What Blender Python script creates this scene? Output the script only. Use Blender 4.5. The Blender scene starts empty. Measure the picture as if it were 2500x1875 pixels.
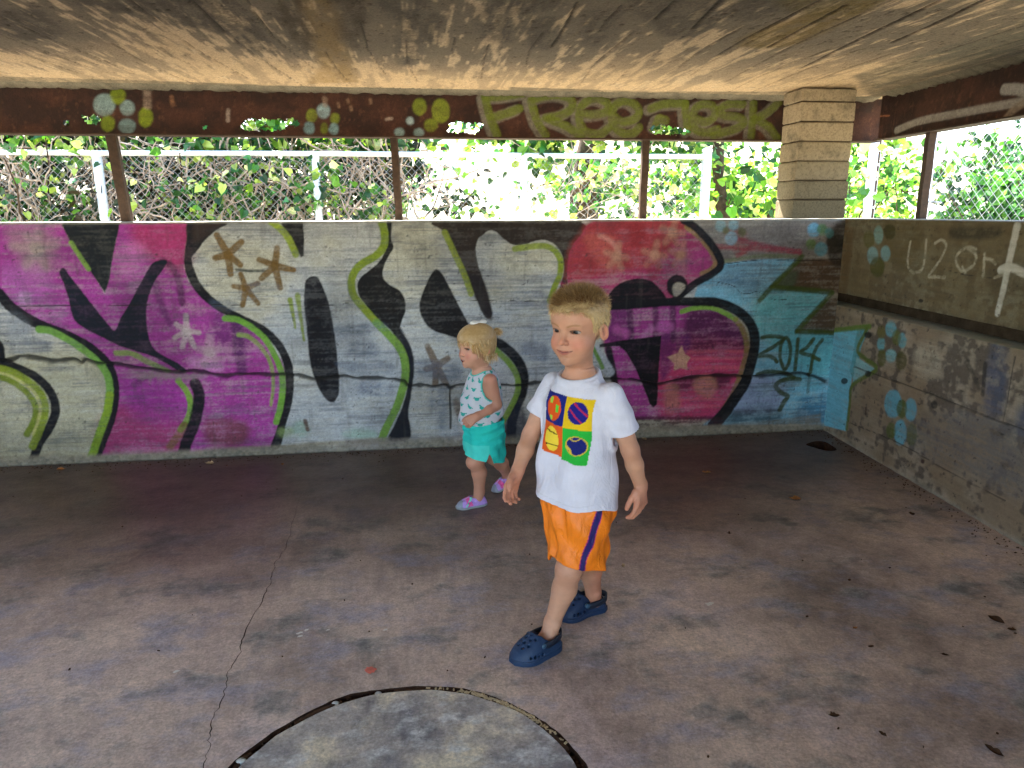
import bpy, math, random
import numpy as np
from mathutils import Vector, Matrix
from mathutils.geometry import delaunay_2d_cdt
random.seed(7); RNG = np.random.default_rng(7)
scene = bpy.context.scene
COL = scene.collection
R = math.radians

# ------------------------------------------------------------------ camera
cam_d = bpy.data.cameras.new('camera'); cam = bpy.data.objects.new('camera', cam_d); COL.objects.link(cam)
cam_d.sensor_width = 36.0; cam_d.lens = 36.0 * 1755.25 / 2500.0
cam_d.clip_start = 0.05; cam_d.clip_end = 500
PITCH, YAW, ROLL = 0.2348, 0.1314, -0.0036
cam.location = (0, 0, 1.35)
_f = Vector((math.sin(YAW)*math.cos(PITCH), math.cos(YAW)*math.cos(PITCH), -math.sin(PITCH)))
_r = Vector((math.cos(YAW), -math.sin(YAW), 0)); _u = _r.cross(_f)
_r2 = _r*math.cos(ROLL) + _u*math.sin(ROLL); _u2 = _u*math.cos(ROLL) - _r*math.sin(ROLL)
cam.rotation_euler = Matrix((_r2, _u2, -_f)).transposed().to_euler()
scene.camera = cam

# ------------------------------------------------------------------ world, sun, exposure
SUN_EL = R(50)          # the sun stands beyond the back wall, a little to the left
world = bpy.data.worlds.new('World'); scene.world = world; world.use_nodes = True
wn = world.node_tree.nodes; wl = world.node_tree.links
sky = wn.new('ShaderNodeTexSky'); sky.sky_type = 'NISHITA'; sky.sun_disc = False
travel = Vector((0.38, -0.92, 0)).normalized()          # horizontal direction the sunlight travels
sky.sun_elevation = SUN_EL
sky.sun_rotation = math.atan2(-travel.x, -travel.y)
wl.new(sky.outputs[0], wn['Background'].inputs[0]); wn['Background'].inputs[1].default_value = 0.15
sun_d = bpy.data.lights.new('sun', 'SUN'); sun_d.energy = 5.0; sun_d.angle = R(0.53); sun_d.color = (1, 0.95, 0.86)
sun = bpy.data.objects.new('sun', sun_d); COL.objects.link(sun); sun.location = (-6, 14, 14)
sd = Vector((travel.x*math.cos(SUN_EL), travel.y*math.cos(SUN_EL), -math.sin(SUN_EL)))
sun.rotation_euler = sd.to_track_quat('-Z', 'Y').to_euler()
vs = scene.view_settings; vs.view_transform = 'Standard'; vs.look = 'None'; vs.gamma = 1; vs.exposure = 3.45
vs.use_curve_mapping = False
scene.render.engine = 'CYCLES'
scene.cycles.max_bounces = 10; scene.cycles.diffuse_bounces = 7; scene.cycles.glossy_bounces = 3
scene.cycles.transparent_max_bounces = 8; scene.cycles.use_denoising = True
scene.cycles.sample_clamp_indirect = 6

# ------------------------------------------------------------------ helpers
def lin(h, k=1.0):
    v = np.array([int(h[i:i+2], 16)/255 for i in (0, 2, 4)])
    return np.where(v <= 0.04045, v/12.92, ((v+0.055)/1.055)**2.4)*k
def L4(h, k=1.0): return tuple(lin(h, k)) + (1.0,)

def mesh_np(name, V, F, colors=None, smooth=False, mat=None, mats=None, midx=None):
    """V (n,3); F list of (m,k) arrays of equal-size faces or one array."""
    me = bpy.data.meshes.new(name)
    V = np.ascontiguousarray(V, dtype=np.float32)
    if not isinstance(F, (list, tuple)): F = [F]
    F = [np.asarray(f, dtype=np.int32) for f in F if len(f)]
    loops = np.concatenate([f.ravel() for f in F]); tot = np.concatenate([np.full(len(f), f.shape[1], dtype=np.int32) for f in F])
    start = np.concatenate([[0], np.cumsum(tot)[:-1]]).astype(np.int32)
    me.vertices.add(len(V)); me.vertices.foreach_set('co', V.ravel())
    me.loops.add(len(loops)); me.loops.foreach_set('vertex_index', loops)
    me.polygons.add(len(tot)); me.polygons.foreach_set('loop_start', start)
    try: me.polygons.foreach_set('loop_total', tot)
    except Exception: pass
    me.polygons.foreach_set('use_smooth', np.full(len(tot), bool(smooth)))
    for m in (mats or ([mat] if mat else [])): me.materials.append(m)
    if midx is not None: me.polygons.foreach_set('material_index', np.asarray(midx, dtype=np.int32))
    if colors is not None:
        a = me.color_attributes.new('paint', 'FLOAT_COLOR', 'POINT')
        c = np.ones((len(V), 4), dtype=np.float32); c[:, :3] = colors
        a.data.foreach_set('color', c.ravel())
    me.update(calc_edges=True); me.validate()
    return me
def add(name, me, parent=None, loc=None):
    o = bpy.data.objects.new(name, me); COL.objects.link(o)
    if parent: o.parent = parent
    if loc is not None: o.location = loc
    return o
def tag(o, label=None, cat=None, group=None, kind=None):
    if label: o['label'] = label
    if cat: o['category'] = cat
    if group: o['group'] = group
    if kind: o['kind'] = kind
    return o
def empty(name, loc, label, cat, group=None):
    o = bpy.data.objects.new(name, None); COL.objects.link(o); o.location = loc; o.empty_display_size = 0.1
    return tag(o, label, cat, group)
class MB:
    """collects vertices and faces of one mesh"""
    def __init__(s): s.v = []; s.f = []; s.n = 0
    def put(s, V, F):
        s.v.append(np.asarray(V, float)); s.f.extend([tuple(int(i)+s.n for i in f) for f in F]); s.n += len(V)
    def box(s, lo, hi, rot=None, at=None):
        x0, y0, z0 = lo; x1, y1, z1 = hi
        V = np.array([(x0,y0,z0),(x1,y0,z0),(x1,y1,z0),(x0,y1,z0),(x0,y0,z1),(x1,y0,z1),(x1,y1,z1),(x0,y1,z1)], float)
        if rot is not None: V = V @ np.array(rot).T
        if at is not None: V = V + np.array(at)
        s.put(V, [(0,3,2,1),(4,5,6,7),(0,1,5,4),(1,2,6,5),(2,3,7,6),(3,0,4,7)])
    def tube(s, P, r, k=6, cap=True):
        P = np.asarray(P, float); n = len(P); r = np.broadcast_to(np.asarray(r, float), (n,))
        T = np.gradient(P, axis=0); T /= np.linalg.norm(T, axis=1)[:, None] + 1e-9
        up = np.array([0.0, 0, 1]) if abs(T[0][2]) < .9 else np.array([1.0, 0, 0])
        a = np.arange(k)/k*2*np.pi; V = []
        for i in range(n):
            u = np.cross(up, T[i]); u /= np.linalg.norm(u)+1e-9; w = np.cross(T[i], u); up = w if abs(np.dot(w, T[i])) < .9 else up
            V.append(P[i] + r[i]*(np.cos(a)[:, None]*u + np.sin(a)[:, None]*w)); up = np.cross(T[i], u)
        F = [(i*k+j, i*k+(j+1) % k, (i+1)*k+(j+1) % k, (i+1)*k+j) for i in range(n-1) for j in range(k)]
        if cap: F += [tuple(range(k-1, -1, -1)), tuple(range((n-1)*k, n*k))]
        s.put(np.concatenate(V), F)
    def mesh(s, name, mat, smooth=False, colors=None):
        me = bpy.data.meshes.new(name); me.from_pydata([tuple(v) for v in np.concatenate(s.v)], [], s.f)
        me.materials.append(mat)
        if smooth: me.polygons.foreach_set('use_smooth', np.ones(len(me.polygons), bool))
        me.update(); return me
    def obj(s, name, mat, parent=None, smooth=False): return add(name, s.mesh(name, mat, smooth), parent)

def smst(a, b, x):
    t = np.clip((x-a)/(b-a), 0, 1); return t*t*(3-2*t)
def vnoise(U, V, sx, sy, seed, octv=3):
    out = np.zeros(U.shape); amp = 1.0; tot = 0
    for o in range(octv):
        g = np.random.default_rng(seed*31+o).random((64, 64))
        a = U/sx*(2**o); b = V/sy*(2**o); i = np.floor(a).astype(int); j = np.floor(b).astype(int); fa = a-i; fb = b-j
        fa = fa*fa*(3-2*fa); fb = fb*fb*(3-2*fb)
        G = lambda p, q: g[p % 64, q % 64]
        out += amp*((G(i, j)*(1-fa)+G(i+1, j)*fa)*(1-fb) + (G(i, j+1)*(1-fa)+G(i+1, j+1)*fa)*fb)
        tot += amp; amp *= .5
    return out/tot
def catmull(P, n=5, closed=False):
    P = np.asarray(P, float)
    if len(P) < 3: return P
    Q = np.concatenate([P[-1:], P, P[:2]]) if closed else np.concatenate([2*P[:1]-P[1:2], P, 2*P[-1:]-P[-2:-1]])
    out = []
    for i in range(1, len(Q)-2):
        p0, p1, p2, p3 = Q[i-1:i+3]
        for t in np.arange(n)/n:
            out.append(.5*((2*p1)+(-p0+p2)*t+(2*p0-5*p1+4*p2-p3)*t*t+(-p0+3*p1-3*p2+p3)*t**3))
    if not closed: out.append(P[-1])
    return np.array(out)
def poly_in(P, X, Y):
    ins = np.zeros(X.shape, bool); n = len(P)
    for i in range(n):
        x0, y0 = P[i]; x1, y1 = P[(i+1) % n]
        if y0 == y1: continue
        c = ((y0 > Y) != (y1 > Y)) & (X < (x1-x0)*(Y-y0)/(y1-y0)+x0)
        ins ^= c
    return ins
def seg_dist(P, X, Y, closed=False):
    d = np.full(X.shape, 1e9); tt = np.zeros(X.shape); n = len(P)
    m = n if closed else n-1
    for i in range(m):
        a = P[i]; b = P[(i+1) % n]; ab = b-a; L = (ab**2).sum()+1e-9
        t = np.clip(((X-a[0])*ab[0]+(Y-a[1])*ab[1])/L, 0, 1)
        q = (X-a[0]-t*ab[0])**2+(Y-a[1]-t*ab[1])**2
        k = q < d; d = np.where(k, q, d); tt = np.where(k, (i+t)/max(m, 1), tt)
    return np.sqrt(d), tt
PK = .85
def paint(U, V, base, ops, seed=3, streak=(260, 14), k=PK):
    """U, V: 2-D arrays in mm over a flat face; base (…,3) linear; ops: painted shapes in face millimetres."""
    C = base.copy()
    wob = (vnoise(U, V, 18, 18, seed+1, 3)-.5)*9
    st = vnoise(U, V, streak[0], streak[1], seed+2, 3); bl = vnoise(U, V, 70, 70, seed+3, 3); sp = vnoise(U, V, 11, 9, seed+4, 2)
    wear = smst(.42, .68, .45*st+.3*bl+.25*sp)
    for op in ops:
        P = np.array(op[1], float); soft = op[4]; n = op[5]
        w = op[6:] if op[0] == 's' else (0, 0)
        if op[0] == 'f': P = catmull(P, 5, True)
        elif op[0] == 's': P = catmull(P, 6)
        mg = soft+max(w)+12
        lo = P.min(0)-mg; hi = P.max(0)+mg
        rows = np.where((V[:, 0] >= lo[1]) & (V[:, 0] <= hi[1]))[0]; cols = np.where((U[0] >= lo[0]) & (U[0] <= hi[0]))[0]
        if len(rows) == 0 or len(cols) == 0: continue
        sl = (slice(rows[0], rows[-1]+1), slice(cols[0], cols[-1]+1)); u = U[sl]; v = V[sl]
        if op[0] == 's':
            d, t = seg_dist(P, u, v); d = d-(w[0]+(w[1]-w[0])*t)/2
        else:
            d, t = seg_dist(P, u, v, True); d = np.where(poly_in(P, u, v), -d, d)
        d = d+wob[sl]*min(1, .25+soft/25)
        a = op[3]*(1-smst(-soft*.6, soft, d))
        if n: a = a*(1-n*wear[sl])
        c = lin(op[2], k)*(1+.16*(bl[sl]-.5))[..., None] if True else 0
        C[sl] = C[sl]*(1-a[..., None])+c*a[..., None]
    return C
def axis(segs):
    """[(a,b,step),…] -> sorted coordinates"""
    out = []
    for a, b, s in segs: out.append(np.linspace(a, b, max(1, int(round((b-a)/s))), endpoint=False))
    out.append(np.array([segs[-1][1]])); return np.unique(np.round(np.concatenate(out), 5))
def grid_faces(nv, nu, flip=False):
    i = np.arange(nv*nu).reshape(nv, nu)
    q = np.stack([i[:-1, :-1], i[:-1, 1:], i[1:, 1:], i[1:, :-1]], -1).reshape(-1, 4)
    return q[:, ::-1] if flip else q

# ------------------------------------------------------------------ materials
def newmat(name):
    m = bpy.data.materials.new(name); m.use_nodes = True; n = m.node_tree.nodes; l = m.node_tree.links
    return m, n, l, n['Principled BSDF']
def noise_node(n, l, scale, detail=4, rough=.6, vec=None, dims=None):
    t = n.new('ShaderNodeTexNoise'); t.inputs['Scale'].default_value = scale; t.inputs['Detail'].default_value = detail; t.inputs['Roughness'].default_value = rough
    if vec is not None: l.new(vec, t.inputs['Vector'])
    return t
def objco(n, l, scale=None):
    tc = n.new('ShaderNodeTexCoord')
    if scale is None: return tc.outputs['Object']
    mp = n.new('ShaderNodeMapping'); mp.inputs['Scale'].default_value = scale; l.new(tc.outputs['Object'], mp.inputs[0]); return mp.outputs[0]
def ramp(n, l, src, stops):
    r = n.new('ShaderNodeValToRGB'); e = r.color_ramp.elements
    while len(e) < len(stops): e.new(.5)
    for el, (p, c) in zip(e, stops): el.position = p; el.color = c if len(c) == 4 else tuple(c)+(1,)
    l.new(src, r.inputs[0]); return r.outputs[0]
def mixc(n, l, a, b, fac, mode='MIX'):
    m = n.new('ShaderNodeMix'); m.data_type = 'RGBA'; m.blend_type = mode
    for s, v in ((m.inputs[0], fac), (m.inputs[6], a), (m.inputs[7], b)):
        if hasattr(v, 'is_linked') or hasattr(v, 'links'): l.new(v, s)
        else: s.default_value = v
    return m.outputs[2]
def bump(n, l, b, src, strength, dist=.01):
    k = n.new('ShaderNodeBump'); k.inputs['Strength'].default_value = strength; k.inputs['Distance'].default_value = dist
    l.new(src, k.inputs['Height']); l.new(k.outputs[0], b.inputs['Normal'])
def attr_mat(name, rough=.85, fine=220, amt=.5, bumps=.35, spec=.25, bscale=90, sss=0, wrinkle=0):
    m, n, l, b = newmat(name)
    a = n.new('ShaderNodeAttribute'); a.attribute_name = 'paint'
    v = objco(n, l)
    t = noise_node(n, l, fine, 3, .7, v); g = ramp(n, l, t.outputs[0], [(.25, (1-amt,)*3), (.75, (1+amt*.5,)*3)])
    c = mixc(n, l, a.outputs[0], g, 1.0, 'MULTIPLY')
    l.new(c, b.inputs['Base Color']); b.inputs['Roughness'].default_value = rough; b.inputs['Specular IOR Level'].default_value = spec
    t2 = noise_node(n, l, bscale, 6, .65, v); bump(n, l, b, t2.outputs[0], bumps, .006)
    if wrinkle:
        w = noise_node(n, l, 13, 3, .55, objco(n, l, (1.5, 1.5, .75))); w.inputs['Distortion'].default_value = 1.2
        k2 = n.new('ShaderNodeBump'); k2.inputs['Strength'].default_value = wrinkle; k2.inputs['Distance'].default_value = .022
        l.new(w.outputs[0], k2.inputs['Height']); l.new(b.inputs['Normal'].links[0].from_socket, k2.inputs['Normal']); l.new(k2.outputs[0], b.inputs['Normal'])
    if sss:
        b.inputs['Subsurface Weight'].default_value = sss; b.inputs['Subsurface Radius'].default_value = (.012, .005, .003)
        b.inputs['Subsurface Scale'].default_value = 1
    return m
def simple(name, col, rough=.6, metal=0, spec=.4, var=.25, scale=30, bumps=.15, bscale=None):
    m, n, l, b = newmat(name); v = objco(n, l)
    t = noise_node(n, l, scale, 5, .65, v)
    c = ramp(n, l, t.outputs[0], [(.3, tuple(np.array(col)*(1-var))), (.7, tuple(np.array(col)*(1+var)))])
    l.new(c, b.inputs['Base Color']); b.inputs['Roughness'].default_value = rough; b.inputs['Metallic'].default_value = metal; b.inputs['Specular IOR Level'].default_value = spec
    if bumps:
        t2 = noise_node(n, l, bscale or scale*4, 4, .6, v); bump(n, l, b, t2.outputs[0], bumps, .004)
    return m
M_WALL = attr_mat('painted_concrete', .82, 260, .35, .4, .3)
M_CEIL = attr_mat('board_marked_concrete', .9, 120, .5, 1.0, .2, 45)
M_STEEL = attr_mat('rusty_steel', .8, 200, .55, .35, .3, 120)
M_RUST = simple('rust_brown_steel', lin('3a281b'), .75, 0, .3, .4, 40, .3)
M_GALV = simple('galvanised_steel', lin('dcdcda'), .5, .0, .5, .2, 25, .1)
M_WIRE = simple('wire', lin('8f9294'), .5, .3, .4, .2, 40, 0)
M_BLOCK = None
def floor_mat(name, pad=False):
    m, n, l, b = newmat(name); v = objco(n, l)
    n1 = noise_node(n, l, 1.6 if not pad else 5, 6, .62, v); n2 = noise_node(n, l, 4.2 if not pad else 9, 6, .65, objco(n, l, (1, 1.4, 1)))
    n3 = noise_node(n, l, 26, 6, .7, v); n4 = noise_node(n, l, 2.6 if not pad else 7, 5, .6, objco(n, l, (1.3, .8, 1)))
    if not pad:
        c1 = ramp(n, l, n1.outputs[0], [(.32, lin('7e6c64')), (.5, lin('bda697')), (.68, lin('dac2ae'))])
        c2 = mixc(n, l, c1, L4('9c9aaa'), ramp(n, l, n2.outputs[0], [(.5, (0,)*3), (.66, (.75,)*3)]))
        c3 = mixc(n, l, c2, L4('d8c2bc'), ramp(n, l, n4.outputs[0], [(.54, (0,)*3), (.7, (.6,)*3)]))
        dk = noise_node(n, l, 3.3, 7, .68, objco(n, l, (1, 1.35, 1.7)))
        tl = noise_node(n, l, 3.7, 6, .65, objco(n, l, (.9, 1.2, 2.3)))
        c3 = mixc(n, l, c3, L4('a8b2ae'), ramp(n, l, tl.outputs[0], [(.55, (0,)*3), (.68, (.55,)*3)]))
        c3 = mixc(n, l, c3, L4('4c4a4c'), ramp(n, l, dk.outputs[0], [(.53, (0,)*3), (.66, (.72,)*3)]))
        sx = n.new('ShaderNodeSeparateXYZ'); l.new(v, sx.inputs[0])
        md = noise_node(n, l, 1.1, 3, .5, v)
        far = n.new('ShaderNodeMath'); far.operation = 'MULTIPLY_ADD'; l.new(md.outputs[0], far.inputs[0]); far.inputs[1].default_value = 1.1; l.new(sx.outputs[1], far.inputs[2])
        far_shade = ramp(n, l, far.outputs[0], [(0, (0,)*3), (1, (1,)*3)])
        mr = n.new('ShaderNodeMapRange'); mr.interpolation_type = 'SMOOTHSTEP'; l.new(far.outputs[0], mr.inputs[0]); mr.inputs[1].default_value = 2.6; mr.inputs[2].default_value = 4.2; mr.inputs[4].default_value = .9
        c3 = mixc(n, l, c3, L4('43322b'), mr.outputs[0])     # darker toward the back wall: weaker light put into the floor colour
    else:
        c1 = ramp(n, l, n1.outputs[0], [(.34, lin('858284')), (.5, lin('b4aaa0')), (.62, lin('dccfb4'))])
        c2 = mixc(n, l, c1, L4('d4d4d0'), ramp(n, l, n2.outputs[0], [(.52, (0,)*3), (.64, (.8,)*3)]))
        c3 = mixc(n, l, c2, L4('57545a'), ramp(n, l, n4.outputs[0], [(.56, (0,)*3), (.68, (.7,)*3)]))
    f = ramp(n, l, n3.outputs[0], [(.3, (.70,)*3), (.7, (1.22,)*3)])
    c = mixc(n, l, c3, f, 1.0, 'MULTIPLY')
    gr = noise_node(n, l, 110, 4, .75, v); c = mixc(n, l, c, ramp(n, l, gr.outputs[0], [(.3, (.66,)*3), (.7, (1.28,)*3)]), 1.0, 'MULTIPLY')
    ag = noise_node(n, l, 260, 1, .5, v); c = mixc(n, l, c, L4('d8d0c8'), ramp(n, l, ag.outputs[0], [(.72, (0,)*3), (.78, (.6,)*3)]))
    pit = noise_node(n, l, 160, 2, .5, v); c = mixc(n, l, c, L4('3a3230'), ramp(n, l, pit.outputs[0], [(.7, (0,)*3), (.76, (.7,)*3)]))
    l.new(c, b.inputs['Base Color'])
    rr = ramp(n, l, n2.outputs[0], [(.3, (.34,)*3), (.7, (.58,)*3)]); l.new(rr, b.inputs['Roughness']); b.inputs['Specular IOR Level'].default_value = .5
    t2 = noise_node(n, l, 45, 6, .65, v); bump(n, l, b, t2.outputs[0], .4, .006)
    return m
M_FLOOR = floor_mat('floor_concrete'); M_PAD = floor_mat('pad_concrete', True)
M_DIRT = simple('joint_dirt', lin('36241a'), .95, 0, .1, .5, 60, .6)
M_CHIP = simple('dry_leaf_brown', lin('8a5f38'), .8, 0, .2, .4, 50, .2)
M_CHIPD = simple('dry_leaf_dark', lin('46301f'), .85, 0, .2, .4, 50, .2)
M_CHIPL = simple('dry_leaf_pale', lin('b09a76'), .8, 0, .2, .3, 50, .2)
M_STONE = simple('pebble_grey', lin('a8a49c'), .8, 0, .3, .2, 60, .2)
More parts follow.
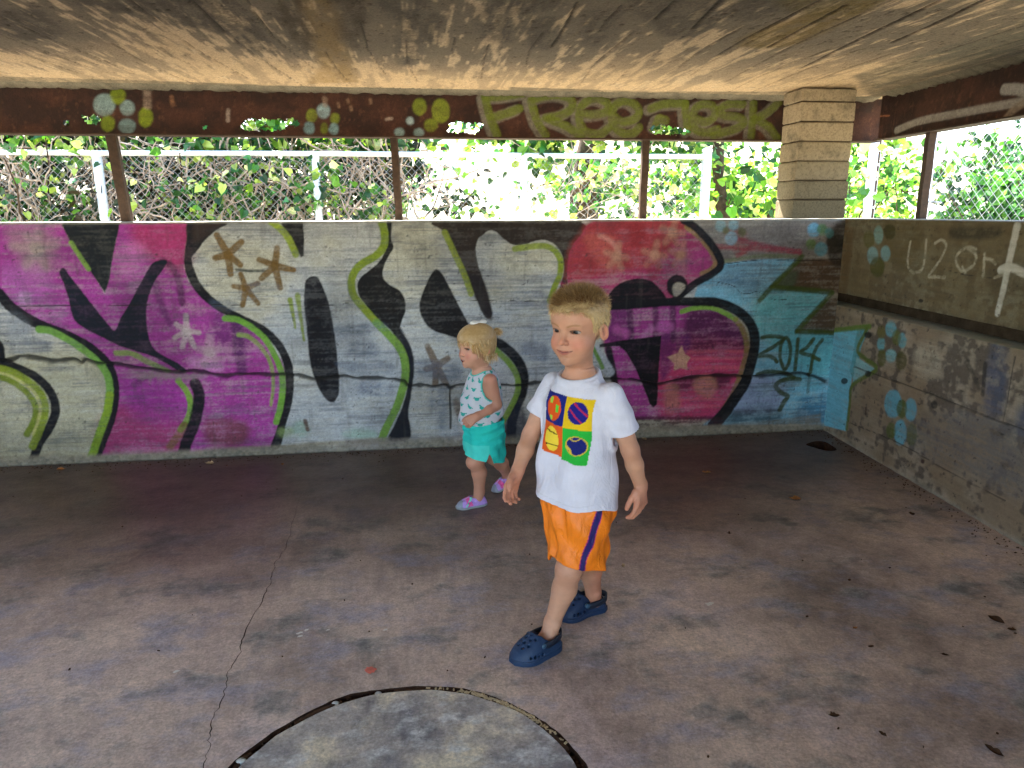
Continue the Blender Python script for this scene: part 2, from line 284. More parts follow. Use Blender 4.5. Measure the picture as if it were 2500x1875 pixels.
# painted shapes in face millimetres: [kind, points, colour, opacity, edge softness, wear, widths]
BACK=[["f",[[-732,869],[-153,858],[-189,32],[-829,44]],"c2c6ca",0.6,90,0.5],["f",[[-382,791],[734,766],[757,32],[-422,77]],"bcc2ca",0.6,90,0.5],["f",[[-2212,572],[-1678,555],[-1744,33],[-2292,60]],"b9b08c",0.75,60,0.3],["g",[[-2097,1311],[-1812,1310],[-1769,1193],[-1697,1058],[-1641,936],[-1608,1016],[-1572,1152],[-1542,1238],[-1522,1308],[-1172,1306],[-1188,1267],[-1213,1172],[-1228,1067],[-1212,994],[-1142,906],[-1040,808],[-910,729],[-818,650],[-760,544],[-735,438],[-743,331],[-778,197],[-849,45],[-918,34],[-1222,35],[-1791,40],[-1726,175],[-1668,349],[-1655,452],[-1671,546],[-1731,624],[-1864,720],[-1971,772],[-2046,822],[-2117,897],[-2155,961]],"b0409a",1,4,0.35],["f",[[-1432,1308],[-1172,1306],[-1228,1067],[-1342,1093],[-1446,1190]],"b83868",0.85,60,0.3],["f",[[-1669,305],[-1317,220],[-1376,42],[-1756,61]],"a83a58",0.7,60,0.5],["f",[[-1594,467],[-1313,405],[-1325,220],[-1556,257]],"b83aa8",0.6,60,0.4],["f",[[-1191,215],[-986,188],[-1013,71],[-1187,79]],"75452c",0.75,40,0.5],["f",[[-2059,1273],[-1859,1241],[-1890,1076],[-1990,1054],[-2036,1141]],"a89088",0.5,50,0.6],["f",[[-2118,1079],[-1958,1069],[-1901,997],[-1979,926],[-2107,960]],"c878c0",0.45,45,0.6],["f",[[-2058,944],[-2014,943],[-2021,895],[-2065,896]],"e0b8dc",0.5,22,0.5],["f",[[-1499,1190],[-1417,1174],[-1460,1071],[-1541,1031],[-1548,1096]],"dc86bc",0.5,40,0.6],["f",[[-1093,810],[-921,755],[-951,585],[-1086,623]],"5d2a66",0.6,40,0.8],["s",[[-985,757],[-981,620],[-980,490]],"4a2350",0.75,20,0.4,50,50],["s",[[-1230,558],[-1104,520]],"d79ac4",0.6,25,0.5,54,54],["s",[[-1333,1101],[-1282,1068],[-1260,987],[-1256,880]],"47203f",0.75,14,0.3,31,31],["s",[[-1389,1013],[-1375,931],[-1360,857],[-1330,773]],"5a2a58",0.6,16,0.4,31,31],["s",[[-1551,431],[-1515,464],[-1466,480]],"6d2a63",0.6,16,0.4,24,24],["g",[[-1812,1314],[-1769,1193],[-1697,1058],[-1640,940],[-1608,1016],[-1572,1152],[-1542,1238],[-1520,1312]],"1b1d22",1,5,0.1],["f",[[-1843,1064],[-1823,1071],[-1799,1027],[-1756,954],[-1713,881],[-1662,797],[-1617,737],[-1577,804],[-1520,885],[-1454,990],[-1412,1054],[-1380,1094],[-1332,1109],[-1310,1099],[-1338,1057],[-1383,997],[-1424,916],[-1445,834],[-1450,751],[-1441,658],[-1404,606],[-1322,553],[-1274,508],[-1304,496],[-1363,541],[-1437,590],[-1528,625],[-1603,654],[-1675,698],[-1761,750],[-1814,809],[-1823,907],[-1838,996],[-1849,1040]],"171b28",1,5,0.1],["s",[[-2180,970],[-2149,929],[-2113,876],[-2047,818],[-1971,770],[-1871,724],[-1772,663],[-1710,603],[-1671,542],[-1655,452],[-1666,349],[-1697,245],[-1746,141],[-1801,27]],"131117",1,6,0.05,58,40],["s",[[-2214,704],[-2195,663],[-2201,588]],"131117",1,6,0,31,31],["s",[[-2240,589],[-2189,575],[-2133,548],[-2056,504],[-1997,434],[-1973,356],[-1982,279],[-2031,193],[-2089,117],[-2123,34]],"131117",1,6,0.05,45,45],["s",[[-2238,552],[-2173,533],[-2111,493],[-2057,440],[-2025,371],[-2032,285],[-2075,191],[-2122,105]],"8c9a2a",1,7,0.15,36,36],["s",[[-2245,506],[-2181,483],[-2120,430],[-2080,364],[-2075,295],[-2104,227],[-2139,176]],"7c8a26",1,7,0.15,31,31],["s",[[-2242,529],[-2177,508],[-2115,464],[-2066,407],[-2049,329],[-2070,252],[-2108,175]],"c6c06a",0.8,6,0.2,13,13],["s",[[-1993,752],[-1937,742],[-1853,690],[-1784,633],[-1736,582],[-1697,526],[-1682,470],[-1687,384],[-1715,281],[-1766,168],[-1823,37]],"7fae4a",1,6,0.15,36,36],["s",[[-1687,384],[-1715,281],[-1766,168],[-1823,37]],"8aa52a",1,8,0.2,38,38],["s",[[-1772,1201],[-1746,1146],[-1706,1066]],"8fb24a",1,6,0.2,22,22],["s",[[-1623,615],[-1546,608],[-1472,563],[-1375,507]],"97a95a",0.95,7,0.3,29,29],["s",[[-1321,449],[-1283,387],[-1270,316],[-1290,237],[-1339,167]],"86ad42",1,6,0.15,31,31],["s",[[-1315,193],[-1350,141],[-1406,71]],"7a5a36",0.85,12,0.3,38,38],["s",[[-1234,429],[-1220,367],[-1237,279],[-1271,182],[-1318,85],[-1342,13]],"131117",1,8,0.1,60,60],["s",[[-1248,725],[-1243,813]],"c9b4b0",0.85,8,0.3,31,23],["s",[[-1248,725],[-1185,715]],"c9b4b0",0.85,8,0.3,31,23],["s",[[-1248,725],[-1217,635]],"c9b4b0",0.85,8,0.3,31,23],["s",[[-1248,725],[-1281,637]],"c9b4b0",0.85,8,0.3,31,23],["s",[[-1248,725],[-1315,689]],"c9b4b0",0.85,8,0.3,31,23],["s",[[-1248,725],[-1299,764]],"c9b4b0",0.85,8,0.3,31,23],["s",[[-1140,607],[-1133,684]],"b79aa0",0.65,16,0.5,45,34],["s",[[-1140,607],[-1090,623]],"b79aa0",0.65,16,0.5,45,34],["s",[[-1140,607],[-1116,564]],"b79aa0",0.65,16,0.5,45,34],["s",[[-1140,607],[-1175,540]],"b79aa0",0.65,16,0.5,45,34],["s",[[-1140,607],[-1191,626]],"b79aa0",0.65,16,0.5,45,34],["s",[[-1943,1171],[-1923,1256]],"b39c94",0.55,22,0.5,45,34],["s",[[-1943,1171],[-1851,1194]],"b39c94",0.55,22,0.5,45,34],["s",[[-1943,1171],[-1912,1077]],"b39c94",0.55,22,0.5,45,34],["s",[[-1943,1171],[-2007,1086]],"b39c94",0.55,22,0.5,45,34],["s",[[-1943,1171],[-2058,1188]],"b39c94",0.55,22,0.5,45,34],["s",[[-1943,1171],[-1978,1234]],"b39c94",0.55,22,0.5,45,34],["f",[[-1170,1310],[-973,1309],[-1050,1257],[-1109,1207],[-1152,1154],[-1182,1117],[-1177,1059],[-1153,985],[-1097,910],[-1023,848],[-932,796],[-839,743],[-763,664],[-713,558],[-702,472],[-707,383],[-729,277],[-767,169],[-808,43],[-858,45],[-822,135],[-778,270],[-752,385],[-749,491],[-770,588],[-814,658],[-875,720],[-952,764],[-1037,808],[-1119,869],[-1183,944],[-1217,1027],[-1221,1108],[-1198,1212]],"151217",1,5,0.08],["f",[[-1138,1310],[-990,1310],[-1065,1258],[-1124,1211],[-1163,1211]],"3f2e28",0.8,18,0.3],["g",[[-715,1308],[-594,1308],[-593,1207],[-601,1121],[-616,1115],[-631,1150],[-658,1215],[-693,1270]],"181315",1,5,0.1],["s",[[-763,1308],[-703,1256],[-668,1199],[-643,1130]],"97a52f",1,6,0.15,34,34],["f",[[-602,976],[-584,1001],[-563,1010],[-535,1005],[-513,958],[-489,882],[-474,787],[-461,658],[-456,526],[-455,410],[-462,339],[-494,297],[-529,312],[-567,378],[-595,468],[-609,575],[-611,731],[-616,867]],"19161d",1,6,0.12],["s",[[-690,885],[-681,809],[-673,728]],"8b9a36",0.95,6,0.2,25,9],["s",[[-648,908],[-642,817],[-631,658]],"8b9a36",0.95,6,0.2,29,11],["s",[[-995,1133],[-1043,1236]],"7a5a28",0.95,6,0.25,40,30],["s",[[-995,1133],[-920,1200]],"7a5a28",0.95,6,0.25,40,30],["s",[[-995,1133],[-937,1078]],"7a5a28",0.95,6,0.25,40,30],["s",[[-995,1133],[-991,1030]],"7a5a28",0.95,6,0.25,40,30],["s",[[-995,1133],[-1061,1116]],"7a5a28",0.95,6,0.25,40,30],["s",[[-757,1071],[-737,1166]],"7a5a28",0.95,6,0.25,38,28],["s",[[-757,1071],[-836,1106]],"7a5a28",0.95,6,0.25,38,28],["s",[[-757,1071],[-833,1003]],"7a5a28",0.95,6,0.25,38,28],["s",[[-757,1071],[-738,952]],"7a5a28",0.95,6,0.25,38,28],["s",[[-757,1071],[-660,1047]],"7a5a28",0.95,6,0.25,38,28],["s",[[-918,952],[-939,1029]],"7a5a28",0.95,6,0.25,33,24],["s",[[-918,952],[-981,964]],"7a5a28",0.95,6,0.25,33,24],["s",[[-918,952],[-944,859]],"7a5a28",0.95,6,0.25,33,24],["s",[[-918,952],[-861,868]],"7a5a28",0.95,6,0.25,33,24],["s",[[-918,952],[-852,978]],"7a5a28",0.95,6,0.25,33,24],["s",[[-959,1052],[-888,1045],[-816,1046]],"2d332c",0.9,6,0.3,13,13],["s",[[-1042,790],[-975,780],[-906,736],[-838,666],[-796,578],[-769,490],[-766,403],[-786,288],[-818,190]],"79ac3c",1,6,0.12,31,31],["s",[[-978,697],[-926,685],[-866,624],[-827,553],[-815,476],[-819,387],[-839,290]],"8fa850",0.9,7,0.25,25,14],["f",[[-643,141],[-650,121],[-666,106],[-688,102],[-709,108],[-723,124],[-728,145],[-720,165],[-704,179],[-682,184],[-661,178],[-647,162]],"7fb08a",0.5,30,0.5],["f",[[-255,91],[-269,78],[-304,69],[-353,68],[-400,74],[-435,86],[-447,100],[-433,113],[-398,122],[-350,124],[-302,118],[-267,106]],"7fb08a",0.5,30,0.5],["s",[[-789,125],[-754,132]],"9ab06a",0.6,25,0.4,45,45],["s",[[-656,192],[-647,137]],"5c3a2c",0.9,7,0.4,20,20],["f",[[-149,1307],[-122,1307],[-128,1213],[-117,1167],[-143,1121],[-172,1068],[-183,1006],[-150,959],[-97,927],[-68,879],[-65,816],[-88,753],[-98,705],[-68,655],[-41,590],[-29,499],[-40,400],[-57,308],[-75,207],[-66,139],[-73,57],[-189,54],[-152,142],[-99,259],[-67,376],[-63,475],[-80,566],[-124,649],[-153,706],[-228,772],[-286,852],[-318,907],[-321,962],[-303,1000],[-254,1038],[-206,1076],[-165,1137],[-143,1213]],"1a1615",1,5,0.1],["f",[[-98,705],[-68,655],[-41,590],[-29,499],[-40,400],[-57,308],[-75,207],[-66,139],[-73,57],[-189,54],[-152,142],[-99,259],[-67,376],[-63,475]],"1b1d28",0.9,10,0.1],["s",[[-179,1311],[-162,1236],[-172,1167],[-220,1115],[-290,1077],[-334,1032],[-355,970],[-344,900],[-295,829],[-229,748],[-155,666],[-106,600],[-81,525],[-80,443],[-100,352],[-140,244],[-202,127],[-233,51]],"8c9c2c",1,6,0.12,40,40],["s",[[-229,748],[-155,666],[-106,600],[-81,525],[-80,443],[-100,352],[-140,244],[-202,127],[-233,51]],"7fa848",1,8,0.15,40,40],["f",[[114,1039],[142,1017],[186,938],[231,842],[285,736],[308,670],[243,646],[163,668],[84,699],[38,750],[15,814],[21,870],[52,948],[85,1010]],"1a1617",1,6,0.1],["f",[[144,1305],[924,1302],[928,1062],[864,991],[864,951],[832,895],[767,798],[799,879],[833,975],[840,1055],[823,1126],[781,1174],[731,1196],[675,1192],[611,1172],[547,1171],[491,1208],[452,1243],[412,1251],[373,1224],[349,1201],[336,1147],[347,1069],[377,974],[408,862],[425,781],[403,756],[375,782],[336,872],[282,999],[222,1133],[170,1241]],"33261f",1,5,0.12],["f",[[282,999],[377,974],[425,781],[403,756],[336,872]],"2a2022",0.9,14,0.1],["s",[[166,1242],[214,1133],[267,1015],[306,900]],"97a038",1,6,0.15,32,32],["s",[[558,1148],[635,1158],[723,1163],[780,1141],[817,1087],[820,1007],[790,936],[758,851]],"8f9c2e",1,6,0.15,32,32],["s",[[102,487],[53,603]],"7d6a58",0.95,7,0.3,43,32],["s",[[102,487],[164,530]],"7d6a58",0.95,7,0.3,43,32],["s",[[102,487],[152,381]],"7d6a58",0.95,7,0.3,43,32],["s",[[102,487],[89,379]],"7d6a58",0.95,7,0.3,43,32],["s",[[102,487],[39,472]],"7d6a58",0.95,7,0.3,43,32],["s",[[226,212],[203,264]],"7d6a5c",0.6,15,0.5,42,31],["s",[[226,212],[233,160]],"7d6a5c",0.6,15,0.5,42,31],["s",[[226,212],[211,281]],"7d6a5c",0.6,15,0.5,42,31],["s",[[438,617],[471,604],[532,555],[587,480],[609,394],[596,301],[562,225],[539,139],[530,25]],"17161d",1,8,0.1,57,57],["f",[[475,98],[552,242],[611,197],[628,25],[475,32]],"2a2c3a",0.85,35,0.3],["s",[[438,576],[511,506],[561,430],[575,353],[552,268],[475,124]],"83a043",1,6,0.15,32,32],["f",[[106,344],[147,343],[142,130],[101,131]],"5d6a82",0.5,25,0.8],["f",[[57,338],[86,337],[83,235],[54,236]],"5d6a82",0.5,25,0.8],["f",[[-325,393],[-167,379],[-169,329],[-344,344]],"5d6a82",0.5,25,0.8],["f",[[-191,739],[-292,741],[-309,718],[-192,707]],"5d6a82",0.5,25,0.8],["f",[[481,901],[717,905],[734,815],[481,861]],"5d6a82",0.5,25,0.8],["f",[[-375,631],[-235,628],[-239,546],[-379,567]],"5d6a82",0.5,25,0.8],["f",[[-2,515],[224,483],[206,408],[12,440]],"5d6a82",0.5,25,0.8],["f",[[611,604],[735,601],[736,500],[611,538]],"5d6a82",0.5,25,0.8],["f",[[-448,526],[-168,508],[-170,463],[-392,471]],"5d6a82",0.45,22,0.8],["f",[[-445,727],[-277,714],[-279,679],[-447,692]],"5d6a82",0.45,22,0.8],["f",[[-327,406],[-215,393],[-235,330],[-320,360]],"5d6a82",0.45,22,0.8],["f",[[-1101,893],[-982,883],[-994,841],[-1089,843]],"5d6a82",0.45,22,0.8],["f",[[-893,981],[-757,970],[-760,937],[-897,939]],"5d6a82",0.45,22,0.8],["f",[[-2057,700],[-1954,681],[-1960,639],[-2052,634]],"6a7488",0.5,25,0.8],["f",[[-2127,832],[-2044,790],[-2085,618],[-2155,653]],"8a9098",0.45,30,0.8],["g",[[1600,1302],[2541,1298],[2568,1050],[1768,1076],[1737,1157]],"857a72",1,14,0.3],["g",[[1774,1048],[2030,1073],[2273,1070],[2178,973],[2100,904],[2492,872],[2425,781],[2299,639],[2549,616],[2552,400],[2537,25],[2410,45],[1918,57],[1725,60],[1998,277],[2047,508],[1967,692],[1770,839],[1631,859],[1668,1006]],"84c0da",1,8,0.3],["f",[[2046,869],[2445,862],[2383,719],[2294,639],[2530,606],[2518,353],[2067,617]],"72c0c2",0.75,45,0.4],["f",[[2193,596],[2540,605],[2523,306],[2345,312]],"66b8cc",0.6,40,0.4],["f",[[1813,1022],[2089,1027],[2044,905],[1802,909]],"8fb4c6",0.6,40,0.6],["f",[[1815,987],[2019,975],[2005,923],[1819,935]],"4a6a90",0.5,35,0.8],["f",[[1945,345],[2206,336],[2222,154],[1911,148]],"a8a4cc",0.7,45,0.5],["f",[[2357,188],[2518,210],[2533,35],[2371,42]],"2d6c92",0.7,30,0.6],["g",[[2273,1068],[2547,1069],[2561,860],[2492,872],[2100,904],[2178,973]],"5f4630",1,10,0.3],["g",[[2299,639],[2425,781],[2513,861],[2551,860],[2548,619]],"5a4228",0.95,9,0.4],["f",[[2151,965],[2261,998],[2232,901],[2119,903]],"50684e",0.6,20,0.4],["f",[[2446,1214],[2549,1308],[2551,1038],[2461,1075]],"2a221a",0.8,22,0.3],["f",[[2547,1161],[2543,1128],[2524,1105],[2497,1096],[2467,1105],[2444,1129],[2433,1162],[2437,1194],[2455,1218],[2483,1226],[2512,1218],[2535,1194]],"2c2415",0.8,16,0.3],["s",[[1792,1061],[1937,1083],[2066,1090],[2271,1084]],"6d7c4c",0.7,10,0.4,21,21],["s",[[2040,829],[2118,917],[2204,1003],[2285,1085]],"4f5e1c",0.95,9,0.2,28,28],["s",[[2109,906],[2290,890],[2497,868]],"47561a",0.95,9,0.2,30,30],["s",[[2498,866],[2433,790],[2364,715],[2299,641]],"4c5c1c",0.95,9,0.2,28,28],["s",[[2295,634],[2450,626],[2563,616]],"47581c",0.95,9,0.2,28,28],["s",[[1731,1151],[1914,1139],[2268,1118]],"a33a48",0.75,12,0.4,25,25],["s",[[1883,1184],[2051,1150],[2269,1110]],"9c3448",0.75,12,0.4,25,25],["s",[[1881,1097],[1942,1132],[1986,1164]],"a33a48",0.7,12,0.4,23,23],["f",[[1799,1227],[1917,1226],[1934,1115],[1870,1116]],"9a3f3e",0.5,25,0.5],["f",[[1795,1268],[1792,1252],[1781,1240],[1766,1236],[1751,1241],[1739,1252],[1734,1268],[1737,1284],[1747,1295],[1762,1299],[1778,1295],[1790,1283]],"84a4a8",0.8,11,0.4],["f",[[1871,1273],[1869,1258],[1859,1247],[1845,1243],[1830,1248],[1818,1258],[1813,1273],[1816,1288],[1826,1299],[1840,1303],[1855,1299],[1866,1288]],"82a6b0",0.8,11,0.4],["f",[[1871,1196],[1867,1177],[1855,1164],[1837,1159],[1818,1164],[1804,1178],[1798,1197],[1802,1215],[1814,1229],[1832,1234],[1850,1228],[1864,1215]],"8fb4c0",0.8,11,0.4],["f",[[2384,1240],[2381,1220],[2368,1206],[2349,1201],[2329,1206],[2313,1221],[2306,1241],[2309,1260],[2322,1275],[2341,1280],[2361,1274],[2377,1260]],"6cb0cc",0.8,11,0.4],["f",[[2430,1241],[2428,1225],[2417,1214],[2402,1209],[2385,1214],[2372,1226],[2366,1242],[2369,1258],[2379,1270],[2395,1274],[2411,1269],[2424,1258]],"56804e",0.8,11,0.4],["f",[[2472,1222],[2470,1209],[2461,1199],[2448,1196],[2435,1200],[2424,1209],[2419,1223],[2421,1236],[2430,1246],[2443,1249],[2456,1245],[2467,1236]],"4c8284",0.8,11,0.4],["f",[[2365,1157],[2362,1142],[2352,1131],[2338,1127],[2322,1131],[2310,1143],[2304,1158],[2307,1173],[2317,1184],[2332,1188],[2347,1184],[2359,1173]],"64803c",0.8,11,0.4],["f",[[2441,1127],[2438,1107],[2425,1092],[2406,1087],[2385,1093],[2369,1108],[2362,1128],[2365,1148],[2378,1163],[2397,1168],[2418,1162],[2434,1147]],"5c98a8",0.8,11,0.4],["f",[[1816,1240],[1814,1230],[1808,1224],[1799,1221],[1790,1224],[1783,1231],[1780,1240],[1781,1249],[1788,1256],[1796,1258],[1806,1256],[1813,1249]],"6a6a40",0.8,11,0.4],["f",[[1922,1230],[1920,1218],[1912,1209],[1900,1206],[1888,1210],[1879,1219],[1875,1231],[1877,1243],[1885,1252],[1896,1255],[1908,1251],[1918,1243]],"5e6034",0.8,11,0.4],["s",[[2073,602],[2125,609],[2192,602],[2210,586],[2150,542],[2063,491],[2121,488],[2160,472],[2182,449]],"3f4a14",0.95,6,0.2,23,23],["s",[[2223,598],[2199,550],[2201,476],[2227,410],[2241,402],[2260,437],[2266,502],[2253,567],[2231,599]],"3f4a14",0.95,6,0.2,21,21],["s",[[2306,586],[2307,501],[2305,393]],"3f4a14",0.95,6,0.2,22,22],["s",[[2408,583],[2372,536],[2334,504],[2407,479],[2460,452]],"3f4a14",0.95,6,0.2,23,23],["s",[[2467,578],[2431,525],[2414,460],[2407,357]],"3f4a14",0.95,6,0.2,21,21],["s",[[2407,357],[2404,248]],"3f4a14",0.5,6,0.2,19,19],["s",[[2063,373],[2115,387],[2182,385],[2251,372],[2302,346]],"3f4a14",0.95,6,0.2,25,25],["s",[[2343,333],[2284,338],[2217,326],[2188,294],[2223,255],[2272,227],[2253,192],[2228,140]],"3f4a14",0.95,6,0.2,28,28],["f",[[1042,1301],[938,1220],[882,1142],[863,1055],[864,967],[886,910],[986,876],[1105,841],[1505,833],[1538,865],[1605,914],[1663,954],[1738,994],[1771,1035],[1759,1084],[1702,1166],[1628,1246],[1541,1298]],"b43c6c",1,5,0.35],["f",[[1042,1301],[1541,1298],[1519,1223],[1375,1056],[1166,1019],[1025,988],[868,975],[863,1055],[882,1142],[938,1220]],"a83a38",0.9,40,0.35],["f",[[962,1227],[1127,1202],[1165,1059],[1125,1011],[1048,1060],[980,1164]],"cf6a5c",0.5,35,0.8],["s",[[1044,1219],[1120,1179],[1163,1115]],"dca090",0.5,14,0.6,20,20],["s",[[1373,1105],[1387,1177]],"c58a70",0.6,16,0.5,40,30],["s",[[1373,1105],[1437,1096]],"c58a70",0.6,16,0.5,40,30],["s",[[1373,1105],[1406,1036]],"c58a70",0.6,16,0.5,40,30],["s",[[1373,1105],[1333,1049]],"c58a70",0.6,16,0.5,40,30],["s",[[1373,1105],[1309,1129]],"c58a70",0.6,16,0.5,40,30],["s",[[1534,1103],[1547,1175]],"c58a70",0.6,16,0.5,40,30],["s",[[1534,1103],[1599,1094]],"c58a70",0.6,16,0.5,40,30],["s",[[1534,1103],[1568,1033]],"c58a70",0.6,16,0.5,40,30],["s",[[1534,1103],[1495,1047]],"c58a70",0.6,16,0.5,40,30],["s",[[1534,1103],[1469,1128]],"c58a70",0.6,16,0.5,40,30],["s",[[1477,1232],[1490,1303]],"c58a70",0.6,16,0.5,40,30],["s",[[1477,1232],[1541,1223]],"c58a70",0.6,16,0.5,40,30],["s",[[1477,1232],[1510,1163]],"c58a70",0.6,16,0.5,40,30],["s",[[1477,1232],[1437,1176]],"c58a70",0.6,16,0.5,40,30],["s",[[1477,1232],[1413,1256]],"c58a70",0.6,16,0.5,40,30],["s",[[1147,1099],[1161,1171]],"c58a70",0.6,16,0.5,40,30],["s",[[1147,1099],[1210,1090]],"c58a70",0.6,16,0.5,40,30],["s",[[1147,1099],[1178,1031]],"c58a70",0.6,16,0.5,40,30],["s",[[1147,1099],[1107,1044]],"c58a70",0.6,16,0.5,40,30],["s",[[1147,1099],[1084,1124]],"c58a70",0.6,16,0.5,40,30],["f",[[1593,1118],[1713,1117],[1695,995],[1573,1013]],"c2408e",0.7,35,0.4],["f",[[1216,1273],[1299,1272],[1320,1177],[1237,1162]],"8f2026",0.6,30,0.5],["f",[[1341,1057],[1409,1056],[1396,975],[1344,984]],"a02a3a",0.6,22,0.5],["f",[[828,943],[886,926],[1113,841],[1115,775],[1104,549],[1031,760]],"a8325c",0.9,20,0.3],["s",[[1560,1263],[1648,1198],[1713,1125],[1747,1060],[1728,1019],[1669,994]],"9c8a48",0.8,9,0.3,28,28],["s",[[1541,1301],[1610,1262],[1682,1198],[1738,1133],[1775,1072],[1775,1028],[1722,986],[1646,946],[1588,906],[1530,857],[1493,833]],"131117",1,7,0.06,42,42],["f",[[1097,808],[1104,865],[1136,914],[1194,953],[1277,970],[1354,957],[1407,917],[1448,867],[1464,834],[1455,809]],"100e13",1,7,0.08],["f",[[1584,923],[1577,890],[1555,867],[1523,859],[1491,868],[1466,892],[1456,925],[1463,957],[1485,980],[1516,988],[1549,979],[1573,955]],"131117",1,8,0.05],["f",[[1521,944],[1570,923],[1538,878],[1508,866],[1493,916]],"b8ab98",1,9,0.2],["g",[[1089,808],[1498,815],[1716,802],[1851,757],[1955,671],[1990,567],[1982,436],[1937,305],[1872,191],[1796,99],[1257,117],[1144,376],[1096,549]],"a83c8c",1,5,0.4],["f",[[1440,582],[1963,568],[1955,428],[1911,288],[1831,129],[1460,136]],"bf3c62",0.9,50,0.5],["f",[[1596,756],[1734,786],[1927,689],[1974,541],[1805,520],[1599,543]],"401a3c",0.85,40,0.5],["f",[[1097,800],[1233,797],[1256,621],[1103,608]],"702a66",0.75,25,0.5],["f",[[1438,624],[1604,620],[1600,534],[1521,528],[1500,425],[1450,366]],"5a2060",0.8,28,0.4],["s",[[1237,805],[1244,713],[1251,612]],"3a1a3a",0.75,12,0.4,33,33],["s",[[1391,802],[1399,710],[1406,608]],"3a1a3a",0.75,12,0.4,33,33],["s",[[1499,800],[1507,707],[1515,605]],"3a1a3a",0.75,12,0.4,33,33],["s",[[1325,619],[1375,677]],"e09ac8",0.5,18,0.7,33,33],["s",[[1426,684],[1487,682]],"d070b8",0.6,20,0.6,50,50],["s",[[1160,674],[1221,647]],"d468b0",0.6,20,0.6,42,42],["s",[[1609,526],[1782,528],[1957,519]],"e06a7a",0.5,10,0.7,17,17],["s",[[1638,482],[1794,484],[1952,476]],"e06a7a",0.5,10,0.7,17,17],["s",[[1632,425],[1788,427],[1947,419]],"e06a7a",0.5,10,0.7,17,17],["s",[[1554,230],[1697,232],[1843,222]],"e06a7a",0.5,10,0.7,17,17],["s",[[1556,185],[1691,187],[1827,178]],"e06a7a",0.5,10,0.7,17,17],["f",[[1529,363],[1671,367],[1657,315],[1551,292]],"4a1c3a",0.8,22,0.6],["f",[[1779,372],[1887,369],[1864,307],[1792,310]],"4a1c3a",0.8,20,0.6],["g",[[1567,565],[1588,513],[1624,491],[1604,457],[1611,417],[1566,432],[1527,416],[1529,459],[1483,499],[1543,519]],"c89a80",1,7,0.25],["f",[[1656,332],[1707,375],[1779,363],[1802,292],[1760,240],[1686,269]],"b98064",0.75,24,0.5],["f",[[1478,321],[1549,318],[1566,176],[1495,161]],"b58068",0.6,28,0.6],["g",[[1060,588],[1188,606],[1437,629],[1434,556],[1430,445],[1430,323],[1429,208],[1406,191],[1386,210],[1337,326],[1280,449],[1225,537],[1180,576],[1061,571]],"100e14",1,5,0.08],["s",[[1117,557],[1141,454],[1162,350]],"1d1920",1,9,0.1,38,38],["s",[[1036,551],[1080,490],[1125,420]],"b9bcc4",1,10,0.2,58,58],["s",[[1023,568],[1054,508],[1083,447]],"6f9440",1,6,0.1,22,22],["s",[[1556,772],[1629,791],[1716,794],[1806,768],[1898,717]],"86ae48",1,6,0.12,27,27],["s",[[1898,717],[1957,637],[1982,532],[1961,410],[1921,279],[1848,138],[1819,103]],"8a7a3e",0.85,10,0.3,32,32],["s",[[1055,809],[1283,819],[1488,831],[1627,830],[1758,824],[1866,788],[1960,727],[2015,644],[2029,548],[2013,435],[1983,321],[1924,225],[1867,137],[1799,58]],"131117",1,7,0.06,42,76],["f",[[1239,131],[1814,107],[1782,41],[1277,63]],"3e2028",0.85,18,0.5],["g",[[-2732,1315],[-2091,1311],[-2144,969],[-2315,1082],[-2419,1184],[-2636,1086],[-2784,1050]],"b0409a",1,5,0.35],["s",[[-2787,1034],[-2639,1071],[-2429,1168],[-2316,1074],[-2180,970]],"131117",1,6,0.05,56,56],["s",[[-2717,81],[-2640,344],[-2503,531],[-2359,593],[-2233,585]],"131117",1,6,0.05,45,45],["s",[[-2669,96],[-2599,325],[-2482,481],[-2358,552],[-2239,548]],"8c9a2a",1,7,0.15,34,34],["g",[[-2309,57],[-1791,36],[-1221,44],[-832,53],[-189,70],[-190,37],[-1224,8],[-2065,13],[-2315,17]],"9a8f78",0.9,14,0.5],["g",[[-438,69],[-82,57],[273,67],[272,19],[-441,18]],"8a8078",0.8,14,0.5],["g",[[1258,72],[1799,58],[2223,77],[2503,102],[2513,9],[2230,-7],[1261,9]],"8f8272",0.8,14,0.6],["f",[[1902,143],[2203,146],[2209,78],[1888,72]],"3a3434",0.7,20,0.6]]
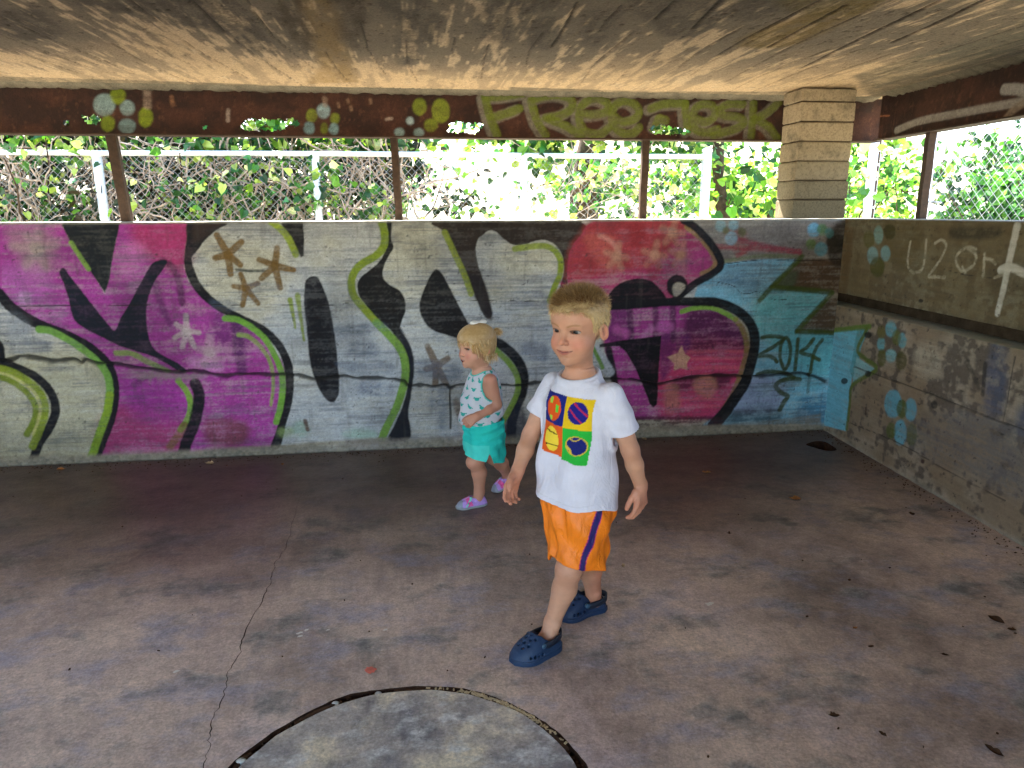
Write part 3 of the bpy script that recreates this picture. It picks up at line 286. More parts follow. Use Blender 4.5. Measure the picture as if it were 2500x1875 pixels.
BEAM=[["f",[[-1621,1934],[-1632,1906],[-1655,1884],[-1683,1876],[-1709,1884],[-1726,1904],[-1730,1933],[-1719,1961],[-1697,1982],[-1668,1990],[-1642,1983],[-1625,1963]],"8fa6a6",0.85,11,0.4],["f",[[-1521,1920],[-1528,1901],[-1543,1887],[-1561,1881],[-1579,1886],[-1590,1900],[-1593,1919],[-1586,1939],[-1571,1953],[-1552,1958],[-1535,1953],[-1523,1939]],"8fa6a6",0.85,11,0.4],["f",[[-1528,1823],[-1536,1804],[-1553,1790],[-1575,1785],[-1596,1790],[-1609,1804],[-1613,1822],[-1605,1841],[-1588,1855],[-1566,1861],[-1545,1856],[-1531,1842]],"7e9696",0.85,11,0.4],["f",[[-1561,1985],[-1569,1963],[-1584,1947],[-1604,1941],[-1622,1946],[-1633,1962],[-1636,1983],[-1628,2005],[-1612,2021],[-1593,2027],[-1575,2021],[-1564,2006]],"86961c",0.85,11,0.4],["f",[[-1635,1838],[-1642,1817],[-1657,1801],[-1675,1795],[-1691,1800],[-1702,1816],[-1703,1837],[-1696,1858],[-1682,1874],[-1664,1880],[-1648,1874],[-1637,1859]],"7a8a1c",0.85,11,0.4],["f",[[-1431,1872],[-1438,1846],[-1454,1828],[-1473,1821],[-1490,1827],[-1501,1846],[-1503,1871],[-1496,1896],[-1480,1914],[-1461,1921],[-1444,1915],[-1433,1897]],"86961c",0.85,11,0.4],["f",[[-460,1919],[-465,1899],[-479,1884],[-497,1879],[-514,1884],[-525,1898],[-529,1918],[-523,1938],[-509,1953],[-492,1958],[-475,1953],[-463,1939]],"9ab4ba",0.85,11,0.4],["f",[[-532,1892],[-537,1876],[-549,1863],[-564,1859],[-579,1863],[-589,1875],[-592,1892],[-587,1908],[-575,1921],[-560,1925],[-545,1921],[-535,1909]],"808c2a",0.85,11,0.4],["f",[[-408,1879],[-412,1865],[-421,1855],[-434,1852],[-445,1855],[-454,1865],[-456,1879],[-452,1892],[-443,1902],[-430,1906],[-419,1902],[-410,1893]],"808c2a",0.85,11,0.4],["f",[[-552,1824],[-557,1808],[-568,1796],[-582,1792],[-596,1796],[-605,1808],[-608,1824],[-603,1840],[-592,1852],[-578,1856],[-564,1852],[-555,1841]],"7b9aa0",0.85,11,0.4],["f",[[-477,1822],[-480,1807],[-488,1797],[-497,1793],[-507,1796],[-513,1807],[-514,1822],[-511,1836],[-503,1847],[-494,1851],[-485,1847],[-478,1837]],"737f22",0.85,11,0.4],["f",[[-417,1819],[-421,1804],[-431,1793],[-444,1789],[-457,1793],[-465,1804],[-468,1819],[-463,1834],[-453,1845],[-440,1849],[-428,1845],[-419,1834]],"8aacb2",0.85,11,0.4],["f",[[16,1870],[13,1860],[5,1853],[-4,1850],[-14,1853],[-21,1860],[-23,1869],[-20,1879],[-13,1887],[-3,1889],[7,1887],[13,1880]],"a8bcc0",0.85,11,0.4],["f",[[-42,1807],[-46,1796],[-55,1787],[-69,1784],[-82,1787],[-91,1795],[-94,1806],[-90,1818],[-80,1826],[-67,1829],[-54,1826],[-45,1818]],"90a8a8",0.85,11,0.4],["f",[[74,1806],[70,1795],[60,1786],[47,1783],[33,1786],[24,1794],[21,1805],[25,1817],[35,1825],[48,1828],[61,1825],[70,1817]],"90a8a8",0.85,11,0.4],["f",[[93,1949],[87,1927],[72,1911],[53,1904],[34,1910],[20,1926],[16,1948],[22,1970],[36,1987],[56,1993],[75,1987],[88,1971]],"808c26",0.85,11,0.4],["f",[[227,1928],[220,1895],[201,1871],[176,1862],[151,1870],[133,1894],[128,1927],[135,1960],[154,1984],[179,1993],[204,1985],[221,1961]],"87932a",0.85,11,0.4],["f",[[155,1848],[150,1831],[136,1819],[117,1814],[98,1818],[85,1831],[80,1848],[86,1865],[100,1877],[119,1882],[137,1878],[151,1866]],"808c26",0.85,11,0.4],["s",[[-1444,2002],[-1449,1934]],"a08878",0.7,12,0.5,38,38],["s",[[-1316,1979],[-1316,1942]],"9a6a4a",0.7,8,0.5,20,20],["s",[[-1020,1915],[-1027,1861]],"a89488",0.8,7,0.4,18,18],["s",[[-483,1986],[-482,1954]],"a88c78",0.8,10,0.5,23,23],["s",[[-140,1878],[-109,1883]],"b09a8c",0.8,6,0.4,14,14],["s",[[-408,1961],[-406,1945]],"9c7a60",0.7,7,0.5,15,15],["s",[[-354,1981],[-351,1965]],"9c7a60",0.7,7,0.5,15,15],["s",[[-339,1943],[-337,1927]],"9c7a60",0.7,7,0.5,15,15],["s",[[-226,1983],[-224,1967]],"9c7a60",0.7,7,0.5,15,15],["s",[[420,2000],[490,2001],[569,2010],[649,2024]],"857c70",0.85,9,0.4,59,59],["s",[[420,1992],[445,1893],[488,1785]],"857c70",0.85,9,0.4,59,59],["s",[[463,1885],[542,1907],[622,1937]],"857c70",0.85,9,0.4,59,59],["s",[[693,1979],[729,1872],[784,1788]],"857c70",0.85,9,0.4,59,59],["s",[[702,1988],[782,2010],[872,2015],[935,1991],[940,1941],[873,1903],[783,1885]],"857c70",0.85,9,0.4,59,59],["s",[[801,1881],[910,1840],[1002,1782]],"857c70",0.85,9,0.4,59,59],["s",[[1009,1913],[1073,1909],[1146,1923],[1168,1961],[1126,1994],[1062,1997],[1004,1959],[986,1900],[1001,1841],[1048,1803],[1121,1800],[1171,1834]],"857c70",0.85,9,0.4,59,59],["s",[[1201,1898],[1258,1869],[1331,1887],[1357,1930],[1319,1976],[1254,1988],[1200,1953],[1188,1894],[1213,1835],[1269,1801],[1325,1806],[1361,1836]],"857c70",0.85,9,0.4,59,59],["s",[[1431,1948],[1514,1975],[1645,1981]],"857c70",0.85,9,0.4,59,59],["s",[[1645,1976],[1653,1908],[1672,1822]],"857c70",0.85,9,0.4,59,59],["s",[[1463,1846],[1480,1889],[1528,1881]],"857c70",0.85,9,0.4,59,59],["s",[[1716,1892],[1783,1875],[1838,1910],[1826,1962],[1768,1978],[1712,1952],[1697,1892],[1719,1831],[1787,1810],[1863,1833]],"857c70",0.85,9,0.4,59,59],["s",[[2016,1982],[1929,1981],[1865,1945],[1895,1916],[1992,1904],[2033,1878],[1997,1843],[1902,1816],[1836,1798]],"857c70",0.85,9,0.4,59,59],["s",[[2082,1991],[2085,1896],[2083,1791]],"857c70",0.85,9,0.4,59,59],["s",[[2247,1994],[2174,1932],[2099,1896]],"857c70",0.85,9,0.4,59,59],["s",[[2099,1896],[2190,1854],[2255,1784]],"857c70",0.85,9,0.4,59,59],["s",[[440,2010],[510,2011],[589,2021],[668,2034]],"6c761e",0.85,9,0.4,45,45],["s",[[439,2002],[465,1903],[508,1796]],"6c761e",0.85,9,0.4,45,45],["s",[[482,1895],[562,1917],[642,1947]],"6c761e",0.85,9,0.4,45,45],["s",[[713,1990],[749,1882],[804,1798]],"6c761e",0.85,9,0.4,45,45],["s",[[722,1998],[802,2020],[891,2025],[955,2002],[960,1952],[893,1913],[803,1895]],"6c761e",0.85,9,0.4,45,45],["s",[[821,1891],[930,1850],[1022,1792]],"6c761e",0.85,9,0.4,45,45],["s",[[1029,1923],[1093,1920],[1166,1933],[1187,1972],[1145,2004],[1082,2008],[1023,1969],[1006,1910],[1021,1851],[1068,1814],[1141,1810],[1191,1845]],"6c761e",0.85,9,0.4,45,45],["s",[[1221,1909],[1278,1880],[1351,1898],[1377,1940],[1339,1986],[1274,1998],[1220,1964],[1208,1904],[1233,1845],[1289,1812],[1345,1816],[1381,1847]],"6c761e",0.85,9,0.4,45,45],["s",[[1451,1958],[1534,1985],[1665,1991]],"6c761e",0.85,9,0.4,45,45],["s",[[1665,1987],[1674,1919],[1693,1833]],"6c761e",0.85,9,0.4,45,45],["s",[[1484,1856],[1500,1899],[1548,1891]],"6c761e",0.85,9,0.4,45,45],["s",[[1736,1902],[1804,1886],[1859,1921],[1846,1972],[1788,1989],[1733,1962],[1717,1902],[1740,1842],[1808,1821],[1883,1843]],"6c761e",0.85,9,0.4,45,45],["s",[[2036,1992],[1950,1991],[1885,1956],[1916,1926],[2013,1914],[2053,1889],[2017,1854],[1923,1826],[1856,1808]],"6c761e",0.85,9,0.4,45,45],["s",[[2103,2002],[2105,1907],[2104,1802]],"6c761e",0.85,9,0.4,45,45],["s",[[2267,2004],[2195,1943],[2120,1907]],"6c761e",0.85,9,0.4,45,45],["s",[[2120,1907],[2211,1864],[2276,1795]],"6c761e",0.85,9,0.4,45,45]]
RIGHT=[["g",[[-167,1324],[1385,1306],[1477,869],[639,875],[10,860]],"756344",0.6,40,0.5],["f",[[944,1263],[1230,1278],[1215,1234],[980,1226]],"2f2a20",0.7,20,0.6],["f",[[1216,1110],[1420,1141],[1444,1026],[1259,1024]],"4a4030",0.6,40,0.7],["f",[[-57,1264],[86,1243],[89,881],[8,872]],"6a5030",0.6,25,0.5],["f",[[370,1282],[692,1287],[703,1072],[463,1110]],"5a4a24",0.5,40,0.7],["g",[[-54,618],[252,683],[252,399],[260,70],[-29,23],[-57,369]],"78bed2",1,8,0.3],["g",[[252,683],[365,706],[305,583],[279,380],[223,430]],"5aa0a8",0.95,8,0.3],["g",[[273,522],[465,493],[270,366]],"86b4b8",1,6,0.3],["s",[[-43,625],[175,674],[373,716]],"5f7a28",0.95,8,0.2,27,27],["s",[[346,698],[275,565],[369,529],[479,492],[272,356],[261,238],[262,84]],"5d6c28",0.95,8,0.25,24,24],["f",[[396,1222],[395,1199],[383,1182],[363,1175],[340,1180],[320,1197],[310,1220],[311,1243],[323,1261],[344,1268],[367,1262],[386,1245]],"7c9c94",0.85,11,0.35],["f",[[320,1198],[318,1175],[302,1158],[276,1150],[248,1155],[225,1171],[213,1194],[216,1217],[233,1234],[258,1241],[286,1236],[309,1220]],"55521c",0.85,11,0.35],["f",[[507,1242],[504,1222],[488,1208],[463,1202],[436,1206],[414,1220],[402,1239],[406,1259],[422,1274],[448,1279],[475,1275],[496,1261]],"3f3a14",0.85,11,0.35],["f",[[372,1110],[369,1087],[354,1070],[329,1062],[301,1066],[279,1082],[267,1104],[270,1127],[286,1145],[311,1152],[338,1147],[360,1132]],"7fa0a0",0.85,11,0.35],["f",[[482,1127],[480,1108],[468,1092],[449,1086],[427,1090],[408,1103],[399,1123],[400,1143],[413,1158],[433,1164],[455,1160],[472,1147]],"7a9c9c",0.85,11,0.35],["f",[[444,1053],[440,1026],[420,1005],[389,995],[354,999],[325,1017],[310,1044],[314,1071],[335,1093],[367,1102],[402,1097],[430,1079]],"4c4c16",0.85,11,0.35],["f",[[614,740],[611,720],[597,703],[575,694],[550,695],[529,706],[519,725],[522,746],[536,763],[559,772],[584,770],[603,759]],"6cacba",0.85,11,0.35],["f",[[710,696],[709,677],[700,662],[683,654],[665,656],[650,667],[641,684],[642,703],[652,718],[669,726],[687,724],[702,713]],"6aa8b2",0.85,11,0.35],["f",[[529,645],[528,628],[518,613],[502,605],[484,607],[469,617],[461,633],[462,650],[473,665],[489,672],[507,671],[522,661]],"6cacb4",0.85,11,0.35],["f",[[641,603],[638,585],[624,570],[601,561],[577,560],[557,569],[547,584],[550,602],[566,617],[588,626],[613,626],[632,618]],"80b4b8",0.85,11,0.35],["f",[[659,704],[658,684],[648,667],[632,659],[613,661],[597,673],[588,691],[589,712],[599,728],[616,736],[635,734],[651,722]],"5a6622",0.85,11,0.35],["f",[[555,574],[555,551],[544,532],[527,522],[507,524],[489,538],[480,559],[480,583],[491,602],[509,611],[529,609],[546,595]],"5a5a20",0.85,11,0.35],["f",[[733,594],[731,570],[719,550],[698,539],[674,540],[654,554],[643,576],[644,601],[658,622],[679,632],[702,630],[722,616]],"4c4a1c",0.85,11,0.35],["f",[[524,709],[522,692],[511,677],[493,669],[473,671],[457,681],[448,697],[450,714],[462,729],[480,736],[500,735],[516,725]],"6a6430",0.85,11,0.35],["f",[[745,367],[743,329],[722,296],[687,276],[648,275],[615,293],[597,327],[600,366],[622,400],[658,419],[697,419],[728,399]],"66acc0",0.85,11,0.35],["f",[[867,369],[867,341],[855,316],[833,302],[809,303],[788,318],[776,344],[777,373],[790,398],[811,411],[836,410],[856,394]],"66aabe",0.85,11,0.35],["f",[[813,231],[813,198],[799,168],[776,152],[749,152],[725,170],[711,200],[712,235],[726,264],[750,280],[777,279],[800,261]],"66acc0",0.85,11,0.35],["f",[[791,351],[790,327],[779,305],[760,293],[738,294],[720,307],[709,329],[710,354],[722,375],[741,387],[762,386],[781,373]],"515e1c",0.85,11,0.35],["f",[[722,212],[721,191],[710,173],[691,161],[671,160],[653,170],[644,188],[645,210],[657,229],[675,240],[696,240],[713,230]],"566222",0.85,11,0.35],["f",[[894,246],[894,218],[884,195],[867,181],[846,182],[828,197],[817,221],[817,249],[827,273],[845,286],[866,285],[884,270]],"566222",0.85,11,0.35],["s",[[644,1194],[638,1120],[652,1069],[699,1046],[762,1064],[773,1128],[767,1208]],"c4bba4",0.62,4,0.8,14,14],["s",[[835,1196],[880,1213],[918,1190],[903,1141],[861,1084],[821,1036],[871,1037],[940,1041]],"c4bba4",0.62,4,0.8,13,13],["s",[[1119,1181],[1064,1187],[1008,1156],[1002,1118],[1052,1079],[1120,1112],[1123,1158],[1065,1183]],"c4bba4",0.62,4,0.8,13,13],["s",[[1048,1098],[1074,1071]],"c4bba4",0.62,4,0.8,11,11],["s",[[1176,1165],[1183,1116],[1187,1070]],"c4bba4",0.62,4,0.8,13,13],["s",[[1180,1143],[1222,1141],[1250,1126]],"c4bba4",0.62,4,0.8,13,13],["s",[[1256,1067],[1296,1081],[1342,1110]],"c4bba4",0.62,4,0.8,11,11],["s",[[1339,1288],[1325,1135],[1318,1030],[1305,920]],"cfc8b8",0.95,6,0.25,36,27],["s",[[1285,1102],[1335,1118],[1429,1096]],"cfc8b8",0.9,6,0.3,33,33],["f",[[1302,759],[1385,765],[1413,518],[1318,501]],"47536e",0.65,35,0.5],["f",[[1501,542],[1543,554],[1564,454],[1510,446]],"47536e",0.6,30,0.5],["s",[[1170,676],[1213,628],[1263,577]],"3a362e",0.7,10,0.7,22,22],["s",[[1279,689],[1286,625],[1291,556]],"2e2a26",0.8,7,0.5,20,20],["f",[[830,279],[1273,469],[1521,449],[1595,203],[1330,195],[919,174]],"6b6a6c",0.6,60,0.8],["f",[[814,688],[969,706],[966,572],[807,558]],"c0b49c",0.5,40,0.7],["f",[[1016,434],[1015,424],[1007,415],[996,410],[984,409],[974,413],[969,421],[970,431],[978,440],[989,446],[1001,446],[1011,442]],"2a2420",0.9,6,0.2],["f",[[216,366],[212,356],[201,347],[183,340],[165,338],[150,341],[144,349],[147,359],[159,368],[177,374],[195,376],[209,373]],"1f2428",0.9,5,0.2],["f",[[439,460],[437,451],[428,443],[414,437],[400,436],[388,440],[383,447],[385,456],[394,464],[408,470],[422,470],[433,467]],"1f1f1c",0.9,5,0.2],["f",[[398,673],[395,664],[383,656],[365,651],[347,650],[332,654],[325,661],[329,670],[341,678],[359,683],[378,684],[392,680]],"1c1a16",0.9,5,0.2],["f",[[803,913],[801,909],[795,905],[787,903],[778,903],[771,905],[768,909],[769,913],[775,917],[784,919],[793,919],[800,917]],"241c14",0.9,4,0.1],["f",[[983,133],[982,127],[978,122],[971,118],[964,117],[959,119],[956,123],[956,129],[961,135],[967,138],[974,139],[980,137]],"3a1c1a",0.9,4,0.2],["s",[[429,258],[436,223]],"3a241a",0.9,4,0.3,10,10]]
RBEAM=[["s",[[-132,1816],[80,1844],[370,1845],[622,1845],[879,1841]],"a39a90",0.95,7,0.25,38,38],["s",[[714,1916],[789,1905],[878,1878]],"a8a098",0.95,7,0.25,49,49],["s",[[879,1841],[794,1812],[751,1776]],"96806c",0.8,10,0.4,37,37],["f",[[-558,2016],[-358,1989],[-376,1828],[-510,1842]],"1c1210",0.9,18,0.4],["s",[[-484,1912],[-357,1921],[-221,1911]],"b07048",0.9,4,0.3,6,6]]
CEIL=[["g",[[-357,2559],[-263,2548],[-232,2818],[-260,3207],[-283,4235],[-535,4299],[-414,3800],[-395,3263],[-371,2962]],"9c7a40",0.6,40,0.5],["g",[[-368,2585],[-317,2579],[-369,2834],[-370,3141],[-443,3539],[-469,3153],[-466,2845]],"4a3c2a",0.8,40,0.6],["g",[[-266,2573],[-128,2556],[-160,2938],[-221,3418],[-260,3207],[-240,2819]],"4f4031",0.8,40,0.6],["f",[[-613,2746],[-562,2857],[-578,3459],[-686,3426],[-666,3031]],"4f4740",0.75,50,0.8],["f",[[-776,2659],[-586,2636],[-675,3139],[-824,3120],[-883,2895]],"4f4740",0.75,50,0.8],["f",[[-100,2578],[56,2559],[34,2817],[-48,2859]],"4f4740",0.75,50,0.8],["f",[[-25,2922],[26,2882],[27,3586],[-38,3701]],"4f4740",0.75,50,0.8],["f",[[241,2537],[338,2526],[424,3168],[311,3101]],"4f4740",0.75,50,0.8],["f",[[51,2847],[117,2839],[111,3205],[64,3210]],"4f4740",0.75,50,0.8],["f",[[-1055,2692],[-835,2666],[-915,2899],[-1066,2857]],"4f4740",0.75,50,0.8],["f",[[-1410,2957],[-1266,2940],[-1345,3255],[-1530,3395],[-1517,3166]],"4f4740",0.75,50,0.8],["f",[[725,2479],[1158,2428],[1168,2815],[1106,3089],[936,2878]],"544a42",0.75,50,0.7],["f",[[338,2526],[502,2506],[492,2702],[368,2747]],"544a42",0.75,50,0.7],["f",[[450,2900],[540,2822],[599,3278],[513,3243]],"544a42",0.75,50,0.7],["f",[[636,2715],[759,2731],[805,3209],[736,3174]],"544a42",0.75,50,0.7],["f",[[1158,2428],[1458,2392],[1346,2631],[1225,2741]],"544a42",0.75,50,0.7],["f",[[1356,2940],[1428,2621],[1519,2411],[1587,2513],[1631,2908],[1589,3163],[1400,3163]],"8a6c1c",0.6,40,0.6],["f",[[1218,2420],[1503,2386],[1592,2602],[1403,2655]],"6a5a28",0.6,40,0.6],["g",[[2298,3739],[2296,3037],[2258,2619],[2252,2523],[2693,2991],[2760,3171],[2806,3682],[2888,4471]],"6f6858",0.75,30,0.6],["g",[[-2091,4264],[-1306,4313],[-474,4406],[589,4409],[618,4623],[-633,4627],[-2253,4602]],"6b6454",0.75,18,0.5],["g",[[560,4292],[1406,4361],[2225,4272],[2362,4528],[1523,4716],[618,4623]],"6b6454",0.75,18,0.5]]
CRACKS={"main":[[-2256,582],[-2211,584],[-2145,595],[-2101,612],[-2019,595],[-1953,581],[-1852,586],[-1808,568],[-1783,580],[-1724,557],[-1654,559],[-1562,539],[-1477,523],[-1399,504],[-1303,500],[-1239,500],[-1192,490],[-1180,488],[-1068,471],[-961,476],[-829,467],[-713,463],[-647,452],[-589,433],[-530,435],[-453,446],[-401,445],[-370,432],[-308,426],[-220,427],[-141,416],[-86,401],[-54,379],[10,381],[74,367],[140,373],[180,357],[238,373],[361,365],[485,365],[569,353],[653,363],[737,369],[1144,372],[1213,370],[1318,357],[1425,336],[1521,350],[1654,368],[1787,376],[1923,367],[2015,360],[2011,361],[2136,361],[2281,371],[2419,357],[2517,311]],"vert":[[176,354],[172,283],[176,197],[173,111]],"joint":[[-2194,878],[-1638,871],[-1140,865],[-766,860],[-437,853],[-378,862],[-185,866],[27,885],[248,857],[408,862],[652,849],[816,854]],"corner":[[1757,1040],[1802,1048],[2030,1067],[2273,1064],[2529,1065]],"blue":[[1763,944],[1875,916],[1915,880],[1972,871],[2036,878],[2125,832],[2210,831]]}
RJOINTS={"a":[[262,464],[494,466],[924,468],[1273,469],[1548,468]],"b":[[283,129],[597,150],[855,153],[1115,146],[1516,143]],"v":[[1437,751],[1434,615],[1432,473]],"c":[[924,1074],[1175,1066],[1262,1067]]}
HOLES=[[[-1807,1873],[-1774,1867],[-1732,1880],[-1711,1849],[-1738,1834],[-1774,1839]],[[-1902,1847],[-1882,1857],[-1869,1841],[-1884,1824],[-1901,1829]],[[-1173,1824],[-1150,1832],[-1145,1815],[-1168,1808]],[[-961,1820],[-931,1859],[-859,1866],[-838,1873],[-824,1866],[-732,1869],[-647,1868],[-636,1836],[-695,1836],[-736,1813],[-855,1805],[-907,1808]],[[213,1809],[242,1859],[284,1866],[326,1864],[417,1861],[410,1828],[353,1817],[318,1807],[255,1810]],[[1457,1813],[1460,1856],[1511,1870],[1578,1857],[1702,1837],[1674,1815],[1561,1810]],[[306,1852],[411,1857],[415,1828],[366,1807],[305,1806]]]
CLINES=[[[1777,2434],[1838,2983],[1922,3593]],[[1915,2404],[1977,2756],[2012,3026]],[[570,2605],[595,2918],[608,3277]],[[1041,2521],[1090,2896]],[[1374,2482],[1372,3058],[1388,3379]],[[892,2553],[903,2779]],[[1491,2524],[1540,3192]]]
# ------------------------------------------------------------------ dimensions (metres)
CX, CY, HW, TB, TR, PHI = 2.5401, 4.0782, 1.3039, 0.408, 0.333, 0.0514
ZC, ZB = 2.035, 1.776
NR = np.array([math.cos(PHI), -math.sin(PHI), 0]); DR = np.array([math.sin(PHI), math.cos(PHI), 0]); C0 = np.array([CX, CY, 0])
def rw(s, off=0.0, z=0.0): return C0 - DR*s + NR*off + np.array([0, 0, z])

# ------------------------------------------------------------------ ground, bank
def terrain():
    xs = np.linspace(-60, 60, 91); ys = np.concatenate([np.linspace(-40, 4, 12), np.linspace(5, 30, 50), np.linspace(32, 90, 12)])
    X, Y = np.meshgrid(xs, ys)
    rise = 3.4*smst(8.3, 19, Y)+1.5*smst(20, 60, Y)+(vnoise(X*100+9000, Y*100+9000, 500, 500, 4, 3)-.5)*.5*smst(7, 10, Y)
    side = 3.0*smst(6.2, 16, X)*smst(-6, 2, Y)
    Z = -.06+np.maximum(rise, side)
    m, n, l, b = newmat('dry_grass_bank'); v = objco(n, l)
    t = noise_node(n, l, 1.5, 6, .7, v); t2 = noise_node(n, l, 30, 4, .7, v)
    c = ramp(n, l, t.outputs[0], [(.35, lin('b3a684')), (.5, lin('cfc3a6')), (.7, lin('9aa06a'))])
    c = mixc(n, l, c, ramp(n, l, t2.outputs[0], [(.3, (.7,)*3), (.7, (1.2,)*3)]), 1.0, 'MULTIPLY')
    l.new(c, b.inputs['Base Color']); b.inputs['Roughness'].default_value = .95; bump(n, l, b, t2.outputs[0], .6, .05)
    V = np.stack([X, Y, Z], -1).reshape(-1, 3)
    return tag(add('ground', mesh_np('ground', V, grid_faces(len(ys), len(xs)), None, True, m)), 'pale dry grass ground rising to a bank behind the shelter', kind='structure')
terrain()

# ------------------------------------------------------------------ floor with crack, ring joint, hole
def build_floor():
    rg = np.random.default_rng(5)
    loops = []
    outer = [(-5.2, -2.6), (3.4, -2.6), (3.4, 4.7), (-5.2, 4.7)]
    pc = np.array([-.0816, 1.4015]); K = 150
    th = np.arange(K)/K*2*np.pi
    jo = np.interp(np.arange(K), np.arange(0, K, 5), rg.random(K//5), period=K)
    jo2 = np.interp(np.arange(K), np.arange(0, K, 3), rg.random(K//3), period=K)
    ro = .461+.013*jo+.004*rg.random(K); ri = .446+.006*jo2
    ringo = pc+ro[:, None]*np.c_[np.cos(th), np.sin(th)]; ringi = pc+ri[:, None]*np.c_[np.cos(th), np.sin(th)]
    cp = np.array([(-.596, 3.47), (-.588, 3.2), (-.574, 2.868), (-.590, 2.70), (-.582, 2.558), (-.586, 2.411), (-.602, 2.219), (-.592, 2.11), (-.603, 2.01), (-.590, 1.90), (-.593, 1.791), (-.578, 1.70), (-.568, 1.615), (-.556, 1.5), (-.575, 1.3), (-.56, 1.0), (-.58, .6)])
    cl = np.concatenate([catmull(cp, 12)]); cl[:, 0] += np.interp(np.arange(len(cl)), np.arange(0, len(cl), 2), (rg.random((len(cl)+1)//2)-.5)*.010)
    w = (.0012+.0028*np.interp(np.arange(len(cl)), np.arange(0, len(cl), 4), rg.random(len(cl)//4+1)))*np.clip(np.linspace(0, 4, len(cl)), .15, 1)*.42
    crack = np.concatenate([cl-np.c_[w, 0*w], (cl+np.c_[w, 0*w])[::-1]])
    hp = np.array([(2.262, 3.80), (2.30, 3.835), (2.36, 3.86), (2.405, 3.84), (2.405, 3.77), (2.395, 3.70), (2.36, 3.675), (2.315, 3.69), (2.285, 3.74)])
    hole = catmull(hp, 3, True)
    allv = []; edges = []
    def put(P):
        s = len(allv); allv.extend([Vector((float(x), float(y))) for x, y in P]); n = len(P)
        edges.extend([(s+i, s+(i+1) % n) for i in range(n)])
    for P in (outer, ringo, ringi, crack, hole): put(P)
    r = delaunay_2d_cdt(allv, edges, [], 1, 1e-6)
    V = np.array([tuple(v) for v in r[0]]); T = np.array([t for t in r[2] if len(t) == 3])
    # every boundary vertex count stays small; centre of each triangle decides where it belongs
    c = V[T].mean(1)
    ino, ini, inc, inh = (poly_in(P, c[:, 0], c[:, 1]) for P in (ringo, ringi, crack, hole))
    fl = T[~ino & ~inc & ~inh]
    V3 = np.c_[V, np.zeros(len(V))]
    FV = [V3]; FF = [fl]; mi = [np.zeros(len(fl), int)]; base = len(V3)
    def wall(P, z0, z1, flip):
        nonlocal base
        n = len(P); A = np.c_[P, np.full(n, z0)]; B = np.c_[P, np.full(n, z1)]
        i = np.arange(n); j = (i+1) % n; q = np.stack([i, j, j+n, i+n], -1)
        FV.append(np.concatenate([A, B])); f = (q[:, ::-1] if flip else q)+base; FF.append(np.concatenate([f[:, [0, 1, 2]], f[:, [0, 2, 3]]])); mi.append(np.ones(2*n, int)); base += 2*n
    def flat(T_, z):
        nonlocal base
        VV = V3.copy(); VV[:, 2] = z; FV.append(VV); FF.append(T_+base); mi.append(np.ones(len(T_), int)); base += len(VV)
    wall(ringo, 0, -.02, True); flat(T[ino & ~ini], -.02); wall(crack, 0, -.012, False); flat(T[inc], -.012); wall(hole, 0, -.09, False); flat(T[inh], -.09)
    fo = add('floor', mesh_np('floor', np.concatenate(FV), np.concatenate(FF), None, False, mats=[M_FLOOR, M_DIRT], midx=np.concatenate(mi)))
    tag(fo, 'stained brown and purple concrete floor with a long crack', kind='structure')
    # the round pad
    n = K; rings = [np.c_[pc+(ringi-pc)*q, np.full(n, -.002)] for q in (.25, .5, .75, 1.0)]+[np.c_[ringi, np.full(n, -.03)]]
    i = np.arange(n); j = (i+1) % n; fan = np.stack([i, j, np.full(n, 5*n)], -1); qd = np.concatenate([np.stack([i+k*n, i+(k+1)*n, j+(k+1)*n, j+k*n], -1) for k in range(4)])
    po = add('round_pad', mesh_np('round_pad', np.concatenate(rings+[[[pc[0], pc[1], -.002]]]), [fan, qd], None, False, M_PAD))
    tag(po, 'circular grey concrete pad set flush in the floor', 'concrete pad')
    # debris lying in the ring joint
    mb = MB()
    for k in range(900):
        a = rg.random()*2*np.pi if k < 500 else rg.normal(.95, .3)
        idx = int(a/(2*np.pi)*K) % K; r0 = ri[idx]+.004; r1 = ro[idx]-.003; rr = r0+(r1-r0)*rg.random()
        p = np.array([pc[0]+rr*math.cos(a), pc[1]+rr*math.sin(a), -.017+.011*rg.random()])
        s = np.array([.004+.012*rg.random()*(rg.random() < .4), .0025+.003*rg.random(), .0015+.002*rg.random()]); t = rg.random()*3.14; tl = rg.normal()*.3
        Rm = np.array(Matrix.Rotation(t, 3, 'Z') @ Matrix.Rotation(tl, 3, 'X')); mb.box(-s/2, s/2, Rm, p)
    d = mb.obj('joint_litter', M_CHIPD); tag(d, 'dark dirt, bark and leaf crumbs filling the ring joint of the pad', kind='stuff')
    mb = MB()
    for k in range(170):
        a = rg.normal(.9, .22); idx = int(a/(2*np.pi)*K) % K; rr = ri[idx]+.006+(ro[idx]-ri[idx]-.01)*rg.random()
        s = np.array([.005+.009*rg.random(), .003+.003*rg.random(), .0018]); Rm = np.array(Matrix.Rotation(rg.random()*3.14, 3, 'Z') @ Matrix.Rotation(rg.normal()*.4, 3, 'X'))
        mb.box(-s/2, s/2, Rm, (pc[0]+rr*math.cos(a), pc[1]+rr*math.sin(a), -.006+.006*rg.random()))
    d = mb.obj('wood_chips', M_CHIPL); tag(d, 'pale wood chips lying along the right of the ring joint', kind='stuff')
    # curved strips of the old joint filler
    k = 0
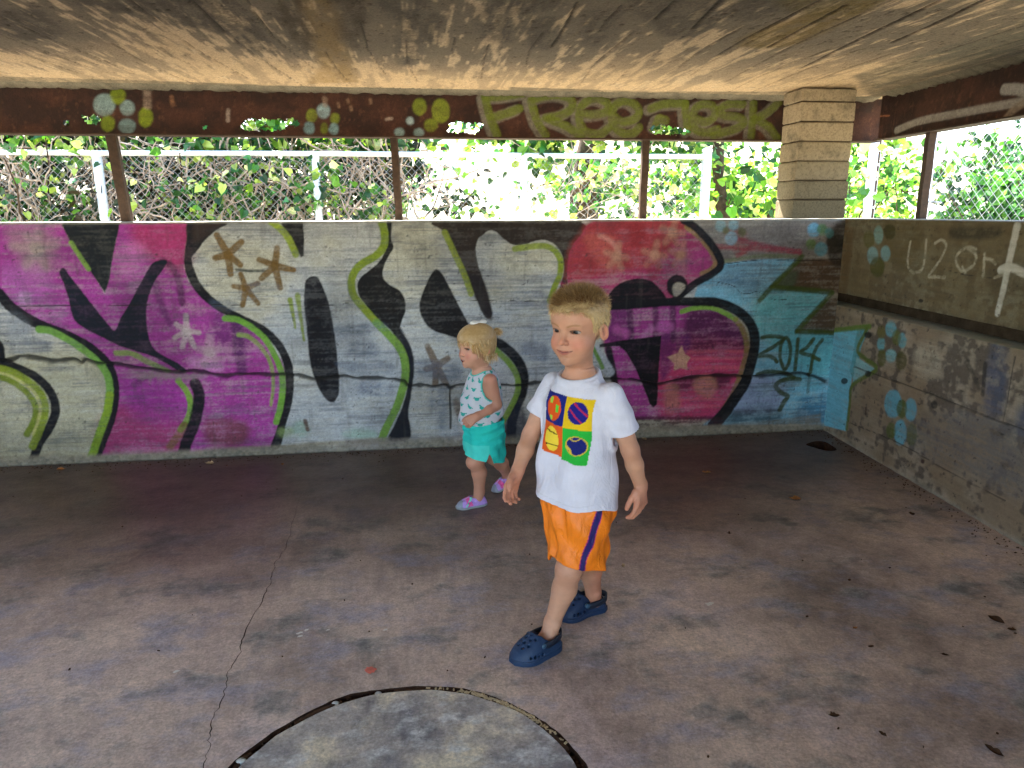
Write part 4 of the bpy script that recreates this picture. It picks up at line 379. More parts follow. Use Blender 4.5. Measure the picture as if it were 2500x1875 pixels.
    for a0, a1, off, lab in ((2.55, 2.86, .008, 'curved dark wooden filler strip in the ring joint at the left'), (1.95, 2.25, .006, 'short brown filler strip at the upper left of the ring joint'), (1.30, 1.62, .004, 'brown filler strip at the top of the ring joint'), (.35, .60, .004, 'dark filler strip at the right end of the ring joint')):
        aa = np.linspace(a0, a1, 14); rr = np.interp(aa, th, ri)+off+.005
        mb = MB(); P = np.c_[pc[0]+rr*np.cos(aa), pc[1]+rr*np.sin(aa), np.full(14, -.008)+rg.normal(size=14)*.0012]
        N = np.c_[np.cos(aa), np.sin(aa), 0*aa]*(.004+.002*rg.random((14, 1))); up = np.array([0, 0, .008])
        Q = np.stack([P-N-up, P+N-up, P+N+up*.6, P-N+up*.6], 1).reshape(-1, 3)
        F = [(4*i+j, 4*i+(j+1) % 4, 4*i+4+(j+1) % 4, 4*i+4+j) for i in range(13) for j in range(4)]+[(3, 2, 1, 0), (52, 53, 54, 55)]
        mb.put(Q, F); o = mb.obj('joint_strip', M_CHIPD); tag(o, lab, 'filler strip', 'filler strips in the ring joint')
    # pebbles in the ring
    for a, s, lab in ((1.985, .011, 'white pebble wedged in the top left of the ring joint'), (1.72, .009, 'small grey pebble at the top of the ring joint'), (2.62, .012, 'grey round pebble in the left of the ring joint'), (2.72, .008, 'pale pebble at the lower left of the ring joint')):
        mb = MB(); rr = np.interp(a, th, (ri+ro)/2); u = np.linspace(0, np.pi, 6)
        for_ = []
        P = np.array([(math.sin(x)*math.cos(y)*(1+.2*rg.random()), math.sin(x)*math.sin(y)*.8, math.cos(x)*.65) for x in u for y in np.arange(8)/8*2*np.pi])*s
        F = [(i*8+j, i*8+(j+1) % 8, i*8+8+(j+1) % 8, i*8+8+j) for i in range(5) for j in range(8)]
        mb.put(P+np.array([pc[0]+rr*math.cos(a), pc[1]+rr*math.sin(a), -.012+s*.6]), F); o = mb.obj('pebble', M_STONE, smooth=True); tag(o, lab, 'pebble', 'pebbles in the ring joint')
    # orange-red spot on the floor; white flecks lie there as paint
    def blot(name, c, r, mat, lab, cat, seed, elong=1.0, rot=0):
        g = np.random.default_rng(seed); a = np.arange(18)/18*2*np.pi; q = r*(.65+.5*g.random(18)); P = np.c_[q*np.cos(a)*elong, q*np.sin(a)]
        cs, sn = math.cos(rot), math.sin(rot); P = P @ np.array([[cs, sn], [-sn, cs]])
        V_ = np.c_[np.concatenate([[[0, 0]], P])+np.array(c), np.full(19, .0025)]; F = np.array([(0, 1+i, 1+(i+1) % 18) for i in range(18)])
        o = add(name, mesh_np(name, V_, F, None, False, mat)); tag(o, lab, cat); return o
    blot('orange_spot', (-.177, 1.958), .017, simple('orange_red', lin('d87462'), .6, 0, .3, .25, 60, 0), 'orange-red spot on the floor above the round pad', 'paint spot', 3, 1.25, -.6)
    mw = simple('white_speck', lin('d8d4cc'), .8, 0, .3, .1, 60, 0)
    for i, (x, y, r) in enumerate(((-.42, 2.19, .007), (-.40, 2.205, .005), (-.415, 2.17, .006), (-.33, 2.195, .004), (-.14, 2.17, .005), (.99, 2.178, .011), (-.76, 2.03, .006))):
        blot('white_chip', (x, y), r, mw, ['white paint fleck beside the floor crack, the middle of a small cluster', 'white paint fleck beside the floor crack, far side of a small cluster', 'white paint fleck beside the floor crack, near side of a small cluster', 'single white fleck just right of the cluster by the crack', 'white fleck alone on the floor left of the boy', 'pale oval chip on the floor right of the boy', 'white fleck on the floor left of the crack'][i], 'paint fleck', 20+i, 1.8, .5)
    return ro, ri
build_floor()

# ------------------------------------------------------------------ dry leaves on the floor
def leaf_litter():
    spots = [(-1.937, 3.965, .05, M_CHIP, 'orange brown dry leaf at the foot of the wall, far left'), (-1.166, 3.953, .06, M_CHIPL, 'pale upright dry leaf at the wall foot under the magenta letter'),
      (-.763, 3.882, .035, M_CHIP, 'small rust coloured leaf near the wall under the black S outline'), (1.345, 4.04, .05, M_CHIPL, 'pale leaf at the wall foot under the red letter'),
      (1.493, 3.431, .05, M_CHIP, 'curled tan leaf on the dark floor between the boy and the corner'), (1.769, 3.026, .06, M_CHIP, 'flat brown leaf on the dark floor in front of the corner'),
      (.765, 2.489, .034, M_CHIPL, 'small tan leaf on the floor right behind the boy'), (1.902, 1.941, .060, M_CHIPD, 'large dark curled leaf at the right edge of the floor'),
      (1.91, 1.885, .032, M_CHIPD, 'small dark leaf beside the large dark one at the right'), (1.595, 1.789, .026, M_CHIPD, 'dark twisted leaf left of the two dark leaves'),
      (1.396, 1.863, .022, M_CHIPD, 'tiny dark leaf in the middle of the right floor'), (1.096, 1.576, .034, M_CHIPD, 'dark crumpled leaf on the right foreground floor'),
      (1.185, 1.493, .026, M_CHIPD, 'broken dark leaf crumbs near the bottom right'), (1.425, 1.394, .050, M_CHIPD, 'dark lacy leaf at the bottom right corner'),
      (1.408, 1.967, .022, M_CHIP, 'thin brown twig-like leaf in the middle of the right floor'), (1.575, 2.266, .02, M_CHIPD, 'small dark leaf far right of the boy'),
      (1.301, 2.716, .03, M_CHIPD, 'dark leaf on the floor behind the boy\'s left hand'), (2.209, 2.791, .04, M_CHIPD, 'dark leaf near the foot of the right wall'), (2.066, 2.409, .016, M_CHIPL, 'pale leaf scrap near the right wall')]
    rg = np.random.default_rng(12)
    for x, y, s, m, lab in spots:
        n = 9; t = np.linspace(0, 1, n); hw = .30*np.sin(np.pi*t**.8)*(1+.25*rg.normal(size=n)); curl = .25+.35*rg.random()
        up = curl*.5*(t-.45)**2*2; V = []
        for i in range(n):
            for k, q in enumerate((-1, -.45, 0, .45, 1)): V.append(((t[i]-.5), hw[i]*q*.9, .02+up[i]+abs(q)**1.6*curl*.30*hw[i]/.3))
        V = np.array(V)*s; F = [(i*5+j, i*5+j+1, i*5+6+j, i*5+5+j) for i in range(n-1) for j in range(4)]
        a = rg.random()*6.28; Rm = np.array(Matrix.Rotation(a, 3, 'Z')); V = V @ Rm.T
        V[:, 2] -= V[:, 2].min()-.001
        mb = MB(); mb.put(V+np.array([x, y, 0]), F); o = mb.obj('dry_leaf', m, smooth=True); tag(o, lab, 'dry leaf', 'dry leaves on the floor')
leaf_litter()

# ------------------------------------------------------------------ back wall
def crack_depth(U, V, lines):
    d = np.zeros(U.shape); dirt = np.zeros(U.shape); wob = (vnoise(U, V, 25, 25, 77, 3)-.5)*8
    for P, w, dep in lines:
        Q = catmull(np.array(P, float), 4); rg = np.random.default_rng(len(P)); Q = Q+np.interp(np.arange(len(Q)), np.arange(0, len(Q), 2), rg.normal(size=(len(Q)+1)//2)*2.5)[:, None]*np.array([[.2, 1]])
        dd, t = seg_dist(Q, U, V); ww = w*(.25+1.5*vnoise(U, V, 60, 400, 91, 3))
        k = 1-smst(ww*.35, ww*1.1, np.abs(dd+wob*.15)); d = np.maximum(d, k*dep); dirt = np.maximum(dirt, k)
    return d, dirt
def back_wall():
    us = axis([(-5.0, -2.5, .05), (-2.5, CX, .005)]); vs_ = axis([(0, HW-.012, .005)])
    U, V = np.meshgrid(us*1000, vs_*1000)
    n1 = vnoise(U+9e3, V, 300, 220, 11, 4); n2 = vnoise(U+9e3, V, 40, 30, 12, 3); n3 = vnoise(U+9e3, V+3e3, 400, 9, 13, 3); n4 = vnoise(U+9e3, V, 14, 12, 14, 2)
    cream = lin('cfc6b0', PK); white = lin('d6d2cc', PK)
    t = smst(.3, .7, n1)[..., None]; base = cream*(1-t)+white*t
    g = smst(.44, .66, .45*n3+.3*n1+.25*n2)[..., None]*.7; base = base*(1-g)+lin('7c7f86', PK)*g
    top = smst(900, 1250, V)[..., None]*.25; base = base*(1-top)+lin('a89c84', PK)*top
    base = base*(1+.25*(n2-.5))[..., None]*(1+.16*(n3-.5))[..., None]
    C = paint(U, V, base, BACK, 3)
    # chips, pits, drips and soot on top of the paint
    bd = vnoise(U+9e3, V+7e3, 900, 7, 17, 2); n6 = vnoise(U+4e3, V+1e3, 130, 45, 18, 4)
    lum = smst(.04, .30, C.mean(-1)); sm = (smst(.52, .70, .6*n6+.4*bd)*.45*lum)[..., None]; C = C*(1-sm)+lin('555a66', PK)*sm
    pit = smst(.72, .82, n4*.7+.3*n2)[..., None]*.6; C = C*(1-pit)+lin('3a3532', PK)*pit
    gr = vnoise(U+2e3, V+8e3, 520, 380, 25, 4); g2 = vnoise(U+1e3, V+3e3, 9, 8, 26, 2); g3 = vnoise(U+6e3, V, 26, 210, 27, 3)
    C = C*(1+.20*(n3-.5))[..., None]*(1+.34*(n2-.5))[..., None]*(1-.34*smst(.42, .70, gr))[..., None]*(1+.42*(g2-.5))[..., None]
    dr = (smst(.66, .80, g3)*.22)[..., None]; C = C*(1-dr)+lin('4a4640', PK)*dr
    lines = [(CRACKS['main'], 12.5, .018), (CRACKS['vert'], 6, .008), (CRACKS['joint'], 1.6, .003), (CRACKS['corner'], 2.2, .004), (CRACKS['blue'], 1.6, .002)]
    d, dirt = crack_depth(U, V, lines)
    wide = np.array([(-1.75, .62), (-1.45, .59)])*1000
    dd, _ = seg_dist(np.array([(-1700, CRACKS['main'][12][1]), (-1180, CRACKS['main'][16][1]-4)], float), U, V-(-22))
    spall = (1-smst(6, 34, dd+(n4-.5)*44))*smst(-1650, -1500, U)*(1-smst(-1250, -1120, U)); d = np.maximum(d, spall*.010)
    C = C*(1-.6*spall[..., None])+lin('8d8078', PK)*.6*spall[..., None]
    C = C*(1-.85*dirt[..., None])+lin('1a1512', PK)*.85*dirt[..., None]
    # rough render at the foot of the wall
    foot = 1-smst(20, 62, V+(vnoise(U, V*0, 90, 1, 21, 3)-.5)*45)
    rough = vnoise(U, V, 16, 14, 22, 3)
    fc = lin('8a8272', PK)*(.45+1.1*rough[..., None]); C = C*(1-.85*foot[..., None])+fc*.75*foot[..., None]
    disp = -.0015*(n3-.5)*2-.0012*(n4-.5)+d-foot*(.006+.014*rough)
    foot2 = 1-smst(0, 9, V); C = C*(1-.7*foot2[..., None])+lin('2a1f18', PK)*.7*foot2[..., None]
    Y = CY+disp
    G = np.stack([U/1000, Y, V/1000], -1).reshape(-1, 3); nu = len(us); nv = len(vs_); F = grid_faces(nv, nu)
    # arris, ledge, back and ends
    ex = []; ec = []; Fx = []
    tr_ = G[-nu:]; ba = np.arange(len(G)-nu, len(G)); s = len(G)
    lipz = HW+(vnoise(us*1000, us*0, 60, 1, 5, 3)-.5)*.006
    r1 = np.c_[us, np.full(nu, CY+.010), lipz]; TH = .50
    r2 = np.c_[us, np.full(nu, CY+TH), np.full(nu, HW)]; r3 = np.c_[us, np.full(nu, CY+TH), np.full(nu, -.06)]
    i1 = s+np.arange(nu); i2 = i1+nu; i3 = i2+nu
    for a, b in ((ba, i1), (i1, i2), (i2, i3)): Fx.append(np.stack([a[:-1], a[1:], b[1:], b[:-1]], -1))
    gv = np.concatenate([G, r1, r2, r3]); tc = lin('a8a69c', PK)
    cc = np.concatenate([C.reshape(-1, 3), np.tile(tc, (3*nu, 1))])
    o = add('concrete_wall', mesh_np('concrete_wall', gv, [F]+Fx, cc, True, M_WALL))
    tag(o, 'long low concrete wall covered in magenta, white, black and red graffiti letters', 'wall')
back_wall()

# ------------------------------------------------------------------ right wall: lower part, shadow slot, upper band
def right_wall():
    S0, S1 = -.45, 4.6; Z1, Z2 = .785, .868
    def panel(name, z0, z1, seed, parent, jl, tint):
        us = axis([(S0, -.01, .05), (-.01, 1.95, .005), (1.95, S1, .05)]); vs_ = axis([(z0, z1, .005)]); U, V = np.meshgrid(us*1000, vs_*1000)
        n1 = vnoise(U, V, 220, 160, seed, 4); n2 = vnoise(U, V, 36, 28, seed+1, 3); n4 = vnoise(U, V, 13, 11, seed+2, 2); n3 = vnoise(U, V+2e3, 300, 10, seed+3, 3); n5 = vnoise(U, V, 60, 260, seed+4, 3)
        a, b_, c_ = (lin(h, PK) for h in tint); t = smst(.3, .7, n1)[..., None]; base = a*(1-t)+b_*t
        g = smst(.46, .60, .4*n2+.3*n5+.3*n1)[..., None]*.85; base = base*(1-g)+c_*g
        C = paint(U, V, base, RIGHT, seed+9)
        pit = smst(.74, .82, n4*.75+.25*n2)[..., None]*.75; C = C*(1-pit)+lin('2c2620', PK)*pit
        C = C*(1+.3*(n3-.5))[..., None]*(1+.3*(n2-.5))[..., None]
        d = np.zeros(U.shape)
        if jl: d, dirt = crack_depth(U, V, jl); C = C*(1-.7*dirt[..., None])+lin('2a241e', PK)*.7*dirt[..., None]
        foot = (1-smst(0, 26, V+(vnoise(U, V*0, 60, 1, 31, 3)-.5)*30)) if z0 == 0 else 0*U
        C = C*(1-.6*foot[..., None])+(lin('a39a88', PK)*(.5+n2)[..., None])*.6*foot[..., None]
        step = 0*U
        if z0 == 0:       # the boards of the formwork sat at slightly different depths
            za = np.interp(U, [p_[0] for p_ in RJOINTS['a']], [p_[1] for p_ in RJOINTS['a']]); zb = np.interp(U, [p_[0] for p_ in RJOINTS['b']], [p_[1] for p_ in RJOINTS['b']])
            step = -.004*(V < za)-.003*(V < zb)
        off = d+step-.0012*(n3-.5)*2-.0014*(n4-.5)-foot*.008*vnoise(U, V, 16, 14, 33, 3)
        P = C0-DR*(U/1000)[..., None]+NR*off[..., None]; P[..., 2] = V/1000
        G = P.reshape(-1, 3); nu = len(us); nv = len(vs_); F = grid_faces(nv, nu, False)
        dep = .40
        s = len(G); bt = np.arange(nu); tp = np.arange(len(G)-nu, len(G))
        bev = .006
        t1 = np.array([rw(u, bev, z1+.004) for u in us]); t2 = np.array([rw(u, dep, z1+.004) for u in us]); b2 = np.array([rw(u, dep, z0) for u in us])
        i1 = s+np.arange(nu); i2 = i1+nu; i3 = i2+nu
        Fx = [np.stack([x[:-1], x[1:], y[1:], y[:-1]], -1) for x, y in ((tp, i1), (i1, i2), (i2, i3), (i3, bt))]
        cc = np.concatenate([C.reshape(-1, 3), np.tile(lin('97907f', PK), (3*nu, 1))])
        return add(name, mesh_np(name, np.concatenate([G, t1, t2, b2]), [F]+Fx, cc, True, M_WALL), parent)
    root = empty('concrete_wall', tuple(C0), 'right hand concrete wall with a horizontal slot, blue flower dots and white scrawl', 'wall')
    root.location = (0, 0, 0)
    panel('lower_wall', 0, Z1, 41, root, [(RJOINTS['a'], 5, .006), (RJOINTS['b'], 3, .004), (RJOINTS['v'], 3, .003)], ('8a7760', 'a39480', '544a40'))
    panel('upper_band', Z2, HW-.004, 61, root, [(RJOINTS['c'], 2, .003)], ('6c6148', '827c66', '423a2a'))
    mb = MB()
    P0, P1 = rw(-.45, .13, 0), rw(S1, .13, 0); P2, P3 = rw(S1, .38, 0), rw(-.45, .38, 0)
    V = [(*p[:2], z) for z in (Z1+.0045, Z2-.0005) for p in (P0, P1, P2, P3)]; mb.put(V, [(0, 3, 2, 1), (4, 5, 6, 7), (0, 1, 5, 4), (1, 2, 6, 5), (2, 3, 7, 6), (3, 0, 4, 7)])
    mb.obj('slot_back', simple('shaded_slot_concrete', lin('3e3226'), .95, 0, .1, .45, 14, .5), root)  # dark colour carries the shade inside the slot
right_wall()

# ------------------------------------------------------------------ roof slab with board marks
def roof():
    gx = sorted(set([round(float(np.mean([p_[0] for p_ in l_])), 0) for l_ in CLINES]))
    grooves = []
    for l_ in CLINES: grooves.append((np.array(l_, float), 5.0))
    rg = np.random.default_rng(9)
    for x in np.arange(-2300, 3000, 178): 
        y0 = rg.uniform(2000, 3600); y1 = rg.uniform(y0+300, 4480); xx = x+rg.normal()*22; grooves.append((np.array([(xx, y0), (xx+rg.normal()*6, (y0+y1)/2), (xx+(y1-y0)*.05, y1)]), 2.4))
    us = axis([(-5.2, -2.7, .25), (-2.7, 2.95, .0075), (2.95, 3.3, .1)]); vs_ = axis([(-2.4, 2.1, .3), (2.1, 4.49, .0125), (4.49, 4.75, .05)])
    U, V = np.meshgrid(us*1000, vs_*1000)
    n1 = vnoise(U+9e3, V, 110, 620, 101, 4); n2 = vnoise(U+9e3, V, 32, 130, 102, 4); n3 = vnoise(U+9e3, V, 20, 18, 103, 3); n4 = vnoise(U+9e3, V, 500, 500, 104, 2); n5 = vnoise(U+9e3, V, 12, 300, 105, 2)
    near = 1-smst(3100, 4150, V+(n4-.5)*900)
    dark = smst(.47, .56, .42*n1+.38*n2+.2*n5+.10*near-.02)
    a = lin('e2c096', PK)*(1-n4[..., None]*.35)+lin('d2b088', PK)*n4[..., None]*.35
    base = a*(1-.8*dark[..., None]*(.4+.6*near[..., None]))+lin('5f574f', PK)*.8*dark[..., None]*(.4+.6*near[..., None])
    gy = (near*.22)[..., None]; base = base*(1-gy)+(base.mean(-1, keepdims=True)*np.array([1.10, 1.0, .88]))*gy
    lt = smst(.55, .72, n2*.6+n3*.4)[..., None]*.4*(1-dark[..., None]); base = base*(1-lt)+lin('f0dcbc', PK)*lt
    C = paint(U, V, base, CEIL, 110, (30, 260))
    d = np.zeros(U.shape); dirt = 0*d
    for P, w in grooves:
        lo = P.min(0)-40; hi = P.max(0)+40; cs = np.where((us*1000 > lo[0]) & (us*1000 < hi[0]))[0]; rs = np.where((vs_*1000 > lo[1]) & (vs_*1000 < hi[1]))[0]
        if len(cs) < 2 or len(rs) < 2: continue
        sl = (slice(rs[0], rs[-1]+1), slice(cs[0], cs[-1]+1)); dd, t = seg_dist(catmull(P, 4), U[sl], V[sl])
        k = 1-smst(w*.6, w*1.9, dd+(n3[sl]-.5)*4); d[sl] = np.maximum(d[sl], k*.006); dirt[sl] = np.maximum(dirt[sl], k*(.8 if w > 4 else .5))
    pits = smst(.68, .76, n3*.8+n2*.2); d = np.maximum(d, pits*.005); dirt = np.maximum(dirt, pits*.6)
    C = C*(1-dirt[..., None])+lin('33291f', PK)*dirt[..., None]
    C = C*(1+.3*(n3-.5))[..., None]
    bow = .012*np.sin(U/900)+(n4-.5)*.012
    Z = ZC+d-.002*(n2-.5)-.002*(n5-.5)+0*bow
    G = np.stack([U/1000, V/1000, Z], -1).reshape(-1, 3); nu = len(us); nv = len(vs_); F = grid_faces(nv, nu, True)
    s = len(G); mb = np.array([(us[0], vs_[0], ZC+.2), (us[-1], vs_[0], ZC+.2), (us[-1], vs_[-1], ZC+.2), (us[0], vs_[-1], ZC+.2), (us[0], vs_[0], ZC), (us[-1], vs_[0], ZC), (us[-1], vs_[-1], ZC), (us[0], vs_[-1], ZC)])
    FB = np.array([(0, 1, 2, 3), (4, 5, 1, 0), (5, 6, 2, 1), (6, 7, 3, 2), (7, 4, 0, 3)])+s
    cc = np.concatenate([C.reshape(-1, 3), np.tile(lin('9a9484', PK), (8, 1))])
    o = add('concrete_roof', mesh_np('concrete_roof', np.concatenate([G, mb]), [F, FB], cc, True, M_CEIL))
    tag(o, 'low concrete roof slab overhead with board marks and dark water stains', 'roof')
    # ragged cement lip where slab meets the steel
    def lip(P0, P1, inw, name):
        n = 420; t = np.linspace(0, 1, n); P = np.array(P0)*(1-t[:, None])+np.array(P1)*t[:, None]
        rows = []; q = np.array(inw)
        for k, (dy, dz) in enumerate(((.10, .004), (.07, -.006), (.035, -.014), (.006, -.020), (-.004, -.012))):
            nz = vnoise(t*6000, 0*t+k*50, 18, 40, 200+k, 3)-.5; rows.append(P+q*(dy+nz[:, None]*.016)+np.c_[0*t, 0*t, dz+nz*.016])
        V = np.concatenate(rows); nn = vnoise(np.tile(t*6000, 5), np.repeat(np.arange(5)*20., n), 30, 30, 210, 3)
        c = lin('857a66', PK)*(.55+.9*nn[:, None])
        return add(name, mesh_np(name, V, grid_faces(5, n), c, True, M_CEIL), o)
    lip((-5, CY+TB, ZC), (CX+.35, CY+TB, ZC), (0, -1, 0), 'cement_lip')
    lip(tuple(rw(4.4, TR, ZC)), tuple(rw(-.2, TR, ZC)), tuple(-NR), 'cement_lip')
roof()

# ------------------------------------------------------------------ steel beams
def steel_beam(name, org, ax, nrm, L0, L1, ops, holes, seed, label, fine=(0, 5)):
    us = axis([(L0, fine[0], .06), (fine[0], fine[1], .006)] + ([(fine[1], L1, .06)] if L1 > fine[1] else [])) if L0 < fine[0] else axis([(L0, fine[1], .006)]+([(fine[1], L1, .06)] if L1 > fine[1] else []))
    vs_ = axis([(ZB+.008, ZC+.01, .006)]); U, V = np.meshgrid(us*1000, vs_*1000)
    n1 = vnoise(U+9e3, V, 120, 90, seed, 4); n2 = vnoise(U+9e3, V, 14, 16, seed+1, 3); n3 = vnoise(U+9e3, V, 24, 160, seed+2, 3)
    t = smst(.3, .7, n1)[..., None]; base = lin('331c14', PK)*(1-t)+lin('4c2b1e', PK)*t
    g = smst(.58, .75, .5*n3+.5*n2)[..., None]*.5; base = base*(1-g)+lin('66402c', PK)*g
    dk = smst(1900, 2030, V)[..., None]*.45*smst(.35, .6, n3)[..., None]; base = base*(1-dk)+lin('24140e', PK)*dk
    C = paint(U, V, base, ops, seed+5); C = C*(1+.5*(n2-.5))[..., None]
    P = np.array(org)+np.array(ax)*(U/1000)[..., None]; P = P+np.array(nrm)*((n1-.5)*.004)[..., None]; P[..., 2] = V/1000
    F = grid_faces(len(vs_), len(us)); cu = U.ravel()[F].mean(1); cv = V.ravel()[F].mean(1); kill = np.zeros(len(F), bool)
    wob = (vnoise(cu+9e3, cv, 14, 12, seed+8, 2)-.5)*26
    for h in holes:
        H = catmull(np.array(h, float), 3, True); d, _ = seg_dist(H, cu, cv, True); d = np.where(poly_in(H, cu, cv), -d, d); kill |= (d+wob) < 0
    root = empty(name, (0, 0, 0), label, 'beam')
    G = P.reshape(-1, 3); F2 = F[~kill]; cc = C.reshape(-1, 3)
    back = G+np.array(nrm)*.009
    o = add('web', mesh_np('web', np.concatenate([G, back]), [F2, F2[:, ::-1]+len(G)], np.concatenate([cc, cc*.8]), True, M_STEEL), root)
    mb = MB(); a = np.array(ax); n_ = np.array(nrm); A = np.array(org)
    def plate(z0, z1, f0, f1):
        c = [A+a*L0+n_*f0, A+a*L1+n_*f0, A+a*L1+n_*f1, A+a*L0+n_*f1]; V = [(*p[:2], z) for z in (z0, z1) for p in c]
        mb.put(V, [(0, 3, 2, 1), (4, 5, 6, 7), (0, 1, 5, 4), (1, 2, 6, 5), (2, 3, 7, 6), (3, 0, 4, 7)])
    plate(ZB, ZB+.008, -.022, .075); mb.obj('bottom_flange', M_RUST, root)
    return root
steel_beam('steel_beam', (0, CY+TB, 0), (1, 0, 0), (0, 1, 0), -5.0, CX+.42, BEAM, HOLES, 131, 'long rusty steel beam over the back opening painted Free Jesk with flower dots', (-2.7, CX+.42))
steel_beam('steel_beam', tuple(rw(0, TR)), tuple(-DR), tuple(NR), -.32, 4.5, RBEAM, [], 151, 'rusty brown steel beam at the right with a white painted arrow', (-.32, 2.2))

# ------------------------------------------------------------------ steel posts on the walls
def post(x, y, label, w=.048, dx=0, ang=0):
    mb = MB(); z0, z1 = HW, ZB
    Rm = np.array(Matrix.Rotation(ang, 3, 'Z')); h = w/2
    # angle-section post with a rounded back
    P = np.array([(-h, -h), (h*.7, -h), (h, -h*.6), (h, h), (-h*.2, h), (-h, h*.5)])
    V = []
    for k, z in enumerate(np.linspace(z0, z1, 7)):
        wv = .0015*math.sin(k*2.1+x*9)
        for px, py in P:
            q = Rm @ np.array([px+wv, py, 0]); V.append((x+dx*(1-(z-z0)/(z1-z0))+q[0], y+q[1], z))
    n = 6; F = [(i*n+j, i*n+(j+1) % n, (i+1)*n+(j+1) % n, (i+1)*n+j) for i in range(6) for j in range(n)]+[tuple(range(n-1, -1, -1)), tuple(range(6*n, 7*n))]
    mb.put(V, F)
    o = mb.obj('steel_post', M_RUST); tag(o, label, 'post', 'rusty posts between the walls and the beams'); return o
post(-1.67, CY+TB+.03, 'rusty steel post on the graffiti wall, leaning, near the left end', .05, .03)
post(-.10, CY+TB+.03, 'rusty steel post on the wall in the middle of the back opening', .045, .012)
post(1.435, CY+TB+.03, 'rusty steel post on the wall under the lettering Jesk', .048, -.006)
_p = rw(.155, TR+.03); post(_p[0], _p[1], 'dark rusty post on the right wall just past the block pillar', .05, 0, -.05)

# ------------------------------------------------------------------ block pillar
def pillar():
    x0, x1 = 2.212, 2.541; y0, y1 = CY+.018, CY+.21+.018; z0, z1 = HW+.003, ZC-.004
    m, n, l, b = newmat('pillar_block'); v = objco(n, l)
    t = noise_node(n, l, 9, 5, .65, v); t2 = noise_node(n, l, 90, 5, .7, v); oi = n.new('ShaderNodeObjectInfo')
    c = ramp(n, l, t.outputs[0], [(.3, lin('857660')), (.5, lin('9c8a70')), (.72, lin('655a4a'))])
    a = n.new('ShaderNodeAttribute'); a.attribute_type = 'OBJECT'; a.attribute_name = 'grey'
    c = mixc(n, l, c, L4('655b47'), a.outputs['Fac'])
    c = mixc(n, l, c, ramp(n, l, t2.outputs[0], [(.28, (.5,)*3), (.5, (1,)*3), (.8, (1.15,)*3)]), 1.0, 'MULTIPLY')
    pit = noise_node(n, l, 240, 2, .5, v); c = mixc(n, l, c, L4('2c2016'), ramp(n, l, pit.outputs[0], [(.66, (0,)*3), (.73, (.75,)*3)]))
    l.new(c, b.inputs['Base Color']); b.inputs['Roughness'].default_value = .9; b.inputs['Specular IOR Level'].default_value = .2; bump(n, l, b, t2.outputs[0], .5, .004)
    root = empty('block_pillar', ((x0+x1)/2, (y0+y1)/2, z0), 'tan concrete block pillar standing on the wall corner under the roof', 'pillar')
    rg = np.random.default_rng(4)
    zs = [z0]+[z0+.1085*k for k in range(1, 7)]+[z1]
    for k in range(7):
        za, zb = zs[k]+(.0 if k == 0 else .0028), zs[k+1]-.0028
        j = rg.normal(size=3)*.0015; me = MB(); ch = .0055
        X0, X1, Y0, Y1 = x0+j[0], x1+j[1], y0+j[2], y1
        V = []
        for z, i in ((za, ch), (za+ch, 0), (zb-ch, 0), (zb, ch)):
            nseg = 6
            for s_ in range(nseg): V.append((X0+i+(X1-X0-2*i)*s_/nseg, Y0+i, z))
            for s_ in range(nseg): V.append((X1-i, Y0+i+(Y1-Y0-2*i)*s_/nseg, z))
            for s_ in range(nseg): V.append((X1-i-(X1-X0-2*i)*s_/nseg, Y1-i, z))
            for s_ in range(nseg): V.append((X0+i, Y1-i-(Y1-Y0-2*i)*s_/nseg, z))
        V = np.array(V); V[:, 0] += rg.normal(size=len(V))*.0008; V[:, 1] += rg.normal(size=len(V))*.0008; V[:, 2] += rg.normal(size=len(V))*.0006
        K = 24; F = [(i*K+q, i*K+(q+1) % K, (i+1)*K+(q+1) % K, (i+1)*K+q) for i in range(3) for q in range(K)]+[tuple(range(K-1, -1, -1)), tuple(range(3*K, 4*K))]
        me.put(V-np.array(root.location), F); o = me.obj('concrete_block', m, root)
        o['grey'] = [.95, .85, .55, .3, .05, .0, .15][k]  # lower blocks coloured darker to offset light bounced off the ledge
    mb = MB(); mb.box((x0+.006-root.location.x, y0+.006-root.location.y, 0), (x1-.006-root.location.x, y1-.006-root.location.y, z1-z0-.002)); mb.obj('mortar_core', simple('mortar_dark', lin('3a3024'), .95, 0, .1, .3, 60, .3), root)
pillar()

# ------------------------------------------------------------------ chain-link fences
def chain_mesh(P0, P1, z0, z1, pitch=.058, r=.0013):
    P0 = np.array(P0, float); P1 = np.array(P1, float); Lh = np.linalg.norm(P1-P0); ax = (P1-P0)/Lh; nrm = np.array([-ax[1], ax[0], 0]); H = z1-z0
    V = []; F = []; n = 0
    for sgn in (1, -1):
        a = -H if sgn > 0 else 0.0
        for s0 in np.arange(a, Lh+(0 if sgn > 0 else H), pitch):
            # line s = s0 + sgn*(z - z0)
            t0, t1 = 0.0, H
            if sgn > 0: t0 = max(t0, -s0); t1 = min(t1, Lh-s0)
            else: t0 = max(t0, s0-Lh); t1 = min(t1, s0)
            if t1-t0 < .02: continue
            q0 = P0+ax*(s0+sgn*t0)+nrm*(.0025*sgn); q1 = P0+ax*(s0+sgn*t1)+nrm*(.0025*sgn); q0 = np.array([q0[0], q0[1], z0+t0]); q1 = np.array([q1[0], q1[1], z0+t1])
            d = (q1-q0)/np.linalg.norm(q1-q0); u = nrm; w = np.cross(d, u)
            for q in (q0, q1):
                for k in range(3): V.append(q+r*(math.cos(k*2.0944)*u+math.sin(k*2.0944)*w))
            F += [(n, n+1, n+4, n+3), (n+1, n+2, n+5, n+4), (n+2, n, n+3, n+5)]; n += 6
    return np.array(V), np.array(F)
